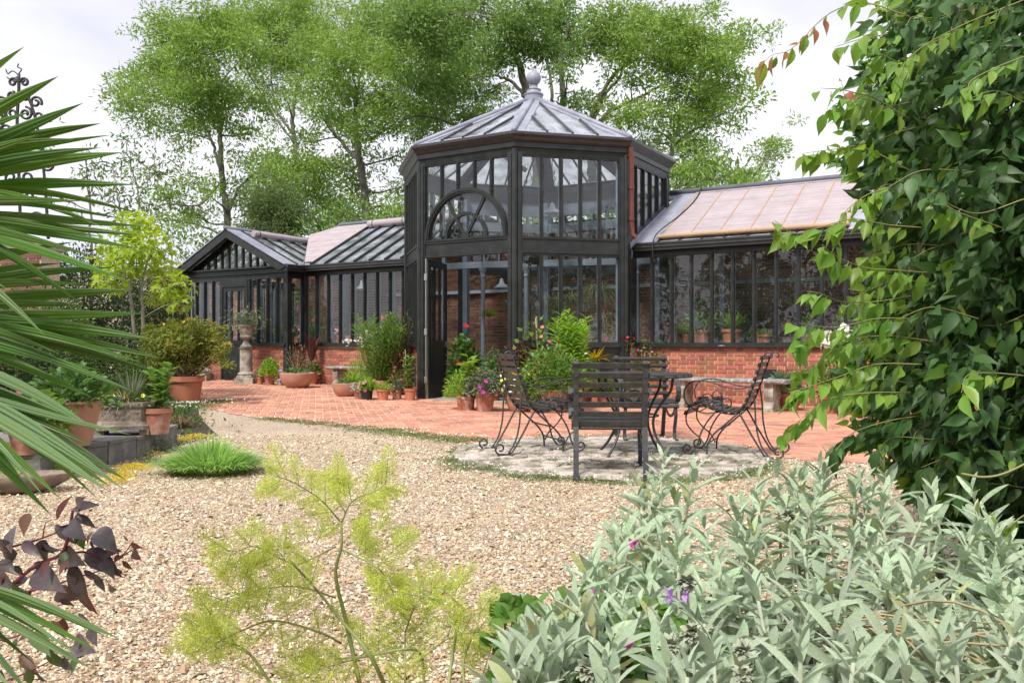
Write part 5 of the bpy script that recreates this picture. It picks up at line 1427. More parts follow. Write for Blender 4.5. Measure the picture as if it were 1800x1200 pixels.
def grow(t, top, what, r=.12):
    for w in what:
        k = w['k']; o = Vector(w.get('o', (0, 0, 0))); P0 = top + o
        if k == 'cloud':
            n = w['n']; s = w['s']
            P, d = plant_cloud(P0 + Vector((0, 0, s[2] * .12)), n, s[0], s[1], s[2], None, 0, up=w.get('up', .5))
            m = MB(); scatter(m, w.get('t', T_OVATE), P, d, w['l'], w.get('w'), .6, .3); m.build(w.get('name', 'foliage'), w['m'], t, True, kind='stuff')
            st = MB()
            for q in range(w.get('st', 5)):
                e = P[RNG.integers(0, n)]; st.tube(arc(P0 - Vector((0, 0, .03)), e, .03, 5), np.linspace(.006, .002, 5), 4)
            st.build('stems', w.get('sm', M_STEM), t, True)
        elif k == 'straps':     # arching narrow leaves from the crown
            m = MB(); n = w['n']; L = w['L']; wd = w.get('w', .012)
            for q in range(n):
                a = random.uniform(0, 2 * pi); l = L * random.uniform(.6, 1.05); out_ = w.get('out', .5) * random.uniform(.5, 1.1)
                c, s = math.cos(a), math.sin(a); dr = w.get('droop', .5) * random.uniform(.6, 1.3)
                pts = [(P0.x + c * l * out_ * x, P0.y + s * l * out_ * x, P0.z + l * (x * math.sqrt(max(.05, 1 - out_ ** 2)) - dr * x * x * .6)) for x in np.linspace(0, 1, 6)]
                V, Fs = [], []
                for i, p in enumerate(pts):
                    h_ = wd * (1 - (i / 5) ** 1.6) + .0006
                    V += [(p[0] - s * h_, p[1] + c * h_, p[2] + h_ * .3), (p[0], p[1], p[2]), (p[0] + s * h_, p[1] - c * h_, p[2] + h_ * .3)]
                for i in range(5):
                    Fs += [(3 * i, 3 * i + 3, 3 * i + 4, 3 * i + 1), (3 * i + 1, 3 * i + 4, 3 * i + 5, 3 * i + 2)]
                m.add(V, Fs)
            m.build(w.get('name', 'strap_leaves'), w['m'], t, True, kind='stuff')
        elif k == 'spires':     # upright stems clothed with leaves
            st = MB(); lp, ld = [], []; tips_ = []
            for q in range(w['n']):
                a = random.uniform(0, 2 * pi); rr = w.get('spread', .15) * random.uniform(.2, 1); H = w['H'] * random.uniform(.75, 1.05)
                lean = w.get('lean', .35)
                e = P0 + Vector((math.cos(a) * rr * (1 + lean * 2), math.sin(a) * rr * (1 + lean * 2), H))
                b0_ = P0 + Vector((math.cos(a) * rr * .4, math.sin(a) * rr * .4, -.02))
                Q = arc(b0_, e, 0, 8); Q[:, 0] += np.sin(np.linspace(0, pi, 8)) * random.gauss(0, .03)
                st.tube(Q, np.linspace(w.get('sr', .006), .002, 8), 4)
                nl = w['leaves']; f = np.linspace(w.get('f0', .15), 1, nl)
                pp = np.stack([np.interp(f, np.linspace(0, 1, 8), Q[:, i]) for i in range(3)], 1)
                an = np.arange(nl) * 2.4 + a
                lp.append(pp); ld.append(np.stack([np.cos(an), np.sin(an), w.get('up', .5) + f * .5], 1)); tips_.append(tuple(e))
            st.build('stems', w.get('sm', M_STEM), t, True)
            lp, ld = np.concatenate(lp), np.concatenate(ld)
            m = MB(); scatter(m, w.get('t', T_LANCE), lp, ld, w['l'], w.get('w'), .3, .2); m.build(w.get('name', 'foliage'), w['m'], t, True, kind='stuff')
            if w.get('fl'):
                m = MB(); tp = np.array(tips_); tp = np.repeat(tp, w.get('fn', 4), 0) + RNG.normal(0, w.get('fs', .03), (len(tp) * w.get('fn', 4), 3))
                scatter(m, T_FLOWER, tp, rand_dirs(len(tp), .2), w.get('fr', .02), None, 1, .2); m.build('flowers', w['fl'], t, kind='stuff')
        elif k == 'flowers':
            n = w['n']; s = w['s']
            v = norm(RNG.normal(0, 1, (n, 3))); v[:, 2] = np.abs(v[:, 2]); v[:, 1] -= .3
            P = np.array(tuple(P0)) + v * np.array(s) * RNG.uniform(.85, 1.15, (n, 1))
            d = frames(v + RNG.normal(0, .3, (n, 3)))
            R = w['r'] * RNG.uniform(.75, 1.2, (n, 1))
            m = MB(); m.inst(T_FLOWER, P, d[1] * R, d[2] * R, d[0] * R); m.build(w.get('name', 'flowers'), w['m'], t, kind='stuff')
        elif k == 'canes':
            for q in range(w['n']):
                a = P0 + Vector((random.uniform(-.5, .5) * r, random.uniform(-.5, .5) * r, -.02)); b = a + Vector((random.gauss(0, .04), random.gauss(0, .03), w['H'] * random.uniform(.85, 1.1)))
                MB().tube([a, b], .006, 6).build('cane', M_TAN, t, True)
        elif k == 'paddles':   # big upright canna leaves
            for q in range(w['n']):
                a = q * 2.2 + .4; H = w['H'] * random.uniform(.75, 1.0)
                e = P0 + Vector((math.cos(a) * .05, math.sin(a) * .05, H * .35))
                d = np.array([[math.cos(a) * .2, math.sin(a) * .2, 1.0]])
                ex, ey, ez = frames(d, np.array([[math.cos(a + pi), math.sin(a + pi), .1]])); L = H * .65
                MB().inst(leaf_template([(0, .03), (.12, .08), (.35, .15), (.6, .14), (.85, .07), (1, .008)], .08, .5), np.array([tuple(e)]), ex * L, ey * L, ez * L).build('leaf', w['m'], t, True)
            MB().tube([P0, P0 + Vector((0, 0, w['H'] * .45))], [.02, .01], 6).build('stem', w['m'], t, True)
        elif k == 'rosettes':
            n = w['n']; m = MB()
            for q in range(n):
                c = P0 + Vector((random.uniform(-1, 1) * w['s'], random.uniform(-1, 1) * w['s'], random.uniform(-.01, .03)))
                a = np.arange(12) * 2.4; el = np.linspace(.1, 1.2, 12)
                d = np.stack([np.cos(a), np.sin(a), el], 1); R = random.uniform(.03, .05)
                scatter(m, T_OVATE, np.tile(np.array(tuple(c)), (12, 1)), d, R, R * 1.2, .1, .1)
            m.build('rosettes', w['m'], t, True, kind='stuff')

def gpd(x, y, dz=0): return gp(x, y, dz)
TALL = 'T'
# --- left, beside the urn
potted('small terracotta pot of grey herb, first to the right of the urn pedestal', gp(457, 676), .085, .17, M_TERRA, [dict(k='cloud', n=150, s=(.13, .13, .22), l=.06, t=T_LANCE, w=.07, m=M_GREYLEAF)])
potted('terracotta pot of bright green parsley-like leaves near the urn', gp(474, 677), .13, .24, M_TERRAO, [dict(k='cloud', n=900, s=(.24, .2, .42), l=.05, m=M_G2, up=.6), dict(k='flowers', n=14, s=(.15, .12, .10), r=.035, m=M_CORAL)])
potted('small grey pot with a purple flower beside the wide orange bowl', gp(492, 678), .07, .15, M_SLAB, [dict(k='cloud', n=120, s=(.10, .10, .26), l=.05, m=M_G1), dict(k='flowers', n=3, s=(.06, .06, .24), r=.045, m=M_LILAC)])
potted('wide orange terracotta bowl of pale rosettes, left of the short stone bench', gp(522, 682), .365, .33, M_TERRAP, [dict(k='rosettes', n=34, s=.26, m=M_SILVERL), dict(k='cloud', n=150, s=(.3, .25, .16), l=.05, m=M_G3), dict(k='cloud', n=420, s=(.36, .25, .7), l=.06, t=T_LANCE, w=.05, m=M_GREYLEAF, o=(-.1, .3, 0), st=16, sm=M_TAN)], kind='bowl')
potted('tall maroon-leaved canna in a brown pot behind the wide bowl', gp(548, 676), .17, .30, M_TERRA, [dict(k='paddles', n=6, H=1.0, m=M_MAROON), dict(k='cloud', n=200, s=(.2, .2, .25), l=.07, m=M_G3), dict(k='flowers', n=5, s=(.12, .1, .22), r=.03, m=M_YELP)], kind='jar')
potted('pot of wiry orange-red flowers against the brick dwarf wall by the porch', gp(505, 670), .14, .22, M_TERRA, [dict(k='spires', n=22, H=.75, leaves=12, l=.05, w=.05, spread=.3, m=M_GREYLEAF, sm=M_TAN, fl=M_CORAL, fn=4, fs=.05, fr=.03)])
# --- between bench and tower
potted('smooth orange terracotta bowl at the right end of the short stone bench', gp(607, 697), .25, .26, M_TERRAP, [dict(k='rosettes', n=16, s=.16, m=M_SILVERL), dict(k='cloud', n=80, s=(.16, .12, .12), l=.06, m=M_G1)], kind='bowl')
potted('whitewashed little pot of silver-leaved trailing plant beside the bowl', gp(632, 702), .09, .17, M_TERRAO, [dict(k='cloud', n=260, s=(.17, .14, .18), l=.045, m=M_SILVERL), dict(k='flowers', n=3, s=(.1, .1, .1), r=.035, m=M_REDP)])
potted('black plastic pot of fresh green leaves with pink petunias', gp(645, 703), .125, .21, M_PLASTIC, [dict(k='cloud', n=300, s=(.19, .16, .24), l=.06, m=M_G2), dict(k='flowers', n=7, s=(.18, .12, .2), r=.04, m=M_PINK)])
potted('terracotta pot with low lime seedlings, right of the black plastic pot', gp(673, 704), .12, .21, M_TERRA, [dict(k='cloud', n=260, s=(.16, .14, .14), l=.05, t=T_LANCE, w=.05, m=M_G2)])
potted('small chalky whitened terracotta pot near the tower corner', gp(698, 703), .10, .18, M_TERRAO, [dict(k='cloud', n=160, s=(.14, .12, .22), l=.05, m=M_GREYLEAF)])
potted('clean terracotta pot of caned green plant nearest the tower corner post', gp(721, 704), .115, .22, M_TERRA, [dict(k='spires', n=4, H=.62, leaves=16, l=.10, t=T_OVATE, spread=.06, m=M_G1), dict(k='canes', n=1, H=.85)])
p = gp(665, 697); potted('tall bushy oleander in a pot behind the small pots left of the tower', (p.x - .05, p.y + .35, 0), .19, .33, M_TERRAP, [dict(k='spires', n=44, H=1.25, leaves=46, l=.13, w=.10, spread=.36, m=M_G1, up=.7)])
p = gp(705, 695); potted('tall reddish-leaved shrub in a terracotta pot left of the tower', (p.x - .02, p.y + .35, 0), .17, .40, M_TERRA, [dict(k='spires', n=18, H=1.15, leaves=40, l=.10, w=.09, spread=.2, m=M_MAROON), dict(k='spires', n=5, H=1.3, leaves=16, l=.09, spread=.2, m=M_G1)])
p = gp(615, 690); potted('soft feathery green plant with white blooms right of the short bench', (p.x + .1, p.y + .6, 0), .16, .26, M_TERRA, [dict(k='cloud', n=1100, s=(.36, .3, .55), l=.08, t=T_NEEDLE, w=.16, m=M_G2, st=10), dict(k='spires', n=10, H=1.0, leaves=4, l=.05, spread=.3, m=M_G1, fl=M_WHITE, fn=9, fs=.05, fr=.035)])
p = gp(655, 690); potted('orange daisies in a pot at the centre of the cluster left of the tower', (p.x + .12, p.y + .05, 0), .13, .26, M_TERRA, [dict(k='cloud', n=260, s=(.22, .18, .26), l=.07, m=M_G1), dict(k='flowers', n=8, s=(.22, .14, .28), r=.04, m=M_ORANGE)])
p = gp(648, 680); potted('scarlet flowering plant high against the left wing glass', (p.x + .3, p.y + .6, 0), .16, .30, M_TERRA, [dict(k='spires', n=8, H=1.35, leaves=22, l=.10, spread=.2, m=M_G1, fl=M_CORAL, fn=5, fs=.05, fr=.04)])
# --- right of the door
potted('narrow orange pot of ferny green leaves, first pot right of the open door', gp(812, 721), .09, .24, M_TERRA, [dict(k='cloud', n=800, s=(.28, .24, .42), l=.07, t=T_LANCE, w=.07, m=M_G2, st=8)])
potted('terracotta pot of lime nicotiana with large drooping leaves, right of the door', gp(823, 722), .115, .23, M_TERRAO, [dict(k='spires', n=5, H=.62, leaves=12, l=.15, t=T_OVATE, spread=.1, m=M_YELLOWG, up=.2)])
potted('broad dull-red terracotta pot of grey foliage with magenta petunias', gp(852, 724), .165, .31, M_TERRAO, [dict(k='cloud', n=1000, s=(.33, .28, .42), l=.05, m=M_GREYLEAF), dict(k='flowers', n=9, s=(.26, .2, .3), r=.04, m=M_MAG)])
potted('round-bellied orange pot of pale yellow nemesia behind the left scroll chair', gp(912, 724), .21, .32, M_TERRAP, [dict(k='cloud', n=700, s=(.34, .28, .4), l=.05, m=M_G1), dict(k='flowers', n=46, s=(.34, .24, .42), r=.032, m=M_YELP), dict(k='flowers', n=26, s=(.38, .24, .36), r=.03, m=M_WHITE)], kind='belly')
potted('large chalky pink terracotta pot of blue-green foliage behind the left scroll chair', gp(970, 726), .24, .36, M_TERRAO, [dict(k='cloud', n=2200, s=(.55, .4, .72), l=.055, m=M_G1, st=8)], kind='jar')
p = gp(1008, 722); potted('big smooth orange pot with tall bright green lilies beside the tower', (p.x, p.y + .25, 0), .25, .42, M_TERRA, [dict(k='spires', n=15, H=1.12, leaves=44, l=.16, w=.15, spread=.24, lean=.25, m=M_G2, up=.3), dict(k='cloud', n=500, s=(.4, .3, .6), l=.09, t=T_LANCE, w=.09, m=M_G1)], kind='jar')
p = gp(1065, 716); potted('plain terracotta pot of green leaves hidden behind the near chair', (p.x, p.y, 0), .17, .25, M_TERRA, [dict(k='cloud', n=300, s=(.25, .2, .3), l=.06, m=M_G1)])
p = gp(960, 718); potted('climbing abutilon with orange bells tied to two canes at the tower corner', (p.x - .05, p.y + .55, 0), .16, .3, M_TERRA, [dict(k='canes', n=2, H=1.45), dict(k='cloud', n=240, s=(.6, .3, 1.25), l=.12, t=T_LOBED, m=M_G1, st=16, sm=M_WOODSTEM), dict(k='flowers', n=16, s=(.4, .2, .95), r=.04, m=M_CORAL)])
p = gp(905, 715); potted('dark red coleus bush at the foot of the tower corner post', (p.x + .08, p.y + .35, 0), .15, .3, M_TERRA, [dict(k='cloud', n=1400, s=(.34, .28, .85), l=.07, t=T_LANCE, w=.09, m=M_MAROON, st=10)])
p = gp(900, 712); potted('tall pale yucca flower spike leaning left in front of the tower corner', (p.x + .02, p.y + .6, 0), .14, .3, M_TERRA, [dict(k='straps', n=24, L=.5, w=.012, m=M_GREYLEAF, out=.7), dict(k='spires', n=1, H=1.5, leaves=60, l=.035, w=.1, spread=.02, lean=0, m=M_TAN, sm=M_TAN, f0=.3, fl=M_WHITE, fn=12, fs=.04, fr=.04)])
p = gp(1042, 712); potted('yellow-striped leafy dracaena tuft right of the tall lilies', (p.x + .1, p.y + .6, 0), .15, .55, M_TERRA, [dict(k='straps', n=70, L=.48, w=.012, m=M_YEL, out=.85, droop=.7, o=(0, 0, .25)), dict(k='straps', n=40, L=.4, w=.01, m=M_GREYLEAF, out=.8, droop=.9, o=(0, 0, .1))])
p = gp(1075, 712); potted('thin golden-leaved climber on a cane at the right tower panel', (p.x, p.y + .9, 0), .13, .3, M_TERRA, [dict(k='canes', n=1, H=1.5), dict(k='spires', n=5, H=1.35, leaves=30, l=.06, t=T_OVATE, spread=.1, lean=.1, m=M_YELLOWG)])
p = gp(985, 712); potted('blue-green lily spires behind the bright green lilies', (p.x + .02, p.y + 1.0, 0), .16, .35, M_TERRA, [dict(k='spires', n=6, H=1.5, leaves=70, l=.16, w=.13, spread=.12, lean=.1, m=M_G1)])
p = gp(1150, 705); potted('pink diascia foaming over a pot behind the far garden chair', (p.x, p.y + .2, 0), .2, .5, M_TERRA, [dict(k='cloud', n=1700, s=(.6, .34, .7), l=.05, m=M_G1), dict(k='flowers', n=60, s=(.48, .25, .58), r=.026, m=M_PINK), dict(k='flowers', n=10, s=(.5, .2, .6), r=.03, m=M_MAG)])
for x, y, dy, r, h, lab, spec in (
    (868, 708, .3, .12, .26, 'pot of drooping crimson fuchsia at the right edge of the doorway', [dict(k='cloud', n=500, s=(.26, .24, .6), l=.07, m=M_G3, st=9), dict(k='flowers', n=18, s=(.24, .2, .5), r=.03, m=M_REDP)]),
    (938, 712, .3, .13, .28, 'pot of dark green mint-like leaves between the coleus and the lilies', [dict(k='cloud', n=900, s=(.34, .3, .7), l=.07, m=M_G3, st=9)]),
    (1030, 714, .1, .13, .3, 'pot of feathery cosmos leaves in front of the striped dracaena', [dict(k='cloud', n=1500, s=(.34, .28, .6), l=.07, t=T_NEEDLE, w=.16, m=M_G1, st=9), dict(k='flowers', n=7, s=(.3, .2, .6), r=.035, m=M_WHITE)]),
    (1095, 708, .3, .13, .3, 'pot of red-leaved penstemon against the right tower corner post', [dict(k='spires', n=8, H=.8, leaves=18, l=.09, spread=.14, m=M_G1, fl=M_REDP, fn=6, fs=.05, fr=.025)]),
    (1105, 716, 0, .11, .2, 'small pot of grey lavender half hidden by the far garden chair', [dict(k='cloud', n=700, s=(.24, .22, .4), l=.07, t=T_NEEDLE, w=.2, m=M_GREYLEAF, up=1.0)]),
    (940, 727, 0, .085, .17, 'tiny terracotta pot of lime leaves between two round-bellied pots', [dict(k='cloud', n=200, s=(.13, .12, .14), l=.045, m=M_YELLOWG)]),
    (690, 697, .25, .11, .22, 'pot of pale pink diascia tucked between the pots left of the tower', [dict(k='cloud', n=420, s=(.22, .2, .36), l=.045, m=M_G1), dict(k='flowers', n=16, s=(.2, .16, .36), r=.026, m=M_PINK)]),
    (618, 690, .2, .11, .2, 'pot of lime-green daylily leaves behind the smooth orange bowl', [dict(k='straps', n=44, L=.5, w=.012, m=M_G2, out=.6, droop=.7)])):
    p = gp(x, y); potted(lab, (p.x, p.y + dy, p.z), r, h, M_TERRA, spec)
# --- inside the doorway
for x, w_, lab, spec in ((-.55, -1.7, 'dark green geranium with crimson flowers standing inside the open doors', [dict(k='cloud', n=900, s=(.34, .3, .95), l=.09, t=T_ROUND, m=M_G3), dict(k='flowers', n=10, s=(.3, .25, 1.1), r=.06, m=M_REDP), dict(k='flowers', n=8, s=(.33, .2, .6), r=.05, m=M_PINK)]),
                         (-.15, -1.3, 'soft blue-green bushy plant inside the doorway', [dict(k='cloud', n=900, s=(.32, .3, .7), l=.08, t=T_LANCE, w=.06, m=M_G1)]),
                         (.55, -1.55, 'fine willowy plant inside the doorway beside the corner post', [dict(k='cloud', n=900, s=(.34, .3, 1.0), l=.09, t=T_LANCE, w=.05, m=M_GREYLEAF)])):
    p = uv(x, w_); potted(lab, (p.x, p.y, .02), .16, .28, M_TERRA, spec, group='potted plants inside the glasshouse')
p = uv(-.35, -.1); potted('tall cordyline with a spiky striped head beside the blue column inside', (p.x, p.y, .02), .18, .3, M_TERRA, [dict(k='straps', n=60, L=.55, w=.014, m=M_GREYLEAF, out=.85, droop=.7, o=(-.1, 0, 1.45)), dict(k='straps', n=50, L=.45, w=.014, m=M_YELLOWG, out=.85, droop=.7, o=(-.55, .1, 1.3)), dict(k='canes', n=2, H=1.6)], group='potted plants inside the glasshouse')
# inside the tower, tall hanging palm thatch and ferns
M_PALMIN = mat('olive_palm_fronds', (.26, .28, .12), rough=.6, var=.3, trans=.3)
for u, w_, H, lab, m_ in ((1.25, -.9, 2.3, 'tall palm with drooping fronds inside the front right panes', M_PALMIN), (1.5, -.2, 2.5, 'second drooping grass-like palm inside the tower near the wing', M_PALMIN)):
    p = uv(u, w_); potted(lab, (p.x, p.y, .02), .2, .35, M_TERRA, [dict(k='straps', n=200, L=1.0, w=.012, m=m_, out=.7, droop=1.5, o=(0, 0, H - .9)), dict(k='straps', n=60, L=.6, w=.012, m=M_YEL if 0 else M_GREYLEAF, out=.9, droop=.5, o=(-.1, -.1, .9)), dict(k='canes', n=1, H=H - .5)], group='potted plants inside the glasshouse')

# --- staging pots behind the glass of both wings
def shelf(label, u0, u1, w0, w1, z):
    t = bthing('staging_bench', label, 'staging', (u0 + u1) / 2, (w0 + w1) / 2, 0, 'plant staging inside the glasshouse')
    n = 5
    for i in range(n):
        a = w0 + (w1 - w0) * i / n
        MB().box(u0, u1, a, a + (w1 - w0) / n * .8, z - .03, z).build('slat', M_BLUEPAINT, t, M=BM)
    for u in np.linspace(u0 + .1, u1 - .1, 4):
        for w in (w0 + .04, w1 - .06): MB().box(u - .03, u + .03, w - .03, w + .03, .015, z - .031).build('leg', M_BLUEPAINT, t, M=BM)
shelf('blue-grey slatted staging behind the panes of the right wing', 2.7, 8.8, -.14, .60, 1.02)
shelf('blue-grey slatted staging behind the panes of the left wing', -5.7, -2.6, -.14, .60, 1.02)
shelf('blue-grey slatted staging inside the gabled porch', -7.0, -6.15, -.6, .3, 1.02)
lefts = [(-2.75, .1, .2, 'rust'), (-3.1, .09, .18, 'green'), (-3.5, .1, .18, 'strap'), (-3.9, .08, .2, 'green'), (-4.25, .1, .18, 'red'), (-4.65, .12, .24, 'strap'), (-5.05, .1, .2, 'tall'), (-5.45, .11, .22, 'pink')]
desc = {'rust': 'rusty-leaved begonia', 'green': 'leafy green cutting', 'strap': 'spiky strap-leaved plant', 'red': 'scarlet geranium', 'tall': 'pale tall cactus-like plant', 'pink': 'pink pelargonium', 'fern': 'dark ferny plant', 'dark': 'purple-leaved plant', 'varieg': 'cream-edged spider plant'}
def contents(kd):
    return {'rust': [dict(k='cloud', n=90, s=(.14, .12, .3), l=.09, m=M_MAROON)], 'green': [dict(k='cloud', n=160, s=(.15, .13, .38), l=.07, m=M_G1)],
            'strap': [dict(k='straps', n=60, L=.75, w=.014, m=M_G2, out=.65, droop=.7)], 'red': [dict(k='cloud', n=110, s=(.14, .13, .25), l=.08, t=T_ROUND, m=M_G3), dict(k='flowers', n=8, s=(.12, .1, .28), r=.04, m=M_REDP)],
            'tall': [dict(k='spires', n=2, H=.7, leaves=40, l=.05, spread=.05, m=M_SILVERL)], 'pink': [dict(k='cloud', n=120, s=(.15, .13, .26), l=.08, t=T_ROUND, m=M_G1), dict(k='flowers', n=12, s=(.14, .1, .28), r=.04, m=M_PINK)],
            'fern': [dict(k='straps', n=60, L=.6, w=.03, m=M_G1, out=.75, droop=.9), dict(k='cloud', n=160, s=(.3, .2, .7), l=.1, m=M_G1)], 'dark': [dict(k='cloud', n=170, s=(.18, .15, .3), l=.08, m=M_MAROON)],
            'varieg': [dict(k='straps', n=80, L=.36, w=.009, m=M_YELLOWG, out=.8, droop=1.1)]}[kd]
for i, (u, r, h, kd) in enumerate(lefts):
    p = uv(u, .12 + (i % 2) * .1); ordn = ['first', 'second', 'third', 'fourth', 'fifth', 'sixth', 'seventh', 'eighth'][i]
    potted('small pot of %s on the left wing staging, %s from the tower' % (desc[kd], ordn), (p.x, p.y, 1.022), r, h, M_TERRA, contents(kd), group='pots on the staging of the left wing')
rights = [(2.9, .1, .16, 'dark', 0), (3.15, .13, .2, 'green', .2), (3.45, .16, .27, 'fern', .05), (3.95, .13, .18, 'varieg', .2), (4.02, .18, .28, 'strap', .0), (4.55, .17, .18, 'varieg', .05), (5.0, .1, .14, 'dark', .05), (5.35, .12, .17, 'green', .0), (5.9, .12, .16, 'green', .05), (6.25, .1, .2, 'pink', .1), (6.8, .13, .18, 'strap', .0), (7.2, .12, .2, 'fern', .0)]
for i, (u, r, h, kd, dw) in enumerate(rights):
    p = uv(u, .10 + dw); ordn = ['first', 'second', 'third', 'fourth', 'fifth', 'sixth', 'seventh', 'eighth', 'ninth', 'tenth', 'eleventh', 'twelfth'][i]
    potted('terracotta pot of %s on the right wing staging, %s from the tower' % (desc[kd], ordn), (p.x, p.y, 1.022), r, h, M_TERRA, contents(kd), group='pots on the staging of the right wing')
for i, (u, kd) in enumerate(((-6.9, 'green'), (-6.6, 'red'), (-6.3, 'pink'))):
    p = uv(u, -.3); potted('pot of %s on the porch staging, %s from the door' % (desc[kd], ['first', 'second', 'third'][i]), (p.x, p.y, 1.022), .1, .18, M_TERRA, contents(kd), group='pots on the porch staging')
# taller greenery on the floor behind
for i, (u, w_, H, m_, lab) in enumerate(((3.3, 1.2, 1.7, M_G3, 'tall dark foliage plant on the floor of the right wing near the tower'), (3.9, 1.5, 1.9, M_G3, 'tree fern rising to the roof inside the right wing'), (5.0, 1.4, 1.8, M_G1, 'arching bamboo-like plant at the middle of the right wing'), (6.0, 1.5, 1.6, M_G3, 'dark shrub inside the right wing behind the vine tips'), (7.4, 1.3, 1.7, M_G1, 'large leafy plant at the far end inside the right wing'), (-4.9, 1.5, 1.4, M_G1, 'thin leafy plant on the floor of the left wing'), (-7.0, .9, 1.7, M_G1, 'spiky tall plant inside the gabled porch'), (-8.7, .6, 1.5, M_G3, 'dark bushy plant inside the porch left of its door'))):
    p = uv(u, w_); potted(lab, (p.x, p.y, .02), .2, .35, M_TERRA, [dict(k='cloud', n=600, s=(.5, .4, H), l=.16, t=T_LANCE, w=.12, m=m_, st=9), dict(k='straps', n=40, L=.9, w=.012, m=m_, out=.6, droop=.8, o=(0, 0, H * .5))], group='tall plants on the glasshouse floor')

# --- hanging lamps
def lamp(label, u, w, z, ztop, r=.17):
    t = bthing('pendant_lamp', label, 'lamp', u, w, z, 'enamel pendant lamps')
    c = uv(u, w, z); I = Matrix.Translation(c)
    MB().lathe([(r, 0), (r * .95, .02), (r * .6, .07), (r * .3, .10), (r * .25, .17), (r * .12, .20), (.012, .21), (.012, .20), (r * .2, .15), (r * .5, .06), (r * .93, .005)], 24).build('shade', M_ENAMEL, t, 1.0, M=I)
    MB().tube([c + Vector((0, 0, .2)), Vector((c.x, c.y, ztop))], .008, 5).build('flex', M_CORD, t, M=None)
lamp('pale enamel lamp hanging inside the open doorway', -.95, .3, 2.22, 3.6)
lamp('enamel lamp hanging high inside the tower behind the tall panes', .75, -.6, 3.55, 5.2, .18)
lamp('small enamel lamp hanging inside the left wing', -5.1, .6, 2.35, 3.3, .14)

# --- right-hand cluster below the vine
p = gp(1400, 722); potted('blue-leaved hosta in a terracotta pot at the end of the long stone bench', (p.x - .12, p.y, 0), .19, .27, M_TERRA, [dict(k='cloud', n=60, s=(.3, .26, .3), l=.17, t=T_ROUND, m=mat('hosta_leaves', (.22, .33, .19), rough=.6, var=.15, trans=.2))])
p = gp(1395, 715); potted('small blue conifer behind the hosta pot', (p.x + .05, p.y + .45, 0), .17, .3, M_TERRA, [dict(k='cloud', n=2200, s=(.26, .26, .95), l=.06, t=T_NEEDLE, w=.2, m=mat('conifer_needles', (.06, .10, .07), rough=.6, var=.3), up=.8)])
p = gp(1440, 728); potted('terracotta pot with white spider lily, its blooms above the vine leaves', (p.x + .2, p.y + .1, 0), .18, .28, M_TERRA, [dict(k='straps', n=40, L=.7, w=.02, m=M_G1, out=.4), dict(k='spires', n=5, H=.95, leaves=3, l=.1, spread=.16, m=M_G1, fl=M_WHITE, fn=9, fs=.05, fr=.06), dict(k='cloud', n=200, s=(.3, .25, .6), l=.09, m=M_G1)])
p = gp(1500, 730); potted('terracotta pot half hidden under the vine leaves', (p.x, p.y, 0), .2, .25, M_TERRA, [dict(k='cloud', n=300, s=(.3, .25, .4), l=.08, m=M_G1)])
for i, x in enumerate((1236, 1262, 1196)):
    q = gp(x, 713); potted(['small black pot with bare dark stems between the legs of the long bench', 'small black pot under the middle of the long stone bench', 'small black pot left of the long bench leg'][i], (q.x, q.y, 0), .09, .15, M_PLASTIC, [dict(k='spires', n=3, H=.28, leaves=4, l=.05, spread=.08, m=M_MAROON, sm=M_WOODSTEM)])

# ============================================================ LEFT BED
# big terracotta pot with a multi-stemmed shrub
b = gp(326, 709)
t = potted('big terracotta pot with a broad fine-leaved shrub, left of the paving', b, .30, .45, M_TERRA,
    [], name='potted_shrub')
def big_shrub(t, b):
    M_S = mat('pomegranate_leaves', (.20, .24, .045), rough=.55, spec=.35, var=.28, hue=.03, trans=.4)
    st = MB(); lp, ld = [], []
    D0 = b.y
    cl = [(275, 600, 26, 22), (300, 590, 26, 22), (325, 582, 28, 18), (352, 590, 26, 20), (375, 600, 22, 20), (360, 620, 26, 20), (330, 615, 26, 20), (300, 625, 26, 18), (280, 632, 18, 14), (345, 640, 24, 14), (385, 625, 14, 12), (310, 605, 30, 22), (398, 642, 12, 8), (340, 566, 12, 9), (262, 580, 12, 12), (385, 578, 12, 9), (300, 568, 12, 8), (392, 612, 10, 10), (255, 622, 10, 10), (365, 572, 10, 10)]
    for x, y, rx, ry in cl:
        s = D0 / F; c = np.array(tuple(px(x, y, D0 + RNG.uniform(-.4, .4))))
        a = np.array(tuple(b + Vector((random.uniform(-.1, .1), random.uniform(-.1, .1), .4))))
        st.tube(arc(a, c, -.03, 7), np.linspace(.016, .004, 7), 5)
        n = int(rx * ry * .85); v = norm(RNG.normal(0, 1, (n, 3))) * (RNG.random((n, 1)) ** .45)
        P = c + v * np.array([rx * s, .32, ry * s]); lp.append(P); ld.append(v * .6 + RNG.normal(0, .5, (n, 3)) + [0, 0, .35])
        for q in range(5):
            e = P[RNG.integers(0, n)]; st.tube(arc(c, e, .01, 4), [.004, .003, .002, .001], 4)
    st.build('branches', M_WOODSTEM, t, True)
    lp, ld = np.concatenate(lp), np.concatenate(ld)
    m = MB(); scatter(m, T_OVATE, lp, ld, .06, .05, .8, .3); m.build('foliage', M_S, t, True, kind='stuff')
    k = RNG.choice(len(lp), 60); m = MB(); scatter(m, T_FLOWER, lp[k] + [0, 0, .03], ld[k], .022, None, 1, .3); m.build('flowers', M_ORANGE, t, kind='stuff')
big_shrub(t, b)
p = gp(285, 702); potted('second large terracotta pot with yellow-green shrub, behind and left of the big one', (p.x, p.y + .3, p.z), .24, .4, M_TERRA, [dict(k='cloud', n=1500, s=(.6, .45, .9), l=.08, t=T_LANCE, w=.08, m=M_YELLOWG, st=12), dict(k='flowers', n=20, s=(.5, .4, .9), r=.035, m=M_YELP)])

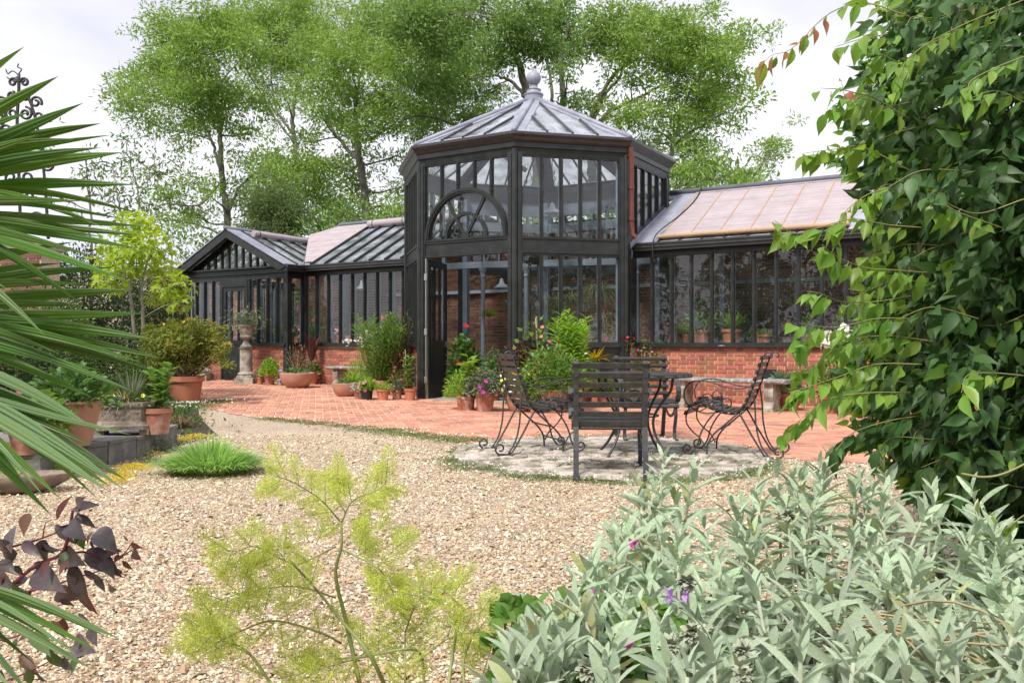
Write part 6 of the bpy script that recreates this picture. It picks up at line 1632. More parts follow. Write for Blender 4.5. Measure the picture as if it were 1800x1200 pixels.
sheet('left_bed', [(-3.45, 7.4), (-3.35, 9.6), (-4.3, 11.6), (-5.2, 13.9), (-6.8, 17), (-9, 21), (-16, 24), (-16, 5), (-4.4, 5.2)], .003, M_SOIL)
# stone ledge of grey slabs
def ledge():
    m = mat('slate_grey_stone', (.16, .155, .15), rough=.9, noise=7, col2=(.27, .26, .24), ramp=(.5, .7), bump=.5, bscale=20, coord='World')
    # front edge follows these ground pixels
    edge = [gp(70, 845), gp(125, 826), gp(190, 818), (gp(240, 806)), gp(285, 790), gp(312, 778)]
    t = thing('stone_ledge', 'low ledge of rough grey stone slabs carrying the planters on the left', 'ledge', tuple(edge[2]))
    for i in range(len(edge) - 1):
        a, b = edge[i], edge[i + 1]; d = (b - a); n = Vector((-d.y, d.x, 0)).normalized()
        if n.x > 0: n = -n
        g = d.normalized() * .008
        h = .17 + random.uniform(-.01, .01)
        MB().prism([a + g, b - g, b - g + n * .42, a + g + n * .42], (0, 0, h)).build('stone', m, t)
        MB().prism([a + g - n * .01 + Vector((0, 0, h + .002)), b - g - n * .01 + Vector((0, 0, h + .002)), b - g + n * .5 + Vector((0, 0, h + .002)), a + g + n * .5 + Vector((0, 0, h + .002))], (0, 0, .03)).build('slab', m, t)
        MB().prism([a + g + n * .51, b - g + n * .51, b - g + n * 1.9, a + g + n * 1.9], (0, 0, h + .01)).build('backing_stone', m, t)
ledge()
LZ = .20
def trough():
    a = gp(222, 765, LZ); t = thing('stone_trough', 'carved octagonal stone trough on feet, filled with dry grasses', 'planter', (a.x, a.y, LZ))
    D = a.y; s = D / F; W = 52 * s; Dp = W * .62; h = 58 * s
    a = behind(a, Dp * .75); I = Matrix.Translation((a.x - .02, a.y, LZ)) @ Matrix.Rotation(rad(16), 4, 'Z')
    def oct_(w, d, z, c=.32): return [(-w + c * w, -d, z), (w - c * w, -d, z), (w, -d + c * w, z), (w, d - c * w, z), (w - c * w, d, z), (-w + c * w, d, z), (-w, d - c * w, z), (-w, -d + c * w, z)]
    rings = [oct_(W * 1.0, Dp * 1.0, .05), oct_(W * 1.02, Dp * 1.02, .085), oct_(W * .93, Dp * .93, .10), oct_(W * .86, Dp * .86, .13), oct_(W * .92, Dp * .92, h * .82), oct_(W * 1.0, Dp * 1.0, h * .86), oct_(W * 1.02, Dp * 1.02, h), oct_(W * .88, Dp * .88, h), oct_(W * .84, Dp * .84, h * .8)]
    V = [p for r in rings for p in r]
    Fs = [(i * 8 + k, i * 8 + (k + 1) % 8, (i + 1) * 8 + (k + 1) % 8, (i + 1) * 8 + k) for i in range(len(rings) - 1) for k in range(8)] + [tuple(range(8))[::-1]]
    m = mat('brown_carved_stone', (.30, .25, .20), rough=.95, noise=9, col2=(.15, .125, .10), ramp=(.4, .62), bump=1, bscale=30, coord='World')
    MB().add(V, Fs).build('basin', m, t, M=I)
    for sx in (-1, 1):
        for sy in (-1, 1): MB().box(sx * W * .7 - .04, sx * W * .7 + .04, sy * Dp * .6 - .04, sy * Dp * .6 + .04, 0, .052).build('foot', m, t, M=I)
    MB().add(oct_(W * .86, Dp * .86, h * .86), [tuple(range(8))]).build('soil', M_SOIL, t, M=I)
    top = I @ Vector((0, 0, h * .86))
    grow(t, top, [dict(k='straps', n=150, L=.34, w=.003, m=M_TAN, out=.8, droop=.9), dict(k='straps', n=80, L=.45, w=.004, m=M_GREYLEAF, out=.5, droop=.3, o=(.05, .05, 0)), dict(k='cloud', n=160, s=(.3, .18, .16), l=.04, m=M_G1), dict(k='flowers', n=7, s=(.25, .1, .2), r=.02, m=M_YELP)])
trough()
a = gp(128, 788, LZ); potted('large smooth pinkish terracotta pot beside the stone trough', tuple(behind(a, .22)), .235, .37, M_TERRAP, [dict(k='cloud', n=500, s=(.34, .26, .35), l=.07, m=M_G3)], kind='jar')
a = gp(277, 764, LZ); potted('small weathered pot with an upright leafy plant at the end of the ledge', tuple(behind(a, .12)), .135, .24, M_TERRAO, [dict(k='spires', n=4, H=.42, leaves=16, l=.11, t=T_OVATE, spread=.08, m=M_G1)])
a = gp(52, 800, LZ); potted('terracotta pot of bright red geraniums behind the palm leaves', tuple(behind(a, .12)), .16, .2, M_TERRAO, [dict(k='cloud', n=400, s=(.32, .25, .3), l=.07, t=T_ROUND, m=M_G1), dict(k='flowers', n=20, s=(.30, .2, .3), r=.034, m=petals('cerise_petals', (.72, .05, .16)))])
def dish():
    a = gp(32, 876); t = thing('stone_dish', 'shallow boat-shaped stone dish with rusty water lying on the gravel', 'dish', (a.x, a.y + .15, 0))
    I = Matrix.Translation((a.x - .10, a.y + .22, 0)) @ Matrix.Rotation(rad(20), 4, 'Z')
    m = mat('brown_stone_dish', (.30, .22, .16), rough=.8, noise=8, col2=(.16, .13, .11), bump=.5, bscale=20, coord='World')
    pr = [(.35, .0), (.6, .03), (.9, .10), (1.0, .16), (.98, .17), (.86, .15), (.6, .11), (.001, .09)]
    V, n = [], 30
    for r, z in pr:
        for k in range(n):
            x = 2 * pi * k / n; V.append((r * .29 * math.cos(x) * (1 + .12 * abs(math.cos(x)) ** 3), r * .15 * math.sin(x), z * .8))
    Fs = [(i * n + k, i * n + (k + 1) % n, (i + 1) * n + (k + 1) % n, (i + 1) * n + k) for i in range(len(pr) - 1) for k in range(n)]
    MB().add(V, Fs).build('basin', m, t, True, M=I)
    V = [(.25 * math.cos(2 * pi * k / n) * 1.02, .125 * math.sin(2 * pi * k / n), .108) for k in range(n)]
    MB().add(V, [tuple(range(n))]).build('water', mat('rusty_water', (.30, .12, .05), rough=.1, spec=.6, noise=5, col2=(.20, .14, .10)), t, M=I)
dish()
def tuft(name, label, cat, c, rx, ry, n, L, m, w=.006, out=.6, droop=.6, grp=None):
    t = thing(name, label, cat, c, 0, grp)
    mb = MB()
    for q in range(n):
        a = random.uniform(0, 2 * pi); rr = random.random() ** .6
        x0, y0 = c[0] + rx * rr * math.cos(a) * .55, c[1] + ry * rr * math.sin(a) * .55
        l = L * random.uniform(.7, 1.1) * (1 - .25 * rr); o = out * (.25 + rr) * random.uniform(.7, 1.2); an = a + random.gauss(0, .5)
        cc, s = math.cos(an), math.sin(an)
        V, Fs = [], []
        for i, x in enumerate(np.linspace(0, 1, 5)):
            h_ = w * (1 - (i / 4) ** 2) + .0004
            p = (x0 + cc * l * o * x * 1.1, y0 + s * l * o * x * 1.1, gz(x0, y0) + max(.005, l * (x * .95 - droop * rr * x * x * .8)))
            V += [(p[0] - s * h_, p[1] + cc * h_, p[2]), (p[0] + s * h_, p[1] - cc * h_, p[2])]
        for i in range(4): Fs.append((2 * i, 2 * i + 2, 2 * i + 3, 2 * i + 1))
        mb.add(V, Fs)
    mb.build('blades', m, t, True, kind='stuff')
    return t
M_BLADE = mat('grass_blades', (.32, .50, .15), rough=.5, spec=.4, var=.3, hue=.015, trans=.35)
c = gp(365, 835); tuft('grass_clump', 'dense rounded clump of fresh green grassy leaves on the gravel edge', 'grass clump', (c.x - .02, c.y + .12, 0), .54, .38, 1900, .37, M_BLADE, .0052, .75, .85)
c = gp(316, 752); tuft('bronze_sedge', 'small bronze tuft of dry sedge beside the stone ledge', 'grass clump', (c.x, c.y, 0), .2, .16, 200, .22, mat('bronze_blades', (.22, .12, .07), rough=.6, var=.3), .003, .9, .6)
def cover(name, label, spots, m, n_per=900, leaf=.012, h=.04, flower=None, fn=40, fr=.008, cat='ground cover', soft=1.0):
    t = thing(name, label, cat, (spots[0][0].x, spots[0][0].y, 0))
    P, Dd, fp = [], [], []
    for c, rx, ry, hh in spots:
        k = int(n_per * rx * ry * 60)
        v = RNG.normal(0, .5, (k, 2)); z = RNG.random(k) * hh * np.exp(-(v ** 2).sum(1) * .8)
        x, y = c.x + v[:, 0] * rx, c.y + v[:, 1] * ry
        P.append(np.stack([x, y, z + np.array([gz(a, b) for a, b in zip(x, y)]) + .004], 1)); Dd.append(rand_dirs(k, .6))
        if flower:
            q = int(fn * rx * ry * 12) + 2; v = RNG.normal(0, .5, (q, 2)); fp.append(np.stack([c.x + v[:, 0] * rx, c.y + v[:, 1] * ry, np.full(q, hh + .012 + gz(c.x, c.y))], 1))
    P, Dd = np.concatenate(P), np.concatenate(Dd)
    mb = MB(); scatter(mb, T_SMALL, P, Dd, leaf, None, 1, .4); mb.build('leaves', m, t, kind='stuff')
    if flower:
        fp = np.concatenate(fp); k = len(fp); d = frames(rand_dirs(k, 2.0)); R = fr * RNG.uniform(.7, 1.3, (k, 1))
        mb = MB(); mb.inst(T_FLOWER, fp, d[1] * R, d[2] * R, d[0] * R); mb.build('daisies' if flower is M_WHITE else 'flowers', flower, t, kind='stuff')
    return t
M_COVER = mat('creeping_leaves', (.14, .20, .055), rough=.6, var=.35, hue=.03, trans=.25)
cover('bed_ground_cover', 'mixed low green leaves covering the soil of the left border', [(Vector((x, y, 0)), .6, .6, .16) for x, y in ((-4.4, 9.4), (-4.6, 10.6), (-5.2, 11.8), (-5.6, 12.8), (-5.4, 10.6), (-6, 13.8), (-6.6, 15), (-6.4, 12.2), (-5.2, 9.2), (-4.8, 8.2), (-7.4, 16), (-7.2, 14)) ], M_SHRUB, 60, .06, cat='plant')
cover('golden_sedum', 'bright yellow mat of golden creeping jenny at the foot of the ledge', [(gp(235, 825), .16, .18, .05), (gp(215, 838), .12, .1, .04), (gp(262, 800), .14, .1, .04), (gp(345, 770), .16, .12, .05), (gp(320, 775), .1, .1, .04), (gp(285, 780), .1, .1, .04), (gp(205, 848), .12, .1, .04)], M_YEL, 500, .016)
cover('feathery_weed', 'blue-green feathery weed between the ledge and the grass clump', [(gp(285, 795), .16, .14, .16), (gp(262, 815), .12, .12, .16), (gp(240, 800), .1, .1, .14)], M_GREYLEAF, 500, .02, cat='plant')
cover('bed_undergrowth', 'small green leaves growing under the ledge beside the stone dish', [(gp(30, 830), .4, .3, .22), (gp(90, 835), .2, .2, .15), (gp(5, 860), .2, .2, .2)], M_G2, 260, .035, cat='plant')
cover('daisy_mat', 'mat of white daisies creeping over the paving edge beneath the big terracotta pot', [(gp(330, 716), .5, .35, .07), (gp(380, 708), .35, .3, .05), (gp(300, 722), .4, .3, .06)], M_COVER, 300, .02, flower=M_WHITE, fn=50, fr=.013)
spots = []
for x, y, rx, hh in ((480, 738, .25, .03), (520, 742, .3, .04), (562, 746, .25, .04), (600, 750, .2, .03), (640, 756, .25, .05), (680, 762, .3, .06), (715, 766, .25, .05), (745, 770, .2, .07), (780, 774, .3, .07), (810, 778, .25, .07), (840, 776, .2, .05), (700, 757, .3, .02)):
    spots.append((gp(x, y), rx, .13, hh))
cover('edging_weeds', 'straggling green weeds along the front edge of the brick paving', spots, M_COVER, 260, .02, flower=M_WHITE, fn=26, fr=.01)
spots = []
for k in range(34):
    a = rad(192 + k * 4.4); r = CR + random.uniform(-.06, .12)
    spots.append((Vector((CIRC[0] + r * math.cos(a), CIRC[1] + r * math.sin(a), 0)), random.uniform(.08, .2), random.uniform(.05, .10), random.uniform(.015, .06)))
for k in range(34):
    a = RNG.uniform(0, 2 * pi); r = CR * RNG.uniform(.25, 1.04)
    spots.append((Vector((CIRC[0] + r * math.cos(a), CIRC[1] + r * math.sin(a), .035)), random.uniform(.06, .2), random.uniform(.04, .1), .05))
for k in range(24):
    a = rad(20 + k * 6.6); r = CR + random.uniform(-.03, .06)
    spots.append((Vector((CIRC[0] + r * math.cos(a), CIRC[1] + r * math.sin(a), .01)), random.uniform(.08, .16), random.uniform(.04, .07), .02))
cover('circle_weeds', 'low weeds and tiny daisies ringing the front of the stone circle', spots, M_COVER, 430, .014, flower=M_WHITE, fn=60, fr=.008)
spots = [(Vector((x, y, 0)), r, r * .7, .03) for x, y, r in [(gp(a, b).x, gp(a, b).y, c) for a, b, c in ((700, 935, .03), (818, 928, .03), (905, 945, .03), (940, 870, .025), (750, 1100, .03), (640, 850, .03), (470, 830, .03), (860, 905, .02), (1010, 880, .02), (880, 830, .05), (1290, 832, .12), (1320, 838, .1), (700, 800, .04), (560, 790, .04), (500, 800, .03), (860, 800, .04), (420, 760, .05), (350, 745, .06), (660, 780, .04))]]
cover('gravel_weeds', 'scattered tiny green seedlings pushing through the gravel', spots, M_COVER, 700, .012)

def litter():
    n = 420; x = RNG.uniform(-4, 4, n); y = RNG.uniform(2.5, 14, n)
    ok = np.abs(x / y) < .6; x, y = x[ok], y[ok]
    P = np.stack([x, y, np.array([gz(a, b) + (.022 if inside(a, b, PAVE) or math.hypot(a - CIRC[0], b - CIRC[1]) < CR else .008) for a, b in zip(x, y)])], 1)
    if len(P):
        m = MB(); scatter(m, T_OVATE, P, np.stack([RNG.normal(0, 1, len(P)), RNG.normal(0, 1, len(P)), RNG.normal(0, .08, len(P))], 1), .032, None, .3, .5)
        m.build('leaf_litter', mat('dry_leaf', (.24, .14, .06), rough=.8, var=.5, hue=.03), None, kind='stuff')
litter()

# ============================================================ FOREGROUND
CAMV = np.array([0, 0, EYE])
def npx(x, y, D):
    x, y, D = np.broadcast_arrays(np.asarray(x, float), np.asarray(y, float), np.asarray(D, float))
    return np.stack([(x - 900) / F * D, D, EYE + (HOR - y) / F * D], -1)

# ---- climbing shrub at the right
OUT_Y = [-60, 0, 60, 110, 200, 250, 290, 330, 400, 450, 500, 540, 600, 650, 700, 760, 820, 860, 900, 940, 980, 1060]
OUT_X = [1580, 1560, 1540, 1520, 1500, 1490, 1480, 1520, 1540, 1540, 1530, 1540, 1500, 1480, 1490, 1510, 1560, 1600, 1650, 1690, 1740, 1800]
def vine():
    base = Vector((2.15, 3.3, 0))
    t = thing('climbing_shrub', 'tall dark green climbing shrub with pointed drooping leaves filling the right edge', 'shrub', base)
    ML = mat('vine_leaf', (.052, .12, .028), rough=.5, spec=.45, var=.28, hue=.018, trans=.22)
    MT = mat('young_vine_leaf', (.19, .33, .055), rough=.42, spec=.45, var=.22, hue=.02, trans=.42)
    MR = mat('bronze_vine_leaf', (.38, .16, .07), rough=.45, spec=.4, var=.25, hue=.02, trans=.4)
    MSTEM = mat('vine_stem', (.26, .24, .09), rough=.6)
    PV = [(-.12, .01), (0, .02), (.07, .13), (.24, .235), (.44, .245), (.64, .165), (.8, .075), (.92, .025), (1, .003)]
    T_V = leaf_template(PV, .34, .30); T_V2 = leaf_template(PV, -.05, .62); T_V3 = leaf_template(PV, .75, .15)
    st = MB(); lp, ld, lu = [], [], []; tp, td = [], []
    # trunk and main arms
    for x in (1640, 1700, 1760):
        st.tube(smooth_path([npx(x, 1060, 3.5), npx(x + 10, 800, 3.5), npx(x - 20, 500, 3.5), npx(x - 10, 200, 3.5), npx(x + 20, -50, 3.5)], 26), np.linspace(.022, .009, 26), 7)
    N = 14500
    y = RNG.uniform(-60, 1060, N); xl = np.interp(y, OUT_Y, OUT_X)
    w = 2080 - xl; f = RNG.random(N); x = xl + w * f + RNG.normal(0, 10, N)
    edge = np.clip((x - xl) / 220, 0, 1)
    lump = noise2(x / 100, y / 100, 1.9, 5) * .17
    D = 3.05 + .45 * (1 - edge) ** 2 + lump + RNG.random(N) ** 1.2 * .75 - .15 * edge + .25 * (y < 60)
    P = npx(x, y, D)
    d = np.stack([-.45 - .5 * (1 - edge) + RNG.normal(0, .55, N), -.35 + RNG.normal(0, .4, N), -.55 + RNG.normal(0, .5, N)], 1)
    up = norm(np.stack([-.3 * np.ones(N), -.75 * np.ones(N), .55 * np.ones(N)], 1) + RNG.normal(0, .42, (N, 3)))
    # shoots: main stems that leave the mass, with leaves along them
    shoots = [([(1600, 30), (1520, 5), (1465, 20), (1430, 48), (1412, 68), (1385, 90), (1355, 98), (1337, 118)], 2.75, 13, 2),
              ([(1560, 60), (1510, 70), (1470, 82)], 2.8, 6, 1), ([(1530, 170), (1480, 158), (1441, 155)], 2.85, 3, 2),
              ([(1600, 210), (1530, 170), (1490, 175), (1478, 140)], 2.8, 10, 1), ([(1600, 300), (1520, 260), (1470, 262), (1410, 270)], 2.75, 16, 1),
              ([(1600, 180), (1540, 190), (1480, 180), (1455, 195)], 2.85, 12, 1), ([(1600, 120), (1540, 90), (1515, 60)], 2.8, 10, 1),
              ([(1620, 400), (1560, 395), (1500, 385), (1440, 400), (1395, 410), (1362, 388)], 2.7, 18, 1), ([(1560, 330), (1520, 345), (1480, 380), (1465, 430)], 2.75, 10, 1),
              ([(1640, 480), (1580, 475), (1520, 470), (1470, 450), (1445, 430)], 2.72, 14, 1), ([(1600, 520), (1540, 530), (1480, 530), (1440, 515), (1418, 512)], 2.72, 12, 1),
              ([(1620, 560), (1540, 560), (1470, 575), (1405, 568)], 2.7, 14, 1), ([(1640, 600), (1560, 590), (1490, 600), (1430, 640), (1395, 650)], 2.75, 18, 1),
              ([(1620, 640), (1540, 640), (1480, 660), (1420, 680), (1385, 690)], 2.72, 18, 1), ([(1600, 690), (1530, 690), (1460, 700), (1410, 735), (1376, 765)], 2.7, 14, 1),
              ([(1620, 620), (1540, 600), (1480, 610), (1420, 600), (1400, 600)], 2.9, 14, 1), ([(1620, 730), (1560, 740), (1500, 760), (1470, 790)], 2.8, 12, 0),
              ([(1800, 660), (1740, 655), (1700, 660), (1690, 690)], 2.5, 8, 1), ([(1800, 100), (1760, 115), (1710, 140), (1700, 160)], 2.5, 9, 1), ([(1800, 180), (1750, 160), (1700, 175)], 2.5, 6, 1),
              ([(1800, 350), (1720, 375), (1660, 355), (1640, 340)], 2.5, 9, 0), ([(1760, 400), (1690, 375), (1640, 350)], 2.5, 8, 1), ([(1800, 0), (1680, 50), (1600, 100), (1570, 160)], 2.75, 18, 1),
              ([(1800, 905), (1760, 930), (1740, 900)], 2.3, 7, 1), ([(1720, 560), (1640, 540), (1580, 560)], 2.55, 9, 0), ([(1700, 300), (1620, 300), (1560, 330)], 2.6, 9, 0)]
    for k in range(30):
        yy = RNG.uniform(-20, 900); xx = np.interp(yy, OUT_Y, OUT_X) + RNG.uniform(25, 260); l = RNG.uniform(40, 90)
        shoots.append(([(xx + 80, yy - RNG.uniform(0, 50)), (xx + 10, yy - 12), (xx - l * .5, yy + RNG.uniform(-25, 10)), (xx - l * .8, yy + RNG.uniform(-10, 45))], RNG.uniform(2.85, 3.05), 8, 1 if xx < np.interp(yy, OUT_Y, OUT_X) + 70 else 0))
    rp_, rd_ = [], []
    for pts, D0, nl, young in shoots:
        Q = smooth_path([npx(a, b, D0 + .18 * (1 - i / max(1, len(pts) - 1)) + RNG.normal(0, .02)) for i, (a, b) in enumerate(pts)], 24)
        st.tube(Q, np.linspace(.0024, .0009, 24), 5)
        nl = int(nl * 1.6)
        for j in range(nl):
            f = .12 + .88 * j / max(1, nl - 1); k = min(23, int(f * 23)); p = Q[k]; tg = Q[min(k + 1, 23)] - Q[max(k - 1, 0)]; tg /= np.linalg.norm(tg) + 1e-9
            sd = 1 if j % 2 else -1
            dd = tg * .45 + np.array([0, -.35 * sd, 0]) + np.array([RNG.normal(0, .2), RNG.normal(0, .2), -.65 + RNG.normal(0, .25) + .25 * sd])
            q = p + np.array([RNG.normal(0, .006), RNG.normal(0, .006), -.01])
            if young == 2 and f > .35 and j % 3: rp_.append(q); rd_.append(dd + RNG.normal(0, .5, 3))
            elif young: tp.append(q); td.append(dd)
            else: lp.append(q); ld.append(dd)
    lp = np.concatenate([P, np.array(lp)]); ldd = np.concatenate([d, np.array(ld)]); upp = np.concatenate([up, norm(np.tile([-.2, -.7, .6], (len(lp) - N, 1)) + RNG.normal(0, .2, (len(lp) - N, 3)))])
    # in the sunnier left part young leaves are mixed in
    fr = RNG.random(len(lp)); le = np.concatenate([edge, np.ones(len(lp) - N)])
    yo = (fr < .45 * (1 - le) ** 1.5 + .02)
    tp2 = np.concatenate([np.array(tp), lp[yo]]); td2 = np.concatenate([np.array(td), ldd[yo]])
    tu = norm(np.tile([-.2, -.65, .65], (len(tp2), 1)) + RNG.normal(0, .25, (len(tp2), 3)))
    st.build('stems', MSTEM, t, True)
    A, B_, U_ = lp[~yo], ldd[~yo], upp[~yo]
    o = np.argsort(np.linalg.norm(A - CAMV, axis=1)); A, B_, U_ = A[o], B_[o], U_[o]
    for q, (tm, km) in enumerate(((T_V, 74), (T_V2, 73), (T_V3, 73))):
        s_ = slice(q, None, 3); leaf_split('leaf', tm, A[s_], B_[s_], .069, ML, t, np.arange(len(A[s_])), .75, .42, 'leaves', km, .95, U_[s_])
    o = np.argsort(np.linalg.norm(tp2 - CAMV, axis=1))
    tp2, td2, tu = tp2[o], td2[o], tu[o]
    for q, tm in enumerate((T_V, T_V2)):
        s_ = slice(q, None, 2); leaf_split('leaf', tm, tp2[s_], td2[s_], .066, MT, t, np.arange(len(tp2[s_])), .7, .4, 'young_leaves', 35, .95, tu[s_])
    leaf_split('leaf', T_V, np.array(rp_), np.array(rd_), .058, MR, t, np.arange(len(rp_)), .5, .3, 'bronze_leaves', 20, .9)
    c = MB().tube(smooth_path([npx(1690, 832, 2.45), npx(1730, 838, 2.4), npx(1770, 830, 2.38), npx(1830, 800, 2.36)], 20), .0035, 6)
    c.build('tendril', MSTEM, t, True)
    # inner twiggy depth behind the leaves
    m = MB(); n = 2600
    y = RNG.uniform(-40, 1040, n); xl = np.interp(y, OUT_Y, OUT_X) + 60; x = xl + (2120 - xl) * RNG.random(n)
    scatter(m, T_V, npx(x, y, RNG.uniform(3.6, 4.1, n)), rand_dirs(n, -.3), .12, None, 1, .3)
    m.build('inner_leaves', ML, t, True, kind='stuff')
vine()

# ---- silver-green sage at the bottom right
TOPX = [870, 900, 950, 1000, 1050, 1090, 1130, 1160, 1210, 1260, 1310, 1340, 1400, 1450, 1520, 1560, 1600, 1640, 1700, 1740, 1800, 1900]
TOPY = [1190, 1150, 1080, 1020, 965, 910, 850, 805, 830, 890, 855, 825, 815, 800, 805, 820, 840, 870, 865, 890, 930, 960]
def sage():
    M_S = mat('sage_leaf', (.33, .45, .26), rough=.85, spec=.2, var=.24, hue=.018, trans=.22, sheen=.5, bump=.5, bscale=120, noise=30, col2=(.46, .55, .40), tips=(.07, (.42, .42, .16)))
    M_ST = mat('sage_stem', (.42, .46, .33), rough=.9, sheen=.5)
    heads = [(1165, 815, 2.55), (1218, 838, 2.55), (1078, 945, 2.2), (1070, 1010, 2.1), (1240, 935, 2.3), (1365, 830, 2.8), (1330, 850, 2.7), (1455, 812, 2.85), (1395, 850, 2.8), (1555, 830, 2.9), (1515, 845, 2.8), (1640, 870, 2.6), (1710, 865, 2.5), (1735, 915, 2.4), (1770, 960, 2.3),
             (1360, 1010, 1.95), (1330, 1040, 1.8), (1455, 1030, 1.8), (1500, 945, 2.1), (1120, 860, 2.6), (1550, 920, 2.3), (1000, 1110, 1.6), (985, 1150, 1.5), (1500, 1165, 1.4), (1680, 1150, 1.45), (1060, 1190, 1.4), (1290, 905, 2.5), (1425, 900, 2.5), (1600, 1000, 2.0), (1650, 960, 2.2), (1780, 1120, 1.5), (1575, 1130, 1.6)]
    for k in range(175):
        x = RNG.uniform(900, 1880); ty = np.interp(x, TOPX, TOPY)
        y = ty + 25 + (1210 - ty) * RNG.random() ** 1.15
        D = np.interp(y, [800, 900, 1000, 1100, 1200], [2.9, 2.5, 2.05, 1.7, 1.42]) + RNG.normal(0, .1)
        if 1440 < x < 1720 and 1075 < y < 1200 and RNG.random() < .6: continue
        heads.append((x, y, D))
    groups = {0: [], 1: [], 2: []}
    for h in heads: groups[0 if h[0] < 1270 else 1 if h[0] < 1520 else 2].append(h)
    labs = ['felted silver-green sage bush, left part nearest the gravel and fennel', 'middle silver-green sage bush in front of the paving', 'right-hand silver-green sage bush growing under the dark climbing shrub']
    for g, hs in groups.items():
        P0 = npx(np.mean([h[0] for h in hs]), 1100, 1.9)
        t = thing('sage_bush', labs[g], 'bush', (P0[0], P0[1], 0), 0, 'silver sage bushes in the foreground')
        st = MB(); lp, ld, ls, up = [], [], [], []
        for (x, y, D) in hs:
            hd = npx(x, y, D); H = hd[2]
            b = np.array([hd[0] + RNG.normal(0, .10), hd[1] + RNG.normal(.05, .12), .0])
            mid = (b + hd) / 2 + np.array([RNG.normal(0, .03), RNG.normal(0, .03), 0])
            Q = smooth_path([b, mid, hd], 16); st.tube(Q, np.linspace(.006, .0035, 16), 6)
            ax = Q[-1] - Q[-4]; ax /= np.linalg.norm(ax); nn = 9 if D < 2.9 else 8; a0 = RNG.uniform(0, pi)
            for j in range(nn):
                z = hd - ax * (j * .030 + .002 * j * j) + ax * .01
                el = [2.6, 1.6, 1.0, .65, .40, .2, .05, -.1, -.25][j] + RNG.normal(0, .12)
                L = [.055, .085, .105, .118, .12, .115, .105, .095, .085][j] * RNG.uniform(.85, 1.15)
                for s in (0, 1):
                    a = a0 + j * pi / 2 + s * pi + RNG.normal(0, .12)
                    o = np.array([math.cos(a), math.sin(a), 0]); dd = o + ax * el
                    lp.append(z); ld.append(dd); ls.append(L); up.append(ax * 1.0 - o * .1 + RNG.normal(0, .08, 3))
            for j in range(5):      # sparse lower leaves
                f = RNG.uniform(.35, .75); q = Q[int(f * 15)]; a = RNG.uniform(0, 2 * pi)
                lp.append(q); ld.append([math.cos(a), math.sin(a), .1]); ls.append(RNG.uniform(.06, .10)); up.append(np.array([0, 0, 1.]))
        st.build('stems', M_ST, t, True)
        lp, ld, ls, up = np.array(lp), np.array(ld), np.array(ls), np.array(up)
        o = np.argsort(np.linalg.norm(lp - CAMV, axis=1) - 1.2 * lp[:, 2] - 6 * ls)
        leaf_split('leaf', T_SAGE, lp, ld, ls, M_S, t, o, .12, .08, 'lower_leaves', 300, 1.0, norm(up))
        if g < 2:
            MH = mat('seed_head', (.33, .36, .26), rough=.9, var=.2)
            for (x, y, D) in ([(1207, 1023, 1.75), (1215, 1112, 1.5), (1176, 1133, 1.45), (1033, 1176, 1.4), (905, 1165, 1.4)] if g == 0 else [(1308, 1144, 1.5), (1303, 1190, 1.42), (1385, 905, 2.4)]):
                c = npx(x, y, D); m = MB()
                m.tube(smooth_path([(c[0] + .03, c[1] + .05, 0), (c[0] + .02, c[1], c[2] * .5), tuple(c)], 10), .0028, 5)
                v = norm(RNG.normal(0, 1, (90, 3))); m2 = MB()
                scatter(m2, T_LANCE, c + v * .006, v, .016, .05, .5, .2)
                h = m.build('seed_stalk', M_ST, t, True); m2.build('seed_head', MH, h, True)
sage()

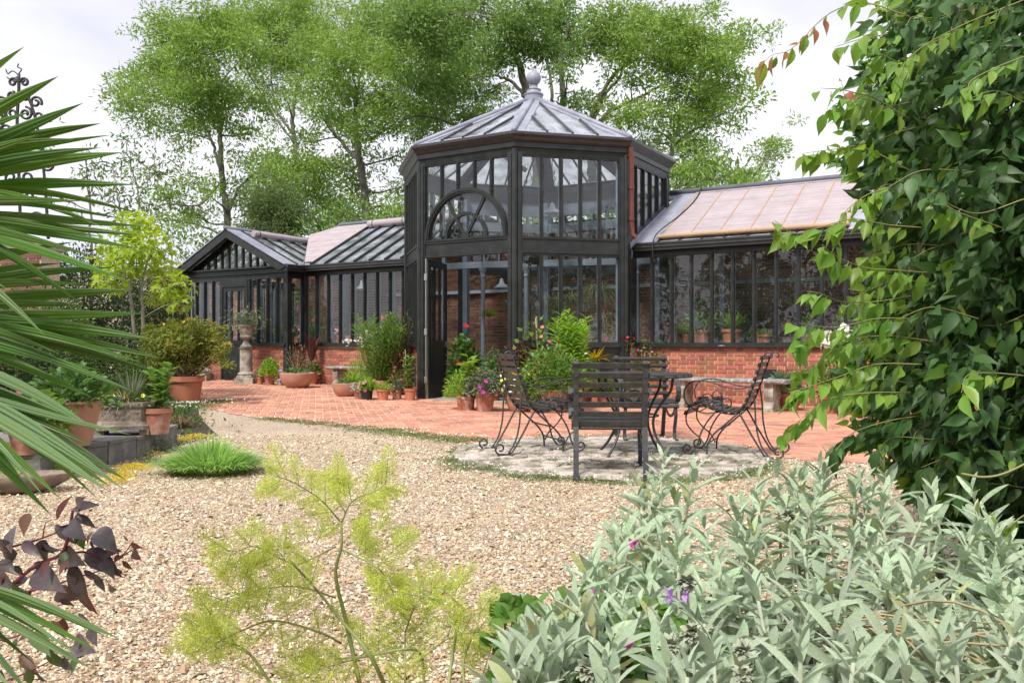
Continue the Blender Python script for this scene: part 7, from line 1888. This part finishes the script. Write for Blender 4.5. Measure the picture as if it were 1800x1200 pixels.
def underplants():
    soil = sheet('flower_bed', [tuple(npx(x, y, 1)[:2] * 0 + np.array([X, Y])) for x, y, X, Y in ((0, 0, -.15, .4), (0, 0, -.05, 1.2), (0, 0, .25, 1.9), (0, 0, .45, 2.6), (0, 0, 1.0, 3.4), (0, 0, 1.9, 4.0), (0, 0, 4.5, 4.2), (0, 0, 4.5, .4))], .006, M_SOIL)
    t = thing('cranesbill', 'bright green lobed leaves of cranesbill trailing between fennel and sage', 'plant', (.1, 1.5, 0))
    n = 260; x = 865 + 330 * RNG.random(n) ** 1.3; y = np.maximum(1030 + 175 * RNG.random(n), 1050 + 0 * x - (x - 860) * .1)
    D = np.interp(y, [1000, 1200], [1.95, 1.5]); P = npx(x, y, D); P[:, 2] = np.maximum(P[:, 2] - .02, .02)
    o = np.argsort(np.linalg.norm(P - CAMV, axis=1))
    leaf_split('leaf', T_ROUND, P, rand_dirs(n, .1), .030, mat('cranesbill_leaf', (.12, .235, .045), rough=.5, spec=.4, var=.3, hue=.02, trans=.35), t, o, .5, .3, 'leaves', 200, 1.3, norm(np.tile([0, -.5, 1.], (n, 1)) + RNG.normal(0, .3, (n, 3))))
    st = MB()
    for i in range(0, n, 3): st.tube(arc((P[i][0] + RNG.normal(0, .05), P[i][1] + RNG.normal(0, .05), 0), P[i], .02, 5), .0013, 4)
    st.build('stems', mat('reddish_stem', (.22, .09, .07), rough=.6), t, True)
    for i, (x, y, D) in enumerate(((1178, 1047, 1.72), (1203, 1045, 1.74), (1112, 955, 2.1), (942, 1110, 1.6), (1106, 1132, 1.55), (1165, 1172, 1.5), (1040, 1045, 1.8))):
        c = npx(x, y, D); m = MB(); scatter(m, T_OVATE, np.tile(c, (7, 1)), rand_dirs(7, .4), .016 if i > 1 else .02, .02, 1, .2)
        m.build('flower_bud', M_LILAC if i < 2 else M_MAG, t, True)
    t = thing('dry_stalks', 'heap of dry straw-coloured stalks lying under the sage', 'stalks', (1.1, 1.9, 0))
    m = MB()
    for k in range(70):
        a = npx(RNG.uniform(1440, 1560), RNG.uniform(1075, 1150), RNG.uniform(1.75, 1.95)); b = npx(RNG.uniform(1600, 1800), RNG.uniform(1090, 1230), RNG.uniform(1.5, 1.9))
        m.tube(arc(a, b, RNG.uniform(-.02, .05), 6), RNG.uniform(.0012, .003), 4)
    m.build('stalks', M_TAN, t, True, kind='stuff')
underplants()

def corner_plants():
    t = thing('shade_undergrowth', 'dark green leafy undergrowth in the bottom left corner below the purple leaves', 'plant', (-1.1, 1.5, 0))
    n = 700; v = RNG.normal(0, 1, (n, 2)); P = np.stack([-1.12 + v[:, 0] * .16, 1.62 + v[:, 1] * .16, .03 + .26 * RNG.random(n) * np.exp(-.3 * (v ** 2).sum(1))], 1)
    m = MB(); scatter(m, T_OVATE, P, rand_dirs(n, .2), .07, .055, .8, .4); m.build('leaves', M_G3, t, True, kind='stuff')
    s_ = MB()
    for i in range(0, n, 12): s_.tube(arc((P[i][0] * .9 - .11, P[i][1] + .02, 0), P[i], .02, 5), .0016, 4)
    s_.build('stems', M_STEM, t, True, kind='stuff')
corner_plants()

# ---- fennel
def fennel():
    base = Vector((-.32, 1.75, 0))
    t = thing('fennel_plant', 'feathery yellow-green fennel plant with branching ribbed stems over the gravel', 'plant', base)
    M_F = mat('fennel_threads', (.46, .58, .14), rough=.6, spec=.3, var=.3, hue=.03, trans=.4, tips=(.35, (.66, .62, .14)))
    M_FS = mat('fennel_stem', (.22, .30, .08), rough=.5, spec=.4, noise=20, col2=(.30, .30, .12))
    D0 = 1.9
    def q(x, y, D=D0): return npx(x, y, D)
    mains = [([(640, 1235), (608, 1090), (590, 1010), (600, 960), (600, 918)], .0075), ([(690, 1235), (650, 1150), (600, 1090), (560, 1040), (510, 985)], .007), ([(600, 1130), (560, 1110), (480, 1090), (420, 1110), (380, 1130)], .004),
             ([(500, 1235), (440, 1150), (410, 1130)], .0055), ([(745, 1235), (742, 1155), (715, 1140), (650, 1152), (590, 1157)], .005), ([(712, 1235), (712, 1110)], .0045), ([(785, 1235), (795, 1150), (800, 1110), (780, 1080)], .0065), ([(820, 1235), (815, 1160), (840, 1100)], .005),
             ([(600, 918), (560, 875), (510, 845), (485, 838)], .0028), ([(600, 918), (620, 880), (660, 862), (678, 850)], .0028), ([(590, 960), (520, 990), (450, 960), (405, 975)], .003), ([(600, 965), (660, 995), (680, 1020), (700, 1060)], .003),
             ([(590, 1050), (520, 1030), (430, 1040), (375, 1060)], .003), ([(742, 1155), (790, 1120), (840, 1110), (880, 1105)], .003), ([(712, 1110), (740, 1050), (800, 1040)], .003), ([(440, 1150), (380, 1120), (345, 1110)], .003), ([(650, 1150), (560, 1175), (500, 1190)], .003)]
    st = MB(); th = MB(); tips_ = []
    for pts, r in mains:
        Q = smooth_path([q(a, b, D0 + RNG.normal(0, .05)) for a, b in pts], 18); st.tube(Q, np.linspace(r * .75, r * .35, 18), 7)
    st.build('stem', M_FS, t, True)
    # feathery leaf fronds: (x, y, ex, ey) direction in pixels
    fr = []
    for pts, r in mains:
        if r > .0045: continue
        for j in range(2, 13):
            f = j / 12; P = smooth_path([(a, b, 0) for a, b in pts], 30); k = int(f * 29); p = P[k]; tg = P[min(k + 1, 29)] - P[k - 1]; tg /= np.linalg.norm(tg) + 1e-6
            s = 1 if j % 2 else -1
            fr.append((p[0], p[1], tg[0] * .7 - s * tg[1] * .8, tg[1] * .7 + s * tg[0] * .8, RNG.uniform(34, 64)))
    for k in range(95):
        c = [(600, 870, 70, 30), (450, 975, 60, 40), (560, 960, 60, 50), (660, 970, 50, 40), (400, 1060, 60, 60), (500, 1060, 70, 60), (700, 1060, 60, 50), (780, 1050, 60, 40), (840, 1120, 60, 50), (620, 1130, 60, 60), (370, 1140, 50, 50), (560, 1180, 60, 30), (860, 1160, 40, 30)][k % 13]
        a = RNG.uniform(-2.8, -.3); fr.append((c[0] + RNG.normal(0, c[2] * .5), c[1] + RNG.normal(0, c[3] * .5), math.cos(a), math.sin(a), RNG.uniform(34, 62)))
    rib = MB(); tri_p, tri_d, tri_l = [], [], []
    for (x, y, ex, ey, L) in fr:
        D = D0 + RNG.normal(0, .07); a = q(x, y, D); dirv = np.array([ex, RNG.normal(0, .4), -ey]); dirv /= np.linalg.norm(dirv); L = L * D0 / F
        n = 9
        rib.tube(np.array([a + dirv * L * i / 4 + np.array([0, 0, -.004 * (i / 4) ** 2]) for i in range(5)]), np.linspace(.0011, .0004, 5), 3)
        side = norm(np.cross(dirv, RNG.normal(0, 1, 3))); s2 = np.cross(dirv, side)
        for i in range(1, n + 1):
            p = a + dirv * L * i / n
            for s in (-1, 1):
                for v in (side, s2):
                    d1 = dirv * .75 + v * s; d1 /= np.linalg.norm(d1); l1 = L * .42 * (1.1 - i / n * .7)
                    for j in range(1, 4):
                        pp = p + d1 * l1 * j / 3
                        for u in (-1, 1):
                            d2 = d1 * .9 + (np.cross(d1, v) if j % 2 else dirv) * u * .8 + RNG.normal(0, .25, 3)
                            tri_p.append(pp); tri_d.append(d2); tri_l.append(l1 * .55)
                    tri_p.append(p); tri_d.append(d1); tri_l.append(l1 * 1.1)
    rib.build('ribs', M_FS, t, True, kind='stuff')
    tri_p, tri_d, tri_l = np.array(tri_p), np.array(tri_d), np.array(tri_l)
    ex, ey, ez = frames(tri_d, None, 1.5)
    th = MB(); th.inst((np.array([(0, -.5, 0), (0, .5, 0), (.6, .35, .0), (1, 0, 0), (.6, -.35, 0)]), [(0, 4, 3, 2, 1)]), tri_p, ex * tri_l[:, None], ey * .00135, ez * .001)
    th.build('feathery_leaves', M_F, t, kind='stuff')
fennel()

# ---- fan palm at the left
def palm():
    M_P = mat('palm_leaflet', (.07, .155, .022), rough=.42, spec=.35, var=.3, hue=.014, trans=.25, noise=9, col2=(.085, .17, .03), ramp=(.4, .7))
    M_PL = mat('palm_underside', (.15, .24, .10), rough=.6, spec=.3, var=.12, hue=.01, trans=.25)
    fans = [((-250, 365), 1.34, [(43, 82, 44), (103, 134, 44), (147, 181, 44), (178, 217, 42), (198, 237, 36), (216, 268, 44), (240, 325, 36), (250, 376, 34), (252, 398, 36), (248, 413, 30), (240, 436, 36), (222, 492, 36), (150, 540, 34), (80, 590, 34)], 'upper palm fan with stiff dark leaflets pointing right, against the sky', 0),
            ((-260, 560), 1.42, [(130, 425, 36), (200, 470, 34), (233, 509, 38), (252, 551, 40), (275, 597, 42), (288, 630, 36), (282, 656, 34), (175, 668, 26), (165, 700, 30), (133, 607, 24), (105, 622, 24), (240, 690, 26)], 'middle palm fan spreading level across the border', 0),
            ((-230, 620), 1.22, [(231, 764, 22), (178, 763, 34), (160, 782, 34), (130, 735, 30), (224, 845, 46), (216, 858, 40), (196, 866, 36), (176, 880, 26), (110, 880, 30), (90, 905, 34), (45, 850, 30)], 'lower palm fan drooping over the gravel with paler leaflets', 1),
            ((-190, 1000), 1.15, [(213, 1123, 30), (165, 1177, 26), (190, 1120, 30), (138, 1147, 16), (140, 1155, 16), (60, 1230, 24), (30, 1215, 30), (-10, 1240, 40)], 'small low palm fan at the bottom left corner', 1)]
    base = Vector((-1.35, 1.25, 0))
    t = thing('fan_palm', 'fan palm with long pointed leaflets reaching in from the left edge', 'palm', base)
    MB().tube(smooth_path([base, base + Vector((-.05, .05, .6)), base + Vector((-.05, 0, .95))], 12), [.07] * 12, 12).build('trunk', M_BARK, t, True)
    for (hub, D, tips, lab, kind) in fans:
        hp = npx(hub[0], hub[1], D + .02)
        c = MB().tube(smooth_path([base + Vector((-.05, 0, .85)), Vector(tuple(hp)) * .5 + (base + Vector((-.05, 0, .9))) * .5 + Vector((0, 0, .1)), Vector(tuple(hp))], 10), .010, 6).build('leaf_stalk', M_P, t, True)
        ex_t = []
        for (a, b) in zip(tips, tips[1:]):
            if RNG.random() < .92:
                k_ = RNG.uniform(.72, .98); mx_, my_ = (a[0] + b[0]) / 2, (a[1] + b[1]) / 2
                ex_t.append((hub[0] + (mx_ - hub[0]) * k_, hub[1] + (my_ - hub[1]) * k_, (a[2] + b[2]) / 2 * .8))
        for i, (x, y, w) in enumerate(list(tips) + ex_t):
            w = w * .62; tp = npx(x, y, D + RNG.normal(-.02, .05)); L = np.linalg.norm(tp - hp); ax = (tp - hp) / L
            vn = norm((hp + tp) / 2 - CAMV); side = norm(np.cross(ax, vn)); nz = np.cross(side, ax)
            rl = RNG.normal(0, .35); side, nz = side * math.cos(rl) + nz * math.sin(rl), nz * math.cos(rl) - side * math.sin(rl)
            W = w * D / F / 2
            V, Fs = [], []
            n = 14; bend = RNG.normal(.015, .01)
            for k in range(n + 1):
                f = k / n
                h = W * (np.interp(f, [0, .3, .62, .85, 1], [.25, .75, 1, .55, .01]))
                p = hp + ax * L * f + np.array([0, 0, bend * math.sin(f * pi)])
                e = .35 * h
                V += [p + side * h * c + nz * (e * c * c + h * z) for c, z in ((-1, 0), (-.66, -.14), (-.33, .08), (0, -.16), (.33, .08), (.66, -.14), (1, 0))]
            for k in range(n):
                for j in range(6): Fs.append((7 * k + j, 7 * k + 7 + j, 7 * k + 8 + j, 7 * k + 1 + j))
            m = MB().add(V, Fs)
            m.build('leaflet', M_PL if kind == 1 and i in (1, 4, 5, 6, 0) or (kind == 0 and i in (7,) and hub[1] > 500) else M_P, t)
palm()

# ---- purple-leaved plant in front of the palm
def purple():
    M_PU = mat('purple_leaf', (.085, .05, .07), rough=.4, spec=.5, var=.25, hue=.03, trans=.12, noise=9, col2=(.10, .10, .06), ramp=(.45, .7))
    M_PB = mat('bronze_leaf', (.15, .065, .045), rough=.5, spec=.4, var=.25, hue=.02, trans=.3)
    M_PG = mat('dark_green_leaf', (.10, .15, .05), rough=.45, spec=.4, var=.2, trans=.25)
    M_PS = mat('crimson_stem', (.16, .03, .045), rough=.45)
    t = thing('purple_leaved_plant', 'purple-grey leaved plant with crimson stems in the bottom left corner', 'plant', (-.95, 1.35, 0))
    D = 1.45
    st = MB()
    for pts, r in (([(-60, 1080), (0, 1045), (60, 995), (105, 975), (118, 950), (125, 915), (128, 895)], .004), ([(-40, 975), (30, 958), (75, 945), (100, 935)], .0022), ([(105, 975), (150, 970), (180, 985), (215, 1005)], .0022), ([(-40, 1130), (20, 1120), (60, 1105), (110, 1090)], .0022), ([(40, 1040), (90, 1030), (130, 1015), (180, 1000), (240, 960)], .0018), ([(0, 1200), (50, 1180), (90, 1160)], .002), ([(75, 945), (80, 920), (92, 912)], .0012), ([(180, 1000), (215, 975), (235, 950)], .0014), ([(-80, 1210), (-60, 1080)], .005)):
        st.tube(smooth_path([npx(a, b, D) for a, b in pts], 20), np.linspace(r, r * .6, 20), 6)
    st.build('stems', M_PS, t, True)
    T_P = leaf_template([(0, .02), (.08, .12), (.25, .24), (.45, .27), (.65, .20), (.85, .08), (1, .005)], .16, .22)
    L = [(100, 913, 120, 862, 1), (97, 922, 136, 962, 0), (125, 968, 108, 1012, 0), (128, 985, 152, 1096, 0), (152, 967, 214, 1012, 0), (132, 905, 174, 928, 0), (130, 930, 158, 975, 2), (105, 925, 155, 940, 0), (40, 952, 72, 980, 0), (70, 950, 78, 985, 0), (48, 902, 38, 940, 1), (20, 958, -15, 945, 0), (0, 985, 32, 1010, 0), (0, 945, 10, 985, 1), (60, 990, 85, 1000, 0), (85, 985, 70, 1010, 1), (60, 1005, 105, 1035, 0), (75, 955, 105, 975, 0), (150, 1040, 170, 1095, 1), (165, 1010, 190, 1045, 0), (60, 1030, 40, 1065, 1), (20, 1030, 50, 1050, 2), (90, 1090, 120, 1120, 1), (110, 1085, 115, 1125, 1), (160, 1100, 165, 1135, 0), (85, 1140, 130, 1195, 2), (30, 1120, 20, 1150, 2), (60, 1110, 85, 1150, 2), (180, 985, 200, 1012, 0), (140, 900, 130, 870, 0), (130, 895, 175, 880, 0), (0, 1130, -20, 1160, 2), (20, 1060, 0, 1090, 2), (210, 1000, 222, 1020, 1), (185, 970, 205, 965, 1), (190, 1020, 195, 1045, 0), (215, 985, 235, 1005, 1), (230, 955, 250, 965, 1), (225, 950, 215, 940, 1), (235, 965, 240, 985, 1), (200, 985, 212, 975, 1), (35, 1150, 70, 1190, 1), (-10, 1000, 20, 1040, 0), (100, 1040, 130, 1050, 1), (5, 1010, -10, 1050, 1)]
    for k in range(34):
        x, y = RNG.uniform(-10, 175), RNG.uniform(905, 1180); a = RNG.uniform(.2, 2.9); l0 = RNG.uniform(24, 48)
        L.append((x, y, x + l0 * math.cos(a), y + l0 * math.sin(a), int(RNG.choice([0, 0, 0, 1, 2]))))
    ms = [M_PU, M_PB, M_PG]; me = [MB().add(*T_P).mesh('leaf', m, True) for m in ms]
    for (x0, y0, x1, y1, c) in L:
        a, b = npx(x0, y0, D + RNG.normal(0, .02)), npx(x1, y1, D + RNG.normal(-.03, .04)); l = np.linalg.norm(b - a) * 1.0
        ex, ey, ez = frames(np.array([b - a]), np.array([[RNG.normal(-.1, .3), -.9, .5 + RNG.normal(0, .3)]]))
        M = Matrix(((ex[0][0], ey[0][0], ez[0][0], a[0]), (ex[0][1], ey[0][1], ez[0][1], a[1]), (ex[0][2], ey[0][2], ez[0][2], a[2]), (0, 0, 0, 1))) @ Matrix.Diagonal((l * .84, l * .56, l, 1))
        link('leaf', me[c], t, M)
purple()
print('objects', len(bpy.data.objects), 'tris', sum(len(o.data.loops) - 2 * len(o.data.polygons) for o in bpy.data.objects if o.type == 'MESH'))
